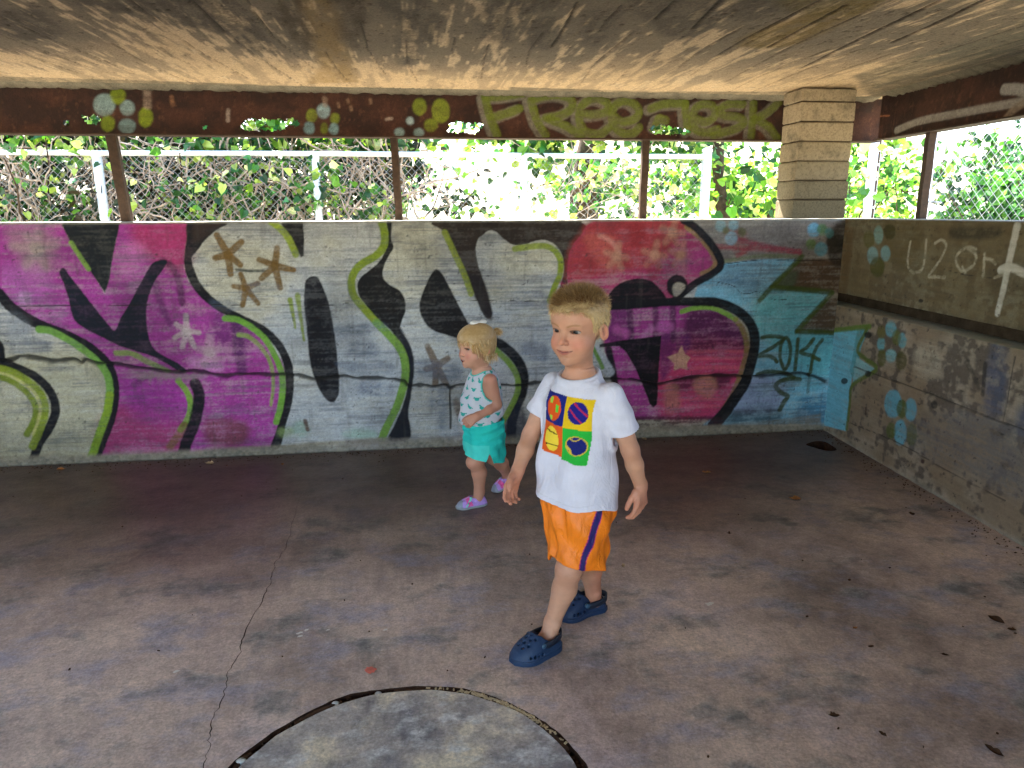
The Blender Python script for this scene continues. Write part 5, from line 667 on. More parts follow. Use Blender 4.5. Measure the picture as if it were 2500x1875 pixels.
def fence(name, pts, posts, label, zt=1.80, rr=.021, zm=.5, pitch=.058, wr=.0013):
    root = empty(name, (pts[0][0], pts[0][1], 0), label, 'fence'); o0 = np.array([pts[0][0], pts[0][1], 0])
    for i in range(len(pts)-1):
        A, B = np.array([*pts[i], 0.]), np.array([*pts[i+1], 0.])
        mb = MB(); t = np.linspace(0, 1, 8)[:, None]; P = A*(1-t)+B*t+np.array([0, 0, zt]); P[:, 2] += np.sin(np.arange(8)*1.7)*.003; mb.tube(P-o0, rr, 8); mb.obj('top_rail', M_GALV, root, True)
        V, F = chain_mesh(A, B, zm, zt-.01, pitch, wr); w = add('wire_mesh', mesh_np('wire_mesh', V-o0, F, None, False, M_WIRE), root); w['kind'] = 'stuff'
    for (x, y, r, h) in posts:
        mb = MB(); mb.tube(np.array([(x, y, -.05), (x, y, h*.5), (x, y, h)])-o0, r, 10); mb.tube(np.array([(x, y, h), (x, y, h+.02), (x, y, h+.035)])-o0, [r*1.15, r*1.1, r*.5], 10); mb.obj('fence_post', M_GALV, root, True)
    return root
FY = 6.1
fence('chain_link_fence', [(-6.0, FY), (2.48, FY-.02)], [(-4.0, FY, .03, 1.77), (-2.38, FY, .036, 1.77), (-.757, FY, .030, 1.77), (.909, FY, .032, 1.77), (2.48, FY, .040, 1.84)], 'grey chain-link fence with white top rail behind the graffiti wall')
fr = fence('chain_link_fence', [(4.30, 5.78), (4.62, -.5)], [(4.30, 5.78, .042, 2.3), (4.40, 3.9, .03, 2.3), (4.5, 2.0, .03, 2.3)], 'wide-meshed chain-link fence running past the right wall', 2.3, pitch=.080, wr=.0022)
mb = MB(); mb.tube(np.array([(4.01, 6.10, -.05), (4.01, 6.10, 1.2), (4.01, 6.10, 2.35)]), .047, 12); mb.tube(np.array([(4.01, 6.10, 2.35), (4.01, 6.1, 2.37), (4.01, 6.1, 2.385)]), [.053, .05, .02], 12)
o = mb.obj('gate_post', M_GALV, None, True); tag(o, 'thick white gate post with a dark strip as its shadow stripe, right of the block pillar', 'post')
mb = MB()
for k in range(9):
    aa = np.linspace(-1.9, -.5, 6)+.02*k; zz = 1.15+.12*k
    mb.put([(4.01+.0485*math.cos(a), 6.10+.0485*math.sin(a), z) for z in (zz, zz+.10) for a in aa[1:4]], [(0, 1, 4, 3), (1, 2, 5, 4)])
ms = mb.obj('shadow_stripe', M_RUST, o, True)  # dark strip laid on the post in place of its shadow stripe
# clamp and hanging chain on the fence's end post
mb = MB(); a = np.arange(13)/12*2*np.pi; mb.tube(np.c_[4.30+.052*np.cos(a), 5.78+.052*np.sin(a), np.full(13, 1.42)]-np.array([4.30, 5.78, 0]), .009, 6, False); mb.tube(np.array([(.04, -.03, 1.42), (.12, -.05, 1.415)]), .012, 6); mb.obj('post_clamp', M_WIRE, fr, True)
mb = MB()
for k in range(34):
    z = 1.93-.018*k; xx = .10-.0018*k; aa = np.arange(9)/8*2*np.pi
    P = np.c_[.006*np.cos(aa)*(k % 2), .006*np.cos(aa)*((k+1) % 2), .011*np.sin(aa)]+np.array([xx, -.06, z]); mb.tube(P, .0022, 4, False)
mb.obj('hanging_chain', M_RUST, fr)

mb = MB(); mb.box((.9, -2.6, -.05), (3.6, -2.35, ZC-.002)); o = mb.obj('concrete_wall', simple('plain_concrete', lin('8f877a'), .9, 0, .2, .3, 6, .4)); tag(o, 'added full-height concrete wall behind the viewer, unseen, holding back light from that side', 'wall')  # unseen wall added behind the viewer to cut light and deepen shadows

def grit():
    g = np.random.default_rng(77); mb = MB()
    for k in range(620):
        x, y = (g.uniform(-2.2, 2.4), g.uniform(1.2, 4.0)) if k < 70 else ((g.uniform(-2.3, 2.45), 4.045-abs(g.normal())*.055) if k < 420 else tuple(rw(g.uniform(.02, 2.2), -.03-abs(g.normal())*.045)[:2]))
        if (x+.0816)**2+(y-1.4)**2 < .24: continue
        s = np.array([.0015+.003*g.random(), .001+.0015*g.random(), .001+.001*g.random()]); mb.box(-s, s, np.array(Matrix.Rotation(g.random()*3.1, 3, 'Z')), (x, y, s[2]+.0005))
    o = mb.obj('floor_grit', M_CHIPD); tag(o, 'tiny dark crumbs of leaf and grit scattered over the floor', kind='stuff')
grit()

mb = MB(); mb.box((-4.75, -2.6, -.05), (-4.45, CY, HW)); o = mb.obj('concrete_wall', simple('side_concrete', lin('8f877a'), .9, 0, .2, .3, 6, .4)); tag(o, 'plain low concrete wall closing the left end of the shelter', 'wall')
# ------------------------------------------------------------------ vegetation
def leaf_material(name, trans=.30, rough=.45):
    m, n, l, b = newmat(name)
    a = n.new('ShaderNodeAttribute'); a.attribute_name = 'paint'; l.new(a.outputs[0], b.inputs['Base Color'])
    b.inputs['Roughness'].default_value = rough; b.inputs['Specular IOR Level'].default_value = .45
    t = n.new('ShaderNodeBsdfTranslucent'); mx = n.new('ShaderNodeMixShader'); mx.inputs[0].default_value = trans
    g = n.new('ShaderNodeMix'); g.data_type = 'RGBA'; g.blend_type = 'MULTIPLY'; g.inputs[0].default_value = 1; l.new(a.outputs[0], g.inputs[6]); g.inputs[7].default_value = (1.3, 1.5, .5, 1)
    l.new(g.outputs[2], t.inputs[0]); l.new(b.outputs[0], mx.inputs[1]); l.new(t.outputs[0], mx.inputs[2]); l.new(mx.outputs[0], n['Material Output'].inputs[0]); return m
M_LEAF = leaf_material('leaf')
M_STEM = simple('vine_bark', lin('b8a292'), .85, 0, .2, .4, 30, .3)
M_BARK = simple('tree_bark', lin('4a3c30'), .9, 0, .2, .5, 25, .8)
LEAFC = np.array([lin(h) for h in ('42702a', '5a8634', '7ea03e', '2c5428', 'a8ba5c', '3c7640', '1e3e20', 'd0d49a', '24481e')])
def leaf_mesh(pos, size, rg, pal=None, nb=(0, -.4, .6), droop=.35, w=.46):
    n = len(pos); pal = LEAFC if pal is None else pal
    nn = rg.normal(size=(n, 3))*.75+np.array(nb); nn /= np.linalg.norm(nn, axis=1)[:, None]
    ax = rg.normal(size=(n, 3)); ax[:, 2] -= droop*1.5; ax -= nn*(ax*nn).sum(1)[:, None]; ax /= np.linalg.norm(ax, axis=1)[:, None]
    sd_ = np.cross(nn, ax); s = (size*(.6+.8*rg.random(n)))[:, None] if np.isscalar(size) else size[:, None]
    fold = (.08+.22*rg.random((n, 1)))
    P = lambda a, b, c: pos+s*(ax*a+sd_*b+nn*c*fold*2)
    V = np.stack([P(.06, 0, 0), P(-.06, w*.55, .4), P(.22, w*.98, .75), P(.62, w*.72, .6), P(1, 0, -.25), P(.62, -w*.72, .6), P(.22, -w*.98, .75), P(-.06, -w*.55, .4)], 1).reshape(-1, 3)
    b = np.arange(n)[:, None]*8; F = np.concatenate([b+np.array([[0, 1, 2, 3]]), b+np.array([[0, 3, 4, 5]]), b+np.array([[0, 5, 6, 7]])])
    c = pal[rg.integers(0, len(pal), n)]*(.65+.7*rg.random((n, 1))); C = np.repeat(c, 8, 0)
    return V, F, C
def add_leaves(name, pos, size, rg, parent=None, **k):
    V, F, C = leaf_mesh(pos, size, rg, **k); return add(name, mesh_np(name, V, F, C, False, M_LEAF), parent)
def wander(p, d, n, step, rg, jit=.5, grav=0):
    P = [np.array(p, float)]; d = np.array(d, float)
    for i in range(n):
        d = d+rg.normal(size=3)*jit; d[2] -= grav; d /= np.linalg.norm(d); P.append(P[-1]+d*step)
    return np.array(P)
def stem_mass(n, box, rg, r=(.003, .010), step=.07, seg=9, updir=(0, 0, 1)):
    mb = MB()
    for i in range(n):
        p = [rg.uniform(*b) for b in box]; d = np.array(updir)*rg.choice([-1, 1])+rg.normal(size=3)*np.array([.8, .25, .6])
        P = wander(p, d, seg, step*(.6+.8*rg.random()), rg, .32); P[:, 1] = np.clip(P[:, 1], box[1][0]-.02, box[1][1]+.1); rr = rg.uniform(*r)
        mb.tube(P, np.linspace(rr, rr*.5, len(P)), 4, False)
    return mb
def cloud(n, rg, boxes):
    """points clumped inside boxes"""
    out = []
    for (x0, x1, y0, y1, z0, z1, k, sp) in boxes:
        c = np.c_[rg.uniform(x0, x1, k), rg.uniform(y0, y1, k), rg.uniform(z0, z1, k)]; m = n//len(boxes)
        out.append(c[rg.integers(0, k, m)]+rg.normal(size=(m, 3))*sp)
    return np.concatenate(out)
rg = np.random.default_rng(21)
# vines tangled through the back fence, dense at the left
t1 = stem_mass(950, ((-4.6, .15), (6.13, 6.5), (.7, 1.85)), rg)
o = t1.obj('vine_stems', M_STEM, None, True); tag(o, 'bare tangled vine stems woven through the chain-link fence at the left', 'vines', kind='stuff')
P = cloud(2100, rg, [(-4.6, -1.9, 6.0, 6.5, .9, 1.8, 60, .10), (-2.2, -.1, 6.08, 6.5, .9, 1.75, 45, .10)])
o = add_leaves('vine_leaves', P, .062, rg); tag(o, 'sunlit vine leaves among the bare stems on the fence at the left', 'vines', kind='stuff')
P = cloud(5200, rg, [(-5, -1.4, 6.0, 6.6, 1.82, 2.5, 90, .10), (-1.6, 1.2, 6.0, 6.6, 1.84, 2.5, 60, .09), (.8, 2.6, 6.1, 6.7, 1.86, 2.5, 45, .10)])
o = add_leaves('vine_leaves', P, .075, rg); tag(o, 'bright green creeper leaves growing over the fence top rail', 'vines', kind='stuff')
P = cloud(230, rg, [(.2, 2.4, 6.12, 6.5, 1.0, 1.78, 26, .12)])
o = add_leaves('vine_leaves', P, .055, rg); tag(o, 'thin scatter of leaves on the blown-out middle of the fence', 'vines', kind='stuff')
t2 = stem_mass(70, ((1.0, 2.2), (6.13, 6.5), (.8, 1.75)), rg, (.003, .006)); o = t2.obj('vine_stems', M_STEM, None, True); tag(o, 'thin pale vine twigs on the fence left of its end post', 'vines', kind='stuff')
# shrubs right behind the fence: each with its own stems and foliage
SHADE_LEAF = np.array([lin(h) for h in ('1e3418', '2a4a1e', '182a16', '3a2e20', '141f16', '2e2618')])  # leaf colours darkened to read as shade behind the vines
def shrub(x, y, w, d, h, n, label, pal=None, size=.07, group='shrubs behind the fence', z0=.1, seed=0):
    g = np.random.default_rng(1000+seed)
    root = empty('shrub', (x, y, 0), label, 'shrub', group)
    mb = MB()
    for i in range(16):
        dx, dy = g.normal()*w*.30, g.normal()*d*.25
        mb.tube(wander((dx*.3, dy*.3, -.05), (dx*.5, dy*.5, 1), 9, h/9, g, .16), np.linspace(.018, .005, 10), 5, False)
    mb.obj('stems', M_BARK, root, True)
    k = max(10, n//60); c = np.c_[g.normal(size=k)*w*.36, g.normal(size=k)*d*.33, z0+(h-z0)*g.random(k)**.8]
    P = c[g.integers(0, k, n)]+g.normal(size=(n, 3))*np.array([.13, .12, .12])
    f = add_leaves('foliage', P, size, g, root, pal=pal); f['kind'] = 'stuff'
    return root
shrub(-4.6, 7.1, 1.6, 1.0, 2.4, 4600, 'dense shade-dark green shrub behind the fence at the far left', SHADE_LEAF, seed=1)
shrub(-3.2, 7.0, 1.5, .9, 2.3, 4600, 'shade-dark leafy shrub behind the leftmost visible fence post', SHADE_LEAF, seed=2)
shrub(-1.95, 7.0, 1.4, .9, 2.2, 4600, 'shade-dark shrub behind the bare vines left of the middle fence post', SHADE_LEAF, seed=3)
shrub(-.75, 7.0, 1.2, .8, 2.1, 4200, 'shade-dark shrub behind the second fence post', SHADE_LEAF, seed=4)
shrub(-6.4, 7.2, 2.0, 1.0, 2.6, 2600, 'tall shade-dark shrub past the far left end of the fence', SHADE_LEAF, seed=11)
shrub(-8.6, 7.6, 2.2, 1.2, 2.8, 2600, 'outermost shade-dark shrub at the far left', SHADE_LEAF, seed=12)
# trees
def tree(x, y, h, r, label, n, crown, seed, size=.075, pal=None, lean=0, group='trees beyond the fence', branches=7, low=.35):
    g = np.random.default_rng(2000+seed); root = empty('tree', (x, y, 0), label, 'tree', group)
    mb = MB(); P = wander((0, 0, -.1), (lean, 0, 1), 12, h/12, g, .07); mb.tube(P, np.linspace(r, r*.35, 13), 9, False); mb.obj('trunk', M_BARK, root, True)
    br = MB(); ends = []
    for i in range(branches):
        k = int(3+9*(i+.5)/branches*.95); k = min(k, 11); a = g.random()*6.28; Q = wander(P[k], (math.cos(a), math.sin(a), .45), 8, crown[0]/8*(.6+.6*g.random()), g, .22); br.tube(Q, np.linspace(r*.38, r*.06, 9), 6, False); ends += list(Q[3:])
        for j in (4, 6):
            b = g.random()*6.28; q = wander(Q[j], (math.cos(b), math.sin(b), .3), 5, crown[0]/14, g, .3); br.tube(q, np.linspace(r*.14, r*.04, 6), 4, False); ends += list(q[2:])
    br.obj('branches', M_BARK, root, True)
    ends = np.array(ends+[P[-1], P[-2]]); k = len(ends)
    low_pts = np.c_[g.normal(size=(14, 2))*crown[0]*.5, g.uniform(low*h, h, 14)]; ends = np.concatenate([ends, low_pts])
    L_ = ends[g.integers(0, len(ends), n)]+g.normal(size=(n, 3))*np.array([.26, .26, .2])*crown[1]
    f = add_leaves('crown', L_, size, g, root, pal=pal); f['kind'] = 'stuff'
    return root
YG = np.array([lin(h) for h in ('5a8c2c', '7ca63a', '9cba48', '467428', '2c5826', 'd0d890', '1f4220')])
DARK2 = np.array([lin(h) for h in ('2c5a28', '3c7032', '1d3e1c', '4c8438', '183418', '6a9a44')])
tree(3.17, 7.0, 4.6, .08, 'slim dark trunked tree with bright leaves left of the block pillar', 2600, (1.3, 1.0), 1, .085, YG, .02, low=.40)
tree(1.85, 8.0, 4.8, .20, 'thick brown trunked tree behind the fence under the lettering', 1800, (1.7, .8), 2, .085, None, .0, low=.75)
tree(-.4, 9.2, 5, .13, 'green tree standing behind the second fence post', 2600, (1.8, 1.1), 3, .09, low=.72)
tree(-3.0, 8.6, 5.2, .14, 'broad green tree behind the left half of the fence', 3200, (2.0, 1.2), 4, .09, low=.35)
tree(5.2, 8.6, 4.8, .12, 'leafy tree seen just right of the block pillar', 3200, (1.5, 1.0), 5, .085, YG, low=.2)
tree(7.2, 7.4, 4.6, .12, 'dark green tree behind the wide-meshed fence at the right', 3600, (1.4, .9), 6, .09, DARK2, low=.22)
tree(9.2, 8.6, 5, .14, 'far green tree beyond the right fence', 2600, (1.7, 1.1), 7, .09, low=.3)
shrub(4.6, 7.5, 1.0, .8, 1.9, 1700, 'bright leafy shrub right behind the white gate post', YG, .075, seed=6)
shrub(6.0, 6.6, .9, .8, 1.75, 1500, 'green shrub behind the mesh at the right edge', DARK2, .075, seed=7)
shrub(3.6, 7.9, 1.0, .8, 2.1, 1500, 'yellow green shrub just left of the block pillar', YG, .075, seed=8)
# ------------------------------------------------------------------ people: bodies and clothes grown as continuous surfaces
def nrm_(v): v = np.asarray(v, float); return v/np.linalg.norm(v)
def smin(a, b, k):
    if k <= 0: return np.minimum(a, b)
    h = np.clip(.5+.5*(b-a)/k, 0, 1); return b*(1-h)+a*h-k*h*(1-h)
def smax(a, b, k): return -smin(-a, -b, k)
def d_cone(P, a, b, ra, rb):
    X, Y, Z = P; a = np.asarray(a, float); b = np.asarray(b, float); ab = b-a; L = (ab**2).sum()
    t = np.clip(((X-a[0])*ab[0]+(Y-a[1])*ab[1]+(Z-a[2])*ab[2])/L, 0, 1)
    return np.sqrt((X-a[0]-t*ab[0])**2+(Y-a[1]-t*ab[1])**2+(Z-a[2]-t*ab[2])**2)-(ra+(rb-ra)*t)
def d_ell(P, c, r, M=None):
    X, Y, Z = P; x, y, z = X-c[0], Y-c[1], Z-c[2]
    if M is not None: x, y, z = (M[0][0]*x+M[0][1]*y+M[0][2]*z, M[1][0]*x+M[1][1]*y+M[1][2]*z, M[2][0]*x+M[2][1]*y+M[2][2]*z)
    k0 = np.sqrt((x/r[0])**2+(y/r[1])**2+(z/r[2])**2)+1e-9; k1 = np.sqrt((x/r[0]**2)**2+(y/r[1]**2)**2+(z/r[2]**2)**2)+1e-9
    return k0*(k0-1)/k1
class Field:
    def __init__(s, lo, hi, h):
        s.h = h; s.ax = [np.arange(l, u+h, h) for l, u in zip(lo, hi)]; s.F = np.full([len(a) for a in s.ax], 1.0, np.float32)
    def sub(s, lo, hi):
        sl = tuple(slice(max(0, int((l-a[0])/s.h)-1), max(1, min(len(a), int((u-a[0])/s.h)+3))) for l, u, a in zip(lo, hi, s.ax))
        P = (s.ax[0][sl[0]][:, None, None], s.ax[1][sl[1]][None, :, None], s.ax[2][sl[2]][None, None, :]); return sl, P
    def op(s, lo, hi, fn): sl, P = s.sub(lo, hi); s.F[sl] = fn(s.F[sl], P)
    def cone(s, a, b, ra, rb, k=.01):
        a = np.asarray(a, float); b = np.asarray(b, float); m = max(ra, rb)+k+.012
        s.op(np.minimum(a, b)-m, np.maximum(a, b)+m, lambda F, P: smin(F, d_cone(P, a, b, ra, rb), k))
    def chain(s, pts, rs, k=.01):
        for i in range(len(pts)-1): s.cone(pts[i], pts[i+1], rs[i], rs[i+1], k)
    def ell(s, c, r, M=None, k=.01):
        m = max(r)+k+.012; c = np.asarray(c, float); s.op(c-m, c+m, lambda F, P: smin(F, d_ell(P, c, r, M), k))
    def surface(s):
        F = s.F; N = F < 0; nx, ny, nz = F.shape
        cnt = np.zeros((nx-1, ny-1, nz-1), np.int8)
        for i in (0, 1):
            for j in (0, 1):
                for k in (0, 1): cnt += N[i:nx-1+i, j:ny-1+j, k:nz-1+k]
        I = np.argwhere((cnt > 0) & (cnt < 8)); del cnt
        idx = np.full((nx-1, ny-1, nz-1), -1, np.int32); idx[tuple(I.T)] = np.arange(len(I))
        acc = np.zeros((len(I), 3)); num = np.zeros(len(I))
        cor = {(i, j, k): F[I[:, 0]+i, I[:, 1]+j, I[:, 2]+k].astype(float) for i in (0, 1) for j in (0, 1) for k in (0, 1)}
        for a in cor:
            for d in range(3):
                if a[d]: continue
                b = list(a); b[d] = 1; b = tuple(b); fa, fb = cor[a], cor[b]; m = (fa < 0) != (fb < 0)
                t = np.where(m, fa/np.where(m, fa-fb, 1), 0); p = np.zeros((len(I), 3)); p += a; p[:, d] += t; acc[m] += p[m]; num[m] += 1
        V = (I+acc/num[:, None])*s.h+np.array([a[0] for a in s.ax])
        Q = []
        for d in range(3):
            sl0 = [slice(None)]*3; sl1 = [slice(None)]*3; sl0[d] = slice(0, -1); sl1[d] = slice(1, None)
            A, B = N[tuple(sl0)], N[tuple(sl1)]; E = np.argwhere(A != B); e1, e2 = [q for q in range(3) if q != d]
            ok = (E[:, e1] > 0) & (E[:, e2] > 0) & (E[:, e1] < s.F.shape[e1]-1) & (E[:, e2] < s.F.shape[e2]-1); E = E[ok]
            def at(o1, o2): T = E.copy(); T[:, e1] += o1; T[:, e2] += o2; return idx[tuple(T.T)]
            q = np.stack([at(-1, -1), at(0, -1), at(0, 0), at(-1, 0)], -1); fl = A[tuple(E.T)] == (d == 1)
            q = np.where(fl[:, None], q[:, ::-1], q); Q.append(q)
        Q = np.concatenate(Q); Q = Q[(Q >= 0).all(1)]
        return V, Q
def relax(V, Q, it=2, lam=.45):
    n = len(V)
    for _ in range(it):
        acc = np.zeros((n, 3)); c = np.zeros(n)
        for i in range(4):
            a, b = Q[:, i], Q[:, (i+1) % 4]
            for d in range(3): acc[:, d] += np.bincount(a, V[b, d], n)+np.bincount(b, V[a, d], n)
            c += np.bincount(a, minlength=n)+np.bincount(b, minlength=n)
        V = V+lam*(acc/np.maximum(c, 1)[:, None]-V)
    return V
def vnormals(V, Q):
    fn = np.cross(V[Q[:, 2]]-V[Q[:, 0]], V[Q[:, 3]]-V[Q[:, 1]]); N = np.zeros_like(V)
    for i in range(4):
        for d in range(3): N[:, d] += np.bincount(Q[:, i], fn[:, d], len(V))
    return N/(np.linalg.norm(N, axis=1)[:, None]+1e-12)
def n3(P, s, seed): return (vnoise(P[:, 0]*1000+3e3, P[:, 2]*1000+3e3, s, s, seed, 3)+vnoise(P[:, 1]*1000+3e3, P[:, 2]*1000+5e3, s, s, seed+50, 3))/2

class Head:
    """head frame: face looks to -y, x is the person's left, unit = chin to crown"""
    def __init__(s, c, h, yaw, pitch=0, roll=0):
        s.c = np.array(c, float); s.h = h; s.M = np.array(Matrix.Rotation(yaw, 3, 'Z') @ Matrix.Rotation(pitch, 3, 'X') @ Matrix.Rotation(roll, 3, 'Y'))
    def loc(s, P): X, Y, Z = (P[0]-s.c[0])/s.h, (P[1]-s.c[1])/s.h, (P[2]-s.c[2])/s.h; M = s.M; return (M[0][0]*X+M[1][0]*Y+M[2][0]*Z, M[0][1]*X+M[1][1]*Y+M[2][1]*Z, M[0][2]*X+M[1][2]*Y+M[2][2]*Z)
    def wld(s, q): return s.c+(np.asarray(q, float)*s.h) @ s.M.T
    def sdf(s, P, smile=.01, mouth_open=0, baby=0):
        mw = 1.0 if mouth_open else 1.35
        p = s.loc(P); x = np.abs(p[0]); pm = (x, p[1], p[2]); E = d_ell; Cn = d_cone
        d = E(p, (0, .045, .14), (.362, .43, .36))
        d = smin(d, E(p, (0, -.12, -.16), (.272+.03*baby, .265, .335-.01*baby)), .12)
        d = smin(d, E(p, (0, -.15, .17), (.25, .245, .24)), .12)
        d = smin(d, E(p, (0, -.19, -.355), (.165+.03*baby, .175, .125)), .10)
        d = smin(d, E(p, (0, -.325, -.405), (.07, .062, .066)), .07)
        d = smin(d, E(pm, (.165, -.225-.01*baby, -.20), (.115+.02*baby, .125, .12+.015*baby)), .09)
        d = smax(d, -E(pm, (.150, -.470, -.002), (.095, .10, .062)), .07)
        d = smin(d, Cn(pm, (.05, -.368, .075), (.21, -.29, .088), .026, .020), .05)
        d = smin(d, Cn(p, (0, -.365, .045), (0, -.440+.02*baby, -.125), .026, .040), .045)
        d = smin(d, E(p, (0, -.445+.02*baby, -.128), (.046, .042, .038)), .025)
        d = smin(d, E(pm, (.050, -.402, -.143), (.027, .034, .026)), .02)
        d = smax(d, -E(pm, (.027, -.425, -.170), (.014, .022, .012)), .008)
        d = smin(d, E(p, (0, -.355, -.27), (.115, .055, .075)), .05)
        ux = (.090-.01*baby)*mw
        d = smin(d, Cn(pm, (0, -.398, -.253), (ux, -.350, -.266+smile), .017, .008), .018)
        d = smin(d, Cn(pm, (0, -.396, -.300-.02*mouth_open), (ux*.9, -.350, -.280+smile), .021, .008), .020)
        if mouth_open: d = smax(d, -E(p, (0, -.41, -.280), (.046, .06, .022)), .010)
        else: d = smax(d, -Cn(pm, (0, -.418, -.2755), (ux*1.02, -.366, -.2755+smile*1.2), .006, .004), .010)
        d = smax(d, -E(p, (0, -.405, -.355), (.07, .022, .016)), .03)
        # eyelids with an almond opening
        ex = (.147, -.257, .0)
        d = smin(d, E(pm, ex, (.080, .079, .072)), .014)
        a = .0205 if not baby else .022
        d = smax(d, -E(pm, (.150, -.325, -.002), (.066, .075, a)), .003)
        # ear
        er = np.array(Matrix.Rotation(R(-24), 3, 'Z') @ Matrix.Rotation(R(10), 3, 'X')).T
        d = smin(d, E(pm, (.372, .045, -.045), (.030, .078, .118), er), .02)
        d = smax(d, -E(pm, (.405, .022, -.030), (.034, .046, .078), er), .008)
        d = smin(d, E(pm, (.378, .005, -.055), (.014, .016, .03)), .012)
        return d*s.h
    def skin(s, V, base, lip, brow, blush, mw=1.0, smile=.0):
        p = np.array(s.loc(V.T)); x = np.abs(p[0]); y, z = p[1], p[2]; C = np.tile(lin(base), (len(V), 1)); front = y < -.2
        def mix(w, c): 
            nonlocal C; w = np.clip(w, 0, 1)[:, None]; C = C*(1-w)+lin(c)*w
        mix(.55*np.exp(-(((x-.18)/.10)**2+((z+.16)/.09)**2))*front, blush); mix(.35*np.exp(-((x/.06)**2+((z+.12)/.05)**2))*front, blush)
        mix(.45*smst(.36, .40, x)*(np.abs(y) < .2), blush)
        lipw = (1-smst(.55, 1.15, np.sqrt((x/(.085*mw))**2+((z+.277-smile*1.2*(x/(.09*mw))**2)/.034)**2)))*(y < -.31); mix(.75*lipw, lip)
        mix(.8*(1-smst(.4, 1.2, np.abs(z+.2755-smile*1.2*(x/(.09*mw)))/.008))*(x < .092*mw)*(y < -.31), '4a1c1c')
        bz = .090+.030*np.sin(np.clip((x-.05)/.19, 0, 1)*np.pi*.8)-.02; mix(.65*(1-smst(.5, 1.3, np.abs(z-bz)/.014))*smst(.045, .08, x)*(1-smst(.20, .25, x))*front, brow)
        lz = .020*np.sqrt(np.clip(1-((x-.150)/.066)**2, 0, 1)); mix(.85*(1-smst(.4, 1.4, np.abs(z-lz-.004)/.010))*(np.abs(x-.15) < .066)*(y < -.24), '2c1a14')
        mix(.4*(1-smst(.4, 1.5, np.abs(z+lz+.006)/.006))*(np.abs(x-.15) < .06)*(y < -.24), '6a4034')
        mix(.7*np.exp(-(((x-.027)/.016)**2+((z+.170)/.012)**2))*front, '5a2c22')
        mix(.25*np.exp(-(((x-.15)/.07)**2+((z+.05)/.02)**2))*front, '9a6a5a')
        mix(.7*np.exp(-(((y-.015)/.035)**2+((z+.03)/.055)**2))*smst(.36, .375, x), '7a3a2c')
        return C
    def eyes(s, root, iris, look=(0, 0)):
        for sg in (1, -1):
            nu, nv = 20, 14; th = np.linspace(0, np.pi, nv); ph = np.arange(nu)/nu*2*np.pi
            # pole axis looks along -y
            dirv = np.array([(math.sin(t)*math.cos(f), -math.cos(t), math.sin(t)*math.sin(f)) for t in th for f in ph])
            ra, rb = look; Rm = np.array(Matrix.Rotation(ra, 3, 'Z') @ Matrix.Rotation(rb, 3, 'X')); q = dirv @ Rm.T*.0715+np.array([sg*.147, -.257, 0])
            col = np.tile(lin('8f857e'), (len(q), 1)); tt = np.repeat(th, nu); col[tt < .68] = lin(iris); col[tt < .34] = lin('0c0a0a'); 
            F = np.array([(i*nu+j, i*nu+(j+1) % nu, (i+1)*nu+(j+1) % nu, (i+1)*nu+j) for i in range(nv-1) for j in range(nu)])
            add('eye', mesh_np('eye', s.wld(q)-np.array(root.location), F, col, True, M_EYE), root)
M_SKIN = attr_mat('skin', .5, 500, .08, .06, .35, 300, sss=.12)
M_CLOTH = attr_mat('cotton', .9, 700, .14, .12, .15, 260, 0, .35)
M_NYLON = attr_mat('shiny_nylon', .5, 500, .10, .10, .4, 160, 0, .5)
M_RUBBER = attr_mat('foam_rubber', .55, 500, .12, .08, .35, 200)
M_HAIR = attr_mat('hair', .45, 300, .1, 0, .35, 100)
def eye_material():
    m, n, l, b = newmat('eye'); a = n.new('ShaderNodeAttribute'); a.attribute_name = 'paint'; l.new(a.outputs[0], b.inputs['Base Color']); b.inputs['Roughness'].default_value = .35; b.inputs['Specular IOR Level'].default_value = .6; return m
M_EYE = eye_material()

def hand(F, wrist, D, N, T, sc, curl, rw_, thumb=.6, k=.0045, spread=.10):
    """wrist point, finger direction D, palm-facing normal N, thumb side T"""
    D = nrm_(D); N = nrm_(np.array(N)-D*np.dot(N, D)); T = np.cross(D, N)*np.sign(np.dot(np.cross(D, N), T)); w = np.array(wrist, float)
    L = .050*sc; W = .046*sc
    kn = []
    for i in range(4):
        q = (1.5-i)/3; b = w+D*.006*sc+T*q*W*.55; e = w+D*(L*(1.0-.05*abs(i-1)-.06*(i == 3)))+T*q*W+N*(-.002*sc); kn.append(e)
        F.cone(b, e, .0105*sc, .0088*sc, .008)
    F.cone(w-D*.01*sc, w+D*.02*sc, rw_, .0125*sc, .012)
    ln = (.92, 1.0, .94, .76)
    for i in range(4):
        q = (1.5-i)/3; c = curl[i] if hasattr(curl, '__len__') else curl; p = kn[i]; a = c*.55; r = (.0073-.0006*(i == 3))*sc
        for s_, (seg, da) in enumerate(((.024, c*.55), (.016, c*1.0), (.013, c*.7))):
            a2 = a; d = D*math.cos(a2)+N*math.sin(a2)+T*q*spread*(1-.3*s_); d = nrm_(d); e = p+d*seg*sc*ln[i]; F.cone(p, e, r, r*.92, .0022 if s_ else k); p = e; r *= .92; a += da
    tb = w+D*.014*sc+T*W*.42+N*.004*sc; d1 = nrm_(D*.75+T*thumb+N*.35); t1 = tb+d1*.022*sc; d2 = nrm_(D*.95+T*thumb*.35+N*.4); t2 = t1+d2*.018*sc; t3 = t2+nrm_(D+N*.35)*.013*sc
    F.cone(w+D*.008*sc+T*W*.2, tb, .011*sc, .0108*sc, .008); F.cone(tb, t1, .0104*sc, .0086*sc, .006); F.cone(t1, t2, .0084*sc, .0076*sc, .003); F.cone(t2, t3, .0075*sc, .0064*sc, .003)

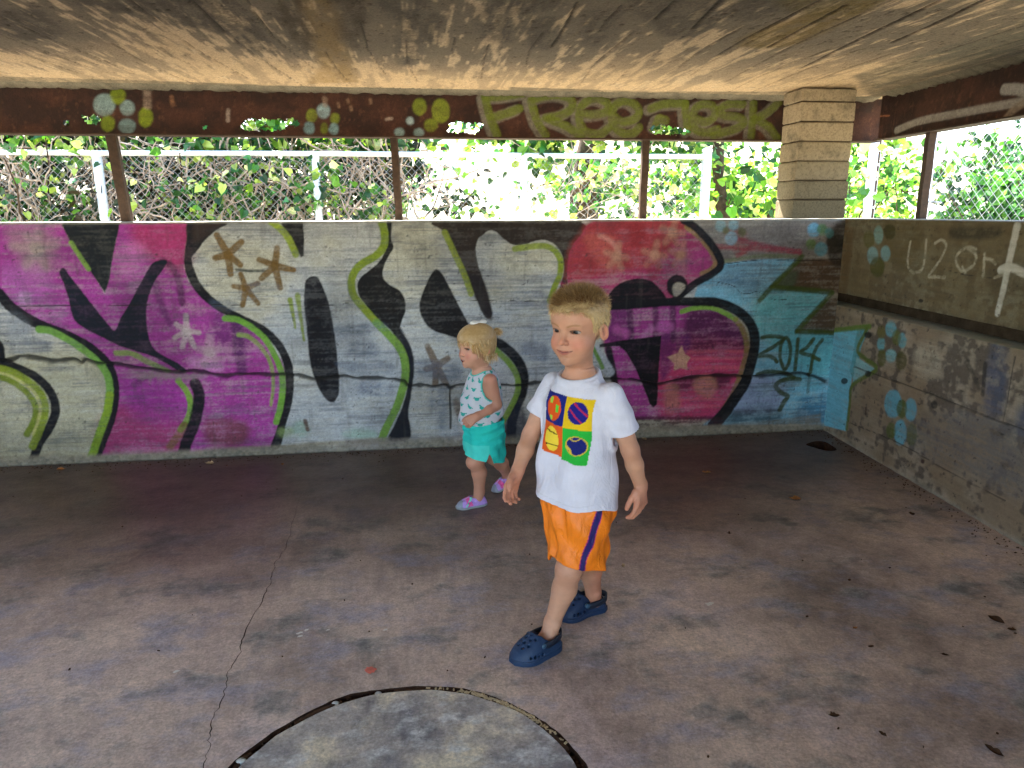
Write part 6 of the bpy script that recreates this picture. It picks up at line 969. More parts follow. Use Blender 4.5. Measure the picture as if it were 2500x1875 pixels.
def torso_d(P, c, l, f, zs, a, b, cv=None, pw=2.3, cu=None):
    X, Y, Z = P; x, y = X-c[0], Y-c[1]; u = x*l[0]+y*l[1]; v = x*f[0]+y*f[1]
    A = np.interp(Z, zs, a); B = np.interp(Z, zs, b)
    if cv is not None: v = v-np.interp(Z, zs, cv)
    if cu is not None: u = u-np.interp(Z, zs, cu)
    k = (np.abs(u/A)**pw+np.abs(v/B)**pw)**(1/pw); return (k-1)*np.minimum(A, B), u, v
def finish(name, F, mat, root, colf, it=2):
    V, Q = F.surface(); V = relax(V, Q, it); C = colf(V, vnormals(V, Q)); o = add(name, mesh_np(name, V-np.array(root.location), Q, C, True, mat), root); return o, V, Q
def strands(roots, dirs, lens, rad, cols, rg, seg=4, grav=.0, bend=.25, tipc=1.25):
    n = len(roots); P = [roots]; d = dirs/np.linalg.norm(dirs, axis=1)[:, None]
    for i in range(seg):
        d = d+rg.normal(size=(n, 3))*bend*.3; d[:, 2] -= grav; d /= np.linalg.norm(d, axis=1)[:, None]; P.append(P[-1]+d*(lens/seg)[:, None])
    return ribbons(np.stack(P, 1), rad, cols, rg, tipc)
def ribbons(P, rad, cols, rg, tipc=1.25):
    n, m, _ = P.shape; T = np.gradient(P, axis=1); s = np.cross(T, rg.normal(size=(n, 1, 3))); s /= np.linalg.norm(s, axis=2)[..., None]+1e-9
    w = rad*np.linspace(1, .35, m)[None, :, None]; V = np.stack([P-s*w, P+s*w], 2).reshape(-1, 3)
    b = np.arange(n)[:, None, None]*2*m; i = np.arange(m-1)[None, :, None]*2; F = (b+i+np.array([0, 1, 3, 2])[None, None]).reshape(-1, 4)
    C = cols[:, None, None, :]*np.linspace(.8, tipc, m)[None, :, None, None]*np.ones((1, 1, 2, 1)); return V, F, C.reshape(-1, 3)

# ---------------------------------------------------------------- boy
def shoe_frame(c, d, up=(0, 0, 1)):
    d = nrm_(d); s = nrm_(np.cross(up, d)); u = np.cross(d, s); return np.array(c, float), d, s, u
def shoe_loc(fr, P): c, d, s, u = fr; x, y, z = P[0]-c[0], P[1]-c[1], P[2]-c[2]; return (x*d[0]+y*d[1]+z*d[2], x*s[0]+y*s[1]+z*s[2], x*u[0]+y*u[1]+z*u[2])
def clog(fr, L, root, side, col, label=None):
    c = fr[0]; F = Field(c-np.array([.13, .13, .01]), c+np.array([.13, .13, .13]), .0021)
    ts = np.linspace(0, 1, 13)                      # 0 heel, 1 toe
    w = np.array([.014, .029, .0335, .035, .035, .036, .038, .042, .0445, .0445, .041, .032, .013])*L/.178
    hh = np.array([.022, .050, .060, .061, .064, .074, .082, .078, .069, .060, .050, .038, .017])*L/.178
    def fn(G, P):
        t_, s_, z = shoe_loc(fr, P); t = t_/L+.5; s_ = s_-side*.006*np.sin(np.clip(t, 0, 1)*np.pi*1.3)
        W = np.interp(t, ts, w); H = np.interp(t, ts, hh); q = 2.6
        d = ((np.abs(s_/W)**q+np.abs(np.maximum(z, 0)/H)**q)**(1/q)-1)*np.minimum(W, H); d = np.maximum(d, -z); d = np.maximum(d, np.abs(t_)-L*.5)
        sole = np.maximum(np.maximum(np.abs(s_)-W-.0025, z-.016), -z); sole = np.maximum(sole, np.abs(t_)-L*.5-.001); d = smin(d, sole, .004)
        groove = np.abs(z-.018)-.0012; d = np.where((groove < 0) & (np.abs(d) < .002), d+.001, d)
        hollow = d_ell((t_, s_, z), (-L*.17, 0, .082), (L*.235, .0285, .060)); d = smax(d, -hollow, .004)
        toe = d_ell((t_, s_, z), (L*.16, 0, .024), (L*.27, .029, .020)); d = smax(d, -toe, .003)
        for ht, hs, hr in holes:
            d = np.maximum(d, -(np.sqrt((t_-ht*L)**2+(s_-hs)**2+0*z)-hr)*1.0 if abs(hs) < .03 else d)
        for ht, hs, hr in sideholes:
            d = np.maximum(d, np.where(np.sign(s_) == np.sign(hs), -(np.sqrt((t_-ht*L)**2+(z-.026)**2+0*s_)-hr), -1))
        return d
    holes = [(.10, .0, .0048), (.17, .011, .0048), (.17, -.011, .0048), (.25, .0, .0052), (.25, .020, .0046), (.25, -.020, .0046), (.32, .010, .0050), (.32, -.010, .0050), (.11, .020, .0044), (.11, -.020, .0044)]
    sideholes = [(.05, 1, .0056), (.13, 1, .0042), (.20, 1, .0062), (.28, 1, .0042), (.05, -1, .0056), (.13, -1, .0042), (.20, -1, .0062), (.28, -1, .0042)]
    F.op(c-.2, c+.2, fn)
    F.F[:, :, :1] = 1.0
    o, V, Q = finish('clog', F, M_RUBBER, root, lambda V, N: np.tile(lin(col), (len(V), 1))*(.85+.3*n3(V, 12, 71))[:, None], 1)
    # heel strap with its two rivets
    mb = MB(); a = np.linspace(-1.9, 1.9, 22); rl = np.array(root.location)
    P = np.array([fr[0]+fr[1]*(-L*.13-L*.37*math.cos(x))+fr[2]*(.0375*math.sin(x)/math.sin(1.57) if abs(x) < 1.57 else .0375*np.sign(x))+fr[3]*(.047+.004*math.cos(x)) for x in a])
    Vs = []; wd = .0105
    for p, x in zip(P, a):
        n_ = nrm_(-fr[1]*math.cos(x)+fr[2]*math.sin(x)); Vs += [p-fr[3]*wd, p-fr[3]*wd+n_*.004, p+fr[3]*wd+n_*.004, p+fr[3]*wd]
    mb.put(np.array(Vs)-rl, [(4*i+j, 4*i+(j+1) % 4, 4*i+4+(j+1) % 4, 4*i+4+j) for i in range(21) for j in range(4)]+[(3, 2, 1, 0), (84, 85, 86, 87)])
    st = mb.obj('strap', simple('clog_strap', lin('17202f'), .5, 0, .4, .2, 60, .1), o, True)
    for sg in (1, -1):
        mb = MB(); q = fr[0]+fr[1]*(L*.01)+fr[2]*sg*.0385+fr[3]*.049; mb.tube(np.array([q-fr[2]*sg*.004, q+fr[2]*sg*.004, q+fr[2]*sg*.0055])-rl, [.0085, .0085, .005], 14); mb.obj('rivet', simple('clog_rivet', lin('2a4a60'), .4, 0, .5, .1, 60, 0), o, True)
    return o
def boy():
    rg = np.random.default_rng(31); B0 = np.array([.44, 2.06, 0])
    root = empty('person', tuple(B0), 'young blond boy in white sports T-shirt, orange shorts and navy clogs walking on the floor', 'person')
    yaw = R(-46); f = np.array([math.sin(yaw), -math.cos(yaw), 0]); l = np.array([-f[1], f[0], 0]); c = np.array([.474, 2.035])
    H = Head((.464, 2.03, 1.024), .212, R(-43), R(3), R(0))
    F = Field((.17, 1.80, 0), (.74, 2.29, 1.155), .0022)
    hb = H.c; F.op(hb-.15, hb+.15, lambda G, P: smin(G, H.sdf(P, .020), .01))
    shL, elL, wrL = (.550, 1.952, .836), (.612, 1.964, .664), (.656, 1.982, .535); shR, elR, wrR = (.408, 2.120, .836), (.342, 2.140, .668), (.286, 2.066, .566)
    F.cone((.476, 2.045, .83), (.468, 2.040, .965), .046, .037, .03)
    zs = [.40, .48, .56, .64, .72, .79, .84, .875, .90]; a = [.090, .100, .096, .100, .108, .112, .100, .062, .035]; b = [.075, .082, .080, .078, .078, .070, .058, .044, .03]
    F.op((.30, 1.88, .38), (.66, 2.2, .90), lambda G, P: smin(G, torso_d(P, c, l, f, zs, a, b)[0], .02))
    for s_, e_, w_ in ((shL, elL, wrL), (shR, elR, wrR)): F.cone(s_, e_, .033, .0265, .02); m_ = np.array(e_)*.6+np.array(w_)*.4; F.cone(e_, m_, .0265, .026, .012); F.cone(m_, w_, .026, .0178, .012)
    hand(F, wrL, (-.10, -.24, -.97), -l, f, 1.08, (.55, .62, .68, .75), .0185, .45)
    hand(F, wrR, (-.40, -.42, -.80), l+np.array([0, 0, .1]), f+np.array([0, 0, .5]), 1.0, (.35, .5, .65, .7), .0185, .55)
    hL, kL, aL = (.497, 2.005, .44), (.437, 1.985, .275), (.392, 2.008, .085); hR, kR, aR = (.44, 2.072, .44), (.517, 2.100, .245), (.566, 2.176, .085)
    for h_, k_, a_ in ((hL, kL, aL), (hR, kR, aR)):
        F.cone(h_, k_, .060, .041, .02); k_ = np.array(k_); a_ = np.array(a_); cf = k_*.62+a_*.38+np.array([.008, .008, 0]); F.cone(k_, cf, .0385, .0375, .015); F.cone(cf, a_, .0375, .0245, .015)
    fL = shoe_frame((.335, 1.972, 0), (-.88, -.47, 0)); fR = shoe_frame((.530, 2.183, 0), (-.96, -.27, 0))
    for fr, a_ in ((fL, aL), (fR, aR)):
        o = fr[0]; F.cone(a_, o-fr[1]*.045+fr[3]*.034, .0265, .027, .012); F.cone(o-fr[1]*.045+fr[3]*.036, o+fr[1]*.045+fr[3]*.026, .025, .022, .015); F.ell(np.array(a_)+fr[2]*.022, (.011, .011, .012), None, .01); F.ell(np.array(a_)-fr[2]*.022, (.011, .011, .012), None, .01)
    def col(V, N):
        C = H.skin(V, 'ba866a', '96463f', '8a6438', 'c8715a', 1.35, .020); C *= (1+.10*(n3(V, 30, 5)-.5))[:, None]
        low = (1-smst(.80, .86, V[:, 2]))[:, None]; C = C*(1-low)+(lin('bd8c70')*(1+.12*(n3(V, 45, 8)-.5))[:, None])*low
        hnd = smst(.60, .50, V[:, 2])*smst(.52, .56, V[:, 0])+smst(.62, .55, V[:, 2])*(V[:, 0] < .32); hnd = np.clip(hnd, 0, 1)[:, None]*.45; C = C*(1-hnd)+lin('bb7058')*hnd
        for q, r_ in ((kL, .045), (kR, .045), (elL, .035), (elR, .035)):
            w = (.35*np.exp(-((V-np.array(q))**2).sum(1)/r_**2))[:, None]; C = C*(1-w)+lin('a8604a')*w
        C *= (1+.22*(n3(V, 11, 23)-.5))[:, None]
        return C
    finish('body', F, M_SKIN, root, col, 1); del F
    H.eyes(root, '21160f', (R(-4), R(0)))
    # hair: close cap plus strands
    HF = Field(hb-.16, hb+.16, .0026)
    ly = [-.6, -.42, -.30, -.215, -.17, -.13, -.07, -.02, .06, .12, .2, .6]; lz = [.275, .275, .265, .20, .10, -.03, -.05, .055, .075, -.04, -.17, -.21]
    def hf(G, P):
        p = H.loc(P); d = d_ell(p, (0, .045, .14), (.362, .43, .36)); d = np.minimum(d, d_ell(p, (0, -.15, .17), (.25, .245, .24))); d = smin(d, d_ell(p, (0, -.15, .17), (.25, .245, .24)), .12)
        th = .017+.026*smst(.15, .42, p[2]); d = d-th
        line = np.interp(p[1], ly, lz)+.012*np.sin(p[0]*60)*smst(.3, .0, np.abs(p[1]+.4)); d = smax(d, line-p[2], .02)
        return d*H.h
    HF.op(hb-.2, hb+.2, hf); BL = ('c2a270', 'ae8c5a', 'd4b88a', '8a6a40', 'a4824e')
    bl = np.array([lin(h) for h in BL])
    def hcol(V, N):
        p = np.array(H.loc(V.T)); t = smst(.22, .46, p[2]+.30*(n3(V, 13, 19)-.5))*smst(-.55, -.36, p[1])*(1-smst(.25, .42, p[1])); t = np.clip(t*1.15+1.3*(n3(V, 7, 3)-.5), 0, 1)[:, None]; return lin('b89c6e')*(1-t)+lin('66482a')*t  # shade on the crown is put into the hair colour
    ho, V, Q = finish('hair', HF, M_HAIR, root, hcol, 2); N = vnormals(V, Q); p = np.array(H.loc(V.T))
    dd = (p[0]/.362)**2+((p[1]-.045)/.43)**2+((p[2]-.14)/.36)**2
    ok = np.where(dd > 1.02)[0]; r = rg.choice(ok, 9000); q = p[:, r]; top = smst(.22, .42, q[2])[:, None]
    Mw = H.M; fw = Mw @ np.array([0, -1, 0]); dn = Mw @ np.array([0, .15, -1]); upv = Mw @ np.array([0, 0, 1])
    fr_ = smst(-.05, -.35, q[1])[:, None]
    dirs = N[r]*(.35+.5*top)+(dn*(1-top)*.9+fw*top*(.55+.5*fr_)+upv*top*.25)+rg.normal(size=(9000, 3))*.32
    lens = (.007+.009*top[:, 0]+.008*rg.random(9000)); tcol = hcol(V, N)[r]; cs = tcol*.72+bl[rg.integers(0, 5, 9000)]*.28*(.7+.6*rg.random((9000, 1)))
    SV, SF, SC = strands(V[r]-N[r]*.001, dirs, lens, .00045, cs, rg, 3, .02, .25, 1.5)
    add('strands', mesh_np('strands', SV-B0, SF, SC, True, M_HAIR), ho)
    # T-shirt
    S = Field((.22, 1.82, .40), (.70, 2.28, .94), .0030)
    zs2 = [.36, .44, .50, .58, .66, .74, .80, .84, .875, .91]; a2 = [.132, .129, .125, .120, .117, .117, .113, .094, .067, .048]; b2 = [.112, .109, .106, .101, .096, .091, .083, .068, .054, .045]; cv = [.012, .012, .010, .008, .004, 0, 0, 0, .0, .0]
    axL = nrm_(np.array(elL)-np.array(shL)); axR = nrm_(np.array(elR)-np.array(shR)); eL = np.array(shL)+axL*.118+l*.0; eR = np.array(shR)+axR*.104
    def sf(G, P):
        X, Y, Z = P; t, u, v = torso_d(P, c, l, f, zs2, a2, b2, cv, 2.2)
        # cloth folds: soft vertical drapes from the chest, diagonal pulls from the arm pits
        lowm = smst(.80, .50, Z)
        fold = .0060*np.sin(u*40+9*(Z-.5)+1.0+v*12)*lowm+.0045*np.sin(u*34-30*Z+v*26)*smst(.84, .70, Z)*smst(.44, .58, Z)+.0035*np.sin(v*52+u*24+16*Z)*lowm
        t = t+fold
        sl = smin(d_cone(P, np.array(shL)-l*.004, eL+axL*.02, .037, .049), d_cone(P, np.array(shR)+l*.004, eR+axR*.02, .037, .048), 0)
        sl = sl+.0022*np.sin(Z*95+u*30)*smst(.84, .78, Z)
        d = smin(t, sl, .022)
        sh = np.maximum(d, -(d+.0085))
        hem = (.490)-.010*np.sin(u*14+.6)+.05*v+.012*np.sin(v*26); sh = np.maximum(sh, hem-Z)
        for e, ax in ((eL, axL), (eR, axR)):
            pl = (X-e[0])*ax[0]+(Y-e[1])*ax[1]+(Z-e[2])*ax[2]; near = d_cone(P, e-ax*.03, e+ax*.2, .085, .085); rem = np.maximum(np.maximum(-pl, near), -(t-.006)); sh = np.maximum(sh, -rem)
        # neck opening and collar band, lower at the front
        nx, ny, nz = X-.474-f[0]*.004, Y-2.043-f[1]*.004, Z-.874
        ax_ = nrm_(np.array([f[0]*.22, f[1]*.22, 1])); h_ = nx*ax_[0]+ny*ax_[1]+nz*ax_[2]; rr = np.sqrt(np.maximum(nx**2+ny**2+nz**2-h_**2, 0))
        sh = np.maximum(sh, -np.maximum(rr-.080, .006-h_)); sh = np.maximum(sh, -np.maximum(rr-.053, -h_-.06+0*Z)); band = np.sqrt((rr-.0585)**2*.9+((h_+.003)*.5)**2)-.0085; sh = smin(sh, band, .004)
        return sh
    S.op((.2, 1.8, .40), (.72, 2.3, .95), sf)
    def shirt_col(V, N):
        C = np.tile(lin('d0ccd6'), (len(V), 1)); x, y = V[:, 0]-c[0], V[:, 1]-c[1]; u = x*l[0]+y*l[1]; v = x*f[0]+y*f[1]; z = V[:, 2]-.03*0
        # printed panel of four coloured squares; u grows to his left, zz drops with it as the shirt hangs
        front = v > .02; uu = u*1000; zz = (z*1000)-742+uu*.05
        def put(m, h): C[m & front] = lin(h)
        b_ = lambda u0, u1, z0, z1: (uu > u0) & (uu < u1) & (zz > z0) & (zz < z1)
        wv = 3*np.sin(uu*.08)
        put(b_(-78, 2, 0, 88), '1c2470'); put(b_(2, 84, -2+0, 88), 'd8b21c'); put(b_(-78, 2, -92, 0), 'd85a1e'); put((uu > 2) & (uu < 84) & (zz > -100+wv) & (zz <= -2), '2aa83a')
        e = lambda cu, cz, ru, rz: ((uu-cu)/ru)**2+((zz-cz)/rz)**2
        q = e(-40, 44, 29, 36); put(q < 1, 'd8541c'); put((q < 1) & (np.abs(uu+26) < 6) & (np.abs(zz-46) < 11), '58c23c'); put((q < 1) & (np.abs(uu+52) < 6) & (np.abs(zz-66) < 8), '9ac83c'); put((q < 1) & (np.abs(uu+48) < 6) & (np.abs(zz-16) < 7), '9ac83c')
        q = e(44, 46, 30, 32); put(q < 1, '211e74'); d1 = uu-44; d2 = zz-46
        put((q < 1) & (np.abs(d2+d1*.75-17) < 3.2), 'b02a4a'); put((q < 1) & (np.abs(d2+d1*.95+15) < 3.2), 'b02a4a')
        q = e(-38, -46, 28, 38); put(q < 1, 'e8c83c'); put((q < 1) & (np.abs(zz+28+uu*.1) < 1.8), '3a2a14'); put((q < 1) & (np.abs(zz+60-uu*.1) < 1.8), '3a2a14')
        q = e(46, -50, 33, 28); put((q < 1), '1c2466'); put((q < 1) & (q > .78), 'c2a83c'); put((q < 1) & (np.abs(zz+30-6*np.sin(uu*.12)) < 2), 'c2a83c'); put((q < 1) & (np.abs(np.sqrt((uu-10)**2+(zz+80)**2)-24) < 4), 'd0b03c')
        C *= (1-.06*smst(.3, .7, n3(V, 30, 61)))[:, None]
        hemz = (.490)-.010*np.sin(u*14+.6)+.05*v+.012*np.sin(v*26); C[(np.abs(V[:, 2]-hemz-.019) < .0013) & (np.abs(u) < .10) & (v > .03)] *= .88
        return C
    finish('shirt', S, M_CLOTH, root, shirt_col, 1); del S
    # shorts
    T = Field((.30, 1.87, .20), (.65, 2.2, .53), .0030)
    hL2, hR2 = np.array([.498, 2.000, .46]), np.array([.446, 2.072, .46]); kL2, kR2 = np.array([.440, 1.988, .262]), np.array([.508, 2.088, .236])
    tL, tR = nrm_(kL2-hL2), nrm_(kR2-hR2); bL, bR = hL2+tL*.168, hR2+tR*.178
    def tf(G, P):
        X, Y, Z = P
        d = smin(d_cone(P, hL2, kL2+tL*.05, .074, .049), d_cone(P, hR2, kR2+tR*.05, .074, .045), .02)
        d = smin(d, torso_d(P, c, l, f, [.40, .46, .54], [.092, .100, .098], [.085, .092, .088])[0], .03)
        u = (X-c[0])*l[0]+(Y-c[1])*l[1]; v = (X-c[0])*f[0]+(Y-c[1])*f[1]
        d = d+.0045*np.sin(u*70+Z*38+v*30)+.0030*np.sin(v*80-Z*50)+.002*np.sin((u+v)*120+Z*20)
        sh = np.maximum(d, -(d+.006))
        dl = d_cone(P, hL2, kL2+tL*.05, .074, .049); dr_ = d_cone(P, hR2, kR2+tR*.05, .074, .045)
        pL = (X-bL[0])*tL[0]+(Y-bL[1])*tL[1]+(Z-bL[2])*tL[2]; pR = (X-bR[0])*tR[0]+(Y-bR[1])*tR[1]+(Z-bR[2])*tR[2]
        return np.maximum(sh, np.where(dl < dr_, pL, pR))
    T.op((.28, 1.85, .2), (.67, 2.22, .5), tf)
    def shorts_col(V, N):
        C = np.tile(lin('ea7a12'), (len(V), 1)); x, y = V[:, 0]-c[0], V[:, 1]-c[1]
        ctr = hL2+tL[None]*((V[:, 2]-hL2[2])/tL[2])[:, None]; q = V-ctr; uo = nrm_(l-tL*np.dot(l, tL)); vo = nrm_(np.cross(tL, uo)); aa = np.arctan2(q @ vo, q @ uo); s_ = aa*.062
        left = (q @ uo) > .02; sd = s_-.030-.008*np.sin((V[:, 2]-.25)*9)
        C[left & (np.abs(sd) < .0105)] = lin('a8246a'); C[left & (np.abs(sd) < .0082)] = lin('241a5a')
        C *= (1+.28*(n3(V, 22, 15)-.5))[:, None]; return C
    finish('shorts', T, M_NYLON, root, shorts_col, 1); del T
    clog(fL, .182, root, 1, '1d3350'); clog(fR, .182, root, -1, '1a2e4c')
boy()
# ---------------------------------------------------------------- girl
def toddler_shoe(fr, L, root, side):
    c = fr[0]; F = Field(c-np.array([.10, .10, .02]), c+np.array([.10, .10, .11]), .0021)
    ts = np.linspace(0, 1, 11); w = np.array([.012, .022, .0255, .0265, .0265, .027, .029, .031, .031, .026, .010])*L/.142; hh = np.array([.022, .046, .052, .052, .052, .051, .046, .040, .034, .026, .012])*L/.142
    def fn(G, P):
        t_, s_, z = shoe_loc(fr, P); t = t_/L+.5; W = np.interp(t, ts, w); H = np.interp(t, ts, hh); q = 2.5
        d = ((np.abs(s_/W)**q+np.abs(np.maximum(z, 0)/H)**q)**(1/q)-1)*np.minimum(W, H); d = np.maximum(np.maximum(d, -z), np.abs(t_)-L*.5)
        sole = np.maximum(np.maximum(np.abs(s_)-W-.002, z-.011), -z); sole = np.maximum(sole, np.abs(t_)-L*.5-.001); d = smin(d, sole, .003)
        d = smax(d, -d_ell((t_, s_, z), (-L*.17, 0, .066), (L*.22, .0215, .042)), .003)
        for sg in (1, -1): d = smax(d, -d_ell((t_, s_, z), (-L*.02, sg*.029, .034), (.013, .010, .0075)), .002); d = smax(d, -d_ell((t_, s_, z), (L*.12, sg*.026, .028), (.008, .010, .005)), .002)
        return d
    F.op(c-.2, c+.2, fn); F.F[:, :, :1] = 1.0
    def col(V, N):
        t_, s_, z = shoe_loc(fr, V.T); t = t_/L+.5; C = np.tile(lin('b48ed2'), (len(V), 1))
        def put(m, h): C[m] = lin(h)
        out = s_*side > .002
        put((np.abs(t-.66-.004*0) < .05) & (z > .012), 'e0609c'); put((np.abs(t-.50-z*3) < .05) & (z > .014), 'e0609c'); put((np.abs(t-.80+z*5.5) < .035) & (z > .012) & out, '7fd0c4')
        put((np.abs(s_) < .0045) & (t > .42) & (t < .86), 'cfa6e4'); put(t+.9*z/L*.8 > .97, '8f96a4'); put((t > .84) & (z < .030), '8f96a4'); put(z < .0105, '8a8f92'); put((z > .046) & (t < .5), 'c09ae0')
        return C*(.9+.2*n3(V, 9, 44))[:, None]
    return finish('shoe', F, M_CLOTH, root, col, 1)[0]
def girl():
    rg = np.random.default_rng(41); B0 = np.array([.28, 3.19, 0])
    root = empty('person', tuple(B0), 'toddler girl with blond ponytail, bird print tank top and turquoise shorts by the wall', 'person')
    yaw = R(-66); f = np.array([math.sin(yaw), -math.cos(yaw), 0]); l = np.array([-f[1], f[0], 0]); c = np.array([.287, 3.168])
    H = Head((.258, 3.165, .768), .192, R(-63), R(4), 0); hb = H.c
    F = Field((.09, 2.99, 0), (.52, 3.43, .88), .0022)
    F.op(hb-.14, hb+.14, lambda G, P: smin(G, H.sdf(P, .0, 1, 1), .01))
    shL, elL, wrL = (.312, 3.098, .622), (.338, 3.104, .508), (.240, 3.056, .466); shR, elR, wrR = (.270, 3.240, .622), (.290, 3.262, .51), (.235, 3.245, .425)
    F.cone((.290, 3.170, .61), (.272, 3.166, .705), .042, .034, .03)
    zs = [.32, .40, .46, .52, .58, .62, .65, .67]; a = [.078, .084, .084, .082, .080, .074, .052, .034]; b = [.072, .082, .086, .080, .070, .058, .044, .03]; cv = [0, .006, .012, .008, .002, 0, 0, 0]
    F.op((.15, 3.04, .31), (.43, 3.30, .67), lambda G, P: smin(G, torso_d(P, c, l, f, zs, a, b, cv)[0], .02))
    for s_, e_, w_ in ((shL, elL, wrL), (shR, elR, wrR)):
        F.cone(s_, e_, .0305, .0255, .016); m_ = np.array(e_)*.6+np.array(w_)*.4; F.cone(e_, m_, .025, .0245, .012); F.cone(m_, w_, .0245, .017, .012)
    hand(F, wrL, (-.86, -.10, -.50), (.30, .90, -.25), (-.35, .1, .9), .80, (1.15, 1.2, 1.25, 1.3), .0175, .35)
    hand(F, wrR, (-.35, -.15, -.93), l, f, .80, (.5, .5, .5, .5), .0175, .4)
    hL, kL, aL = (.300, 3.125, .375), (.244, 3.128, .236), (.262, 3.168, .072); hR, kR, aR = (.274, 3.205, .375), (.342, 3.245, .21), (.416, 3.350, .085)
    for h_, k_, a_ in ((hL, kL, aL), (hR, kR, aR)):
        F.cone(h_, k_, .052, .037, .02); k_ = np.array(k_); a_ = np.array(a_); cf = k_*.62+a_*.38+np.array([.010, .004, 0]); F.cone(k_, cf, .035, .034, .015); F.cone(cf, a_, .034, .0235, .015)
    F.ell(np.array(kL)+np.array([-.022, -.012, -.002]), (.022, .022, .026), None, .02)
    fL = shoe_frame((.2235, 3.165, 0), (-.95, -.24, .0)); fR = shoe_frame((.402, 3.347, .022), nrm_((-.86, -.36, -.36)))
    for fr, a_ in ((fL, aL), (fR, aR)):
        o = fr[0]; F.cone(a_, o-fr[1]*.032+fr[3]*.026, .0255, .024, .012); F.cone(o-fr[1]*.032+fr[3]*.028, o+fr[1]*.035+fr[3]*.018, .020, .016, .012)
    def col(V, N):
        C = H.skin(V, 'c69278', 'ac4c4a', 'a8804c', 'd47a66'); C *= (1+.08*(n3(V, 30, 5)-.5))[:, None]
        p = np.array(H.loc(V.T)); m = (np.abs(p[0]) < .034) & (np.abs(p[2]+.276) < .012) & (p[1] < -.33); C[m] = lin('e2d8cc')
        m = ((p[0]/.055)**2+((p[2]+.288)/.026)**2 < 1) & (p[1] < -.29) & ~m & (p[2] < -.28); C[m] = lin('6a2020')
        low = (1-smst(.60, .66, V[:, 2]))[:, None]; C = C*(1-low)+(lin('b8826a')*(1+.12*(n3(V, 40, 8)-.5))[:, None])*low; return C
    finish('body', F, M_SKIN, root, col, 1); del F
    H.eyes(root, '1a100c', (R(-4), R(4)))
    # hair: cap, bangs, wisps, tail
    HF = Field(hb-.16, hb+.16, .0026); ly = [-.6, -.40, -.30, -.22, -.10, .02, .12, .6]; lz = [.17, .17, .15, .06, -.06, -.16, -.20, -.24]
    def hf(G, P):
        p = H.loc(P); d = d_ell(p, (0, .045, .14), (.362, .43, .36)); d = smin(d, d_ell(p, (0, -.15, .17), (.25, .245, .24)), .12); d = smin(d, d_ell(p, (0, .05, -.06), (.37, .34, .26)), .1)
        d = d-.040; line = np.interp(p[1], ly, lz)+.02*np.sin(p[0]*34+1)*smst(-.1, -.3, p[1])+.02*np.sin(p[1]*30); d = smax(d, line-p[2], .02)
        d = smin(d, d_cone(p, (0, .46, .20), (0, .58, .26), .05, .07), .03); d = smin(d, d_cone(p, (0, .58, .26), (0, .64, .17), .065, .035), .03)
        return d*H.h
    HF.op(hb-.2, hb+.2, hf); pal = np.array([lin(h) for h in ('c8aa7c', 'b89054', 'dcc6a0', 'a47c44', 'cca468')])
    def hcol(V, N): t = np.clip(n3(V, 8, 3)*1.2-.1, 0, 1)[:, None]; return lin('c0a070')*(1-t)+lin('9a7444')*t
    ho, V, Q = finish('hair', HF, M_HAIR, root, hcol, 2)
    # long strands lie over the cap from a crown point downwards
    n = 2600; az = rg.random(n)*2*np.pi; Pn = []
    E = lambda dirv: np.array([0, .03, .08])+dirv*np.array([.405, .465, .425])
    end = np.interp(np.mod(az, 2*np.pi), [0, .6, 1.2, 1.9, 2.6, 3.7, 4.4, 5.1, 5.7, 6.28], [2.2, 2.4, 2.45, 2.4, 2.2, 1.95, 1.30, 1.30, 1.85, 2.2])+rg.normal(size=n)*.16
    st = .15+.5*rg.random(n)
    for k in range(9):
        th = st+(end-st)*k/8; a_ = az+.10*np.sin(k*.5+az*9); d = np.stack([np.sin(th)*np.cos(a_), np.sin(th)*np.sin(a_), np.cos(th)], -1)
        q = E(d)*(1+.012*rg.random((n, 1))+.010*np.sin(az*40)[:, None]); q[:, 2] -= np.maximum(0, th-1.75)*.16; Pn.append(H.c+(q*H.h) @ H.M.T)
    cs = pal[rg.integers(0, 5, n)]*(.75+.5*rg.random((n, 1))); SV, SF, SC = ribbons(np.stack(Pn, 1), .0012, cs, rg, 1.1)
    # wisps at the neck and the tail tuft
    r0 = np.array([H.wld((rg.normal()*.02, .56+rg.normal()*.03, .24+rg.normal()*.03)) for _ in range(320)]); dr = np.array([H.M @ np.array([rg.normal()*.5, 1.0, .5+rg.normal()*.4]) for _ in range(320)])
    TV, TF, TC = strands(r0, dr, .020+.018*rg.random(320), .0007, pal[rg.integers(0, 5, 320)], rg, 5, .28, .3, 1.3)
    rr = np.array([H.wld((s_*(.30+.06*rg.random()), .05+.3*rg.random(), -.16-.06*rg.random())) for s_ in (1, -1) for _ in range(160)]); dw = np.array([H.M @ np.array([rg.normal()*.15, rg.normal()*.2-.1, -1]) for _ in range(320)])
    WV, WF, WC = strands(rr, dw, .020+.028*rg.random(320), .0008, pal[rg.integers(0, 5, 320)], rg, 5, .05, .3, 1.2)
    add('strands', mesh_np('strands', np.concatenate([SV, TV, WV])-B0, np.concatenate([SF, TF+len(SV), WF+len(SV)+len(TV)]), np.concatenate([SC, TC, WC]), True, M_HAIR), ho)
    # white hair bow on the crown
    BF = Field(H.wld((0, .10, .545))-.05, H.wld((0, .10, .545))+.05, .0024)
    for sg in (1, -1):
        BF.ell(H.wld((0, .10+sg*.115, .548-.02*(sg > 0))), (.016, .021, .0105), H.M.T, .003)
    BF.ell(H.wld((0, .10, .54)), (.009, .009, .008), None, .004)
    finish('hair_bow', BF, M_CLOTH, root, lambda V, N: np.tile(lin('dcd8d2'), (len(V), 1))*(.9+.2*n3(V, 6, 9))[:, None], 2)
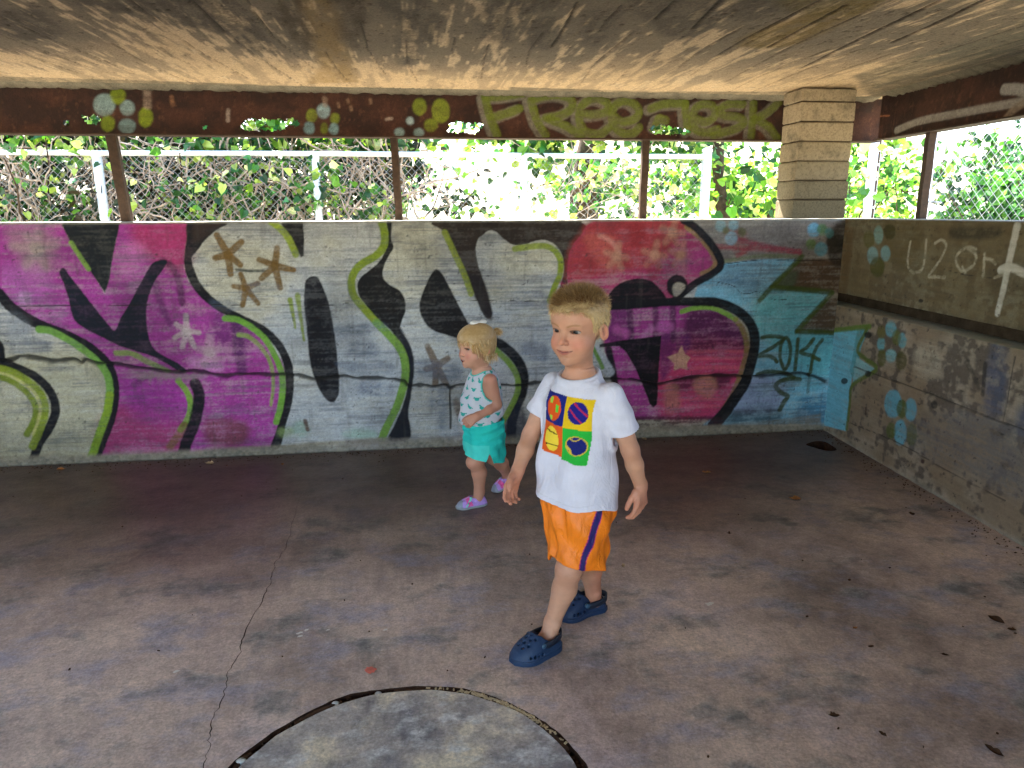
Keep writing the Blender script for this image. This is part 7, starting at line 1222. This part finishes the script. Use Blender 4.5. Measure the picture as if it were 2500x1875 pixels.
    # tank top
    S = Field((.14, 3.02, .36), (.44, 3.32, .69), .0026)
    zs2 = [.34, .40, .46, .52, .58, .62, .645, .665]; a2 = [.104, .101, .098, .094, .088, .080, .066, .05]; b2 = [.100, .102, .102, .094, .080, .066, .052, .042]; cv2 = [.006, .010, .013, .010, .003, 0, 0, 0]
    al, ar = np.array([.310, 3.100, .588]), np.array([.268, 3.238, .588]); Mb = np.array([l, f, [0, 0, 1]])
    nk = np.array([.276, 3.163, .668])
    def arm_d(P, q): return d_ell(P, q, (.040, .037, .060), Mb)
    def neck_d(P): return d_ell(P, nk, (.046, .052, .046), Mb)
    def sf(G, P):
        X, Y, Z = P; t, u, v = torso_d(P, c, l, f, zs2, a2, b2, cv2, 2.2)
        t = t+.003*np.sin(u*70+Z*24)*smst(.60, .46, Z)+.0028*np.sin(v*60-Z*60)*smst(.60, .5, Z)
        sh = np.maximum(t, -(t+.0052)); sh = np.maximum(sh, (.434-.20*v+.006*np.sin(u*40))-Z)
        for q in (al, ar): sh = np.maximum(sh, -arm_d(P, q))
        sh = np.maximum(sh, -neck_d(P)); return np.maximum(sh, Z-.662)
    S.op((.1, 3.0, .35), (.46, 3.34, .7), sf)
    def tank(V, N):
        C = np.tile(lin('c4c5cc'), (len(V), 1)); P = V.T; x, y = V[:, 0]-c[0], V[:, 1]-c[1]; u = x*l[0]+y*l[1]; v = x*f[0]+y*f[1]; ang = np.arctan2(v, u)*92; zz = V[:, 2]*1000
        row = np.floor((zz+6)/38).astype(int); sx = 52.0; off = (row % 2)*26.0+row*4; k = np.floor((ang*1.0+off)/sx); uu = ((ang+off)-k*sx-26)*.62; vv = (zz+6-row*38-19)*.62; rot = np.sin(k*7.3+row*2.1)*.7; u2 = uu*np.cos(rot)-vv*np.sin(rot); v2 = uu*np.sin(rot)+vv*np.cos(rot)
        bird = (((u2/6.2)**2+((v2+1)/4.6)**2 < 1) & (v2 < 1.2)) | ((np.abs(v2-1.2-.5*np.abs(u2)*.3) < 1.4) & (np.abs(u2) < 10)) | ((np.abs(u2-8) < 2) & (np.abs(v2-2.2) < 1.8))
        C[bird] = lin('2a9c90'); 
        for q in (al, ar): C[arm_d(P, q) < .0075] = lin('58b8a8')
        C[neck_d(P) < .0075] = lin('58b8a8'); return C*(1-.08*n3(V, 25, 3))[:, None]
    finish('tank_top', S, M_CLOTH, root, tank, 1); del S
    # shorts
    T = Field((.15, 3.02, .18), (.44, 3.34, .47), .0026)
    hL2, hR2 = np.array([.300, 3.128, .40]), np.array([.275, 3.205, .40]); kL2, kR2 = np.array([.268, 3.128, .225]), np.array([.318, 3.228, .222]); tL, tR = nrm_(kL2-hL2), nrm_(kR2-hR2); bL, bR = hL2+tL*.156, hR2+tR*.152
    def tf(G, P):
        X, Y, Z = P; dl = d_cone(P, hL2, kL2+tL*.03, .070, .071); dr_ = d_cone(P, hR2, kR2+tR*.03, .070, .066); d = smin(dl, dr_, .02); t, u, v = torso_d(P, c, l, f, [.34, .40, .45], [.098, .092, .084], [.092, .090, .082]); d = smin(d, t, .02)
        d = d+.003*np.sin(u*80+Z*30+v*30)+.0028*np.sin(v*100-Z*70)*smst(.40, .30, Z)+.003*np.sin(Z*150+v*40)*smst(.30, .38, Z)
        sh = np.maximum(d, -(d+.005)); pL = (X-bL[0])*tL[0]+(Y-bL[1])*tL[1]+(Z-bL[2])*tL[2]; pR = (X-bR[0])*tR[0]+(Y-bR[1])*tR[1]+(Z-bR[2])*tR[2]
        sh = np.maximum(sh, np.where(dl < dr_, pL+.010*smst(.0, .05, v), pR)); notch = np.maximum(np.abs(v-.030)-np.maximum(0, (.290-Z))*.50, -(u-.03)); sh = np.maximum(sh, -notch); return np.maximum(sh, Z-.432)
    T.op((.12, 3.0, .18), (.46, 3.36, .48), tf)
    def tcol(V, N):
        x, y = V[:, 0]-c[0], V[:, 1]-c[1]; u = x*l[0]+y*l[1]; v = x*f[0]+y*f[1]; C = np.tile(lin('2cbfb2'), (len(V), 1)); C[(v > .032) & (V[:, 2] < .33)] = lin('4accbe'); C *= (1+.2*(n3(V, 18, 6)-.5))[:, None]; return C
    finish('shorts', T, M_CLOTH, root, tcol, 1); del T
    toddler_shoe(fL, .150, root, 1); toddler_shoe(fR, .142, root, -1)
girl()
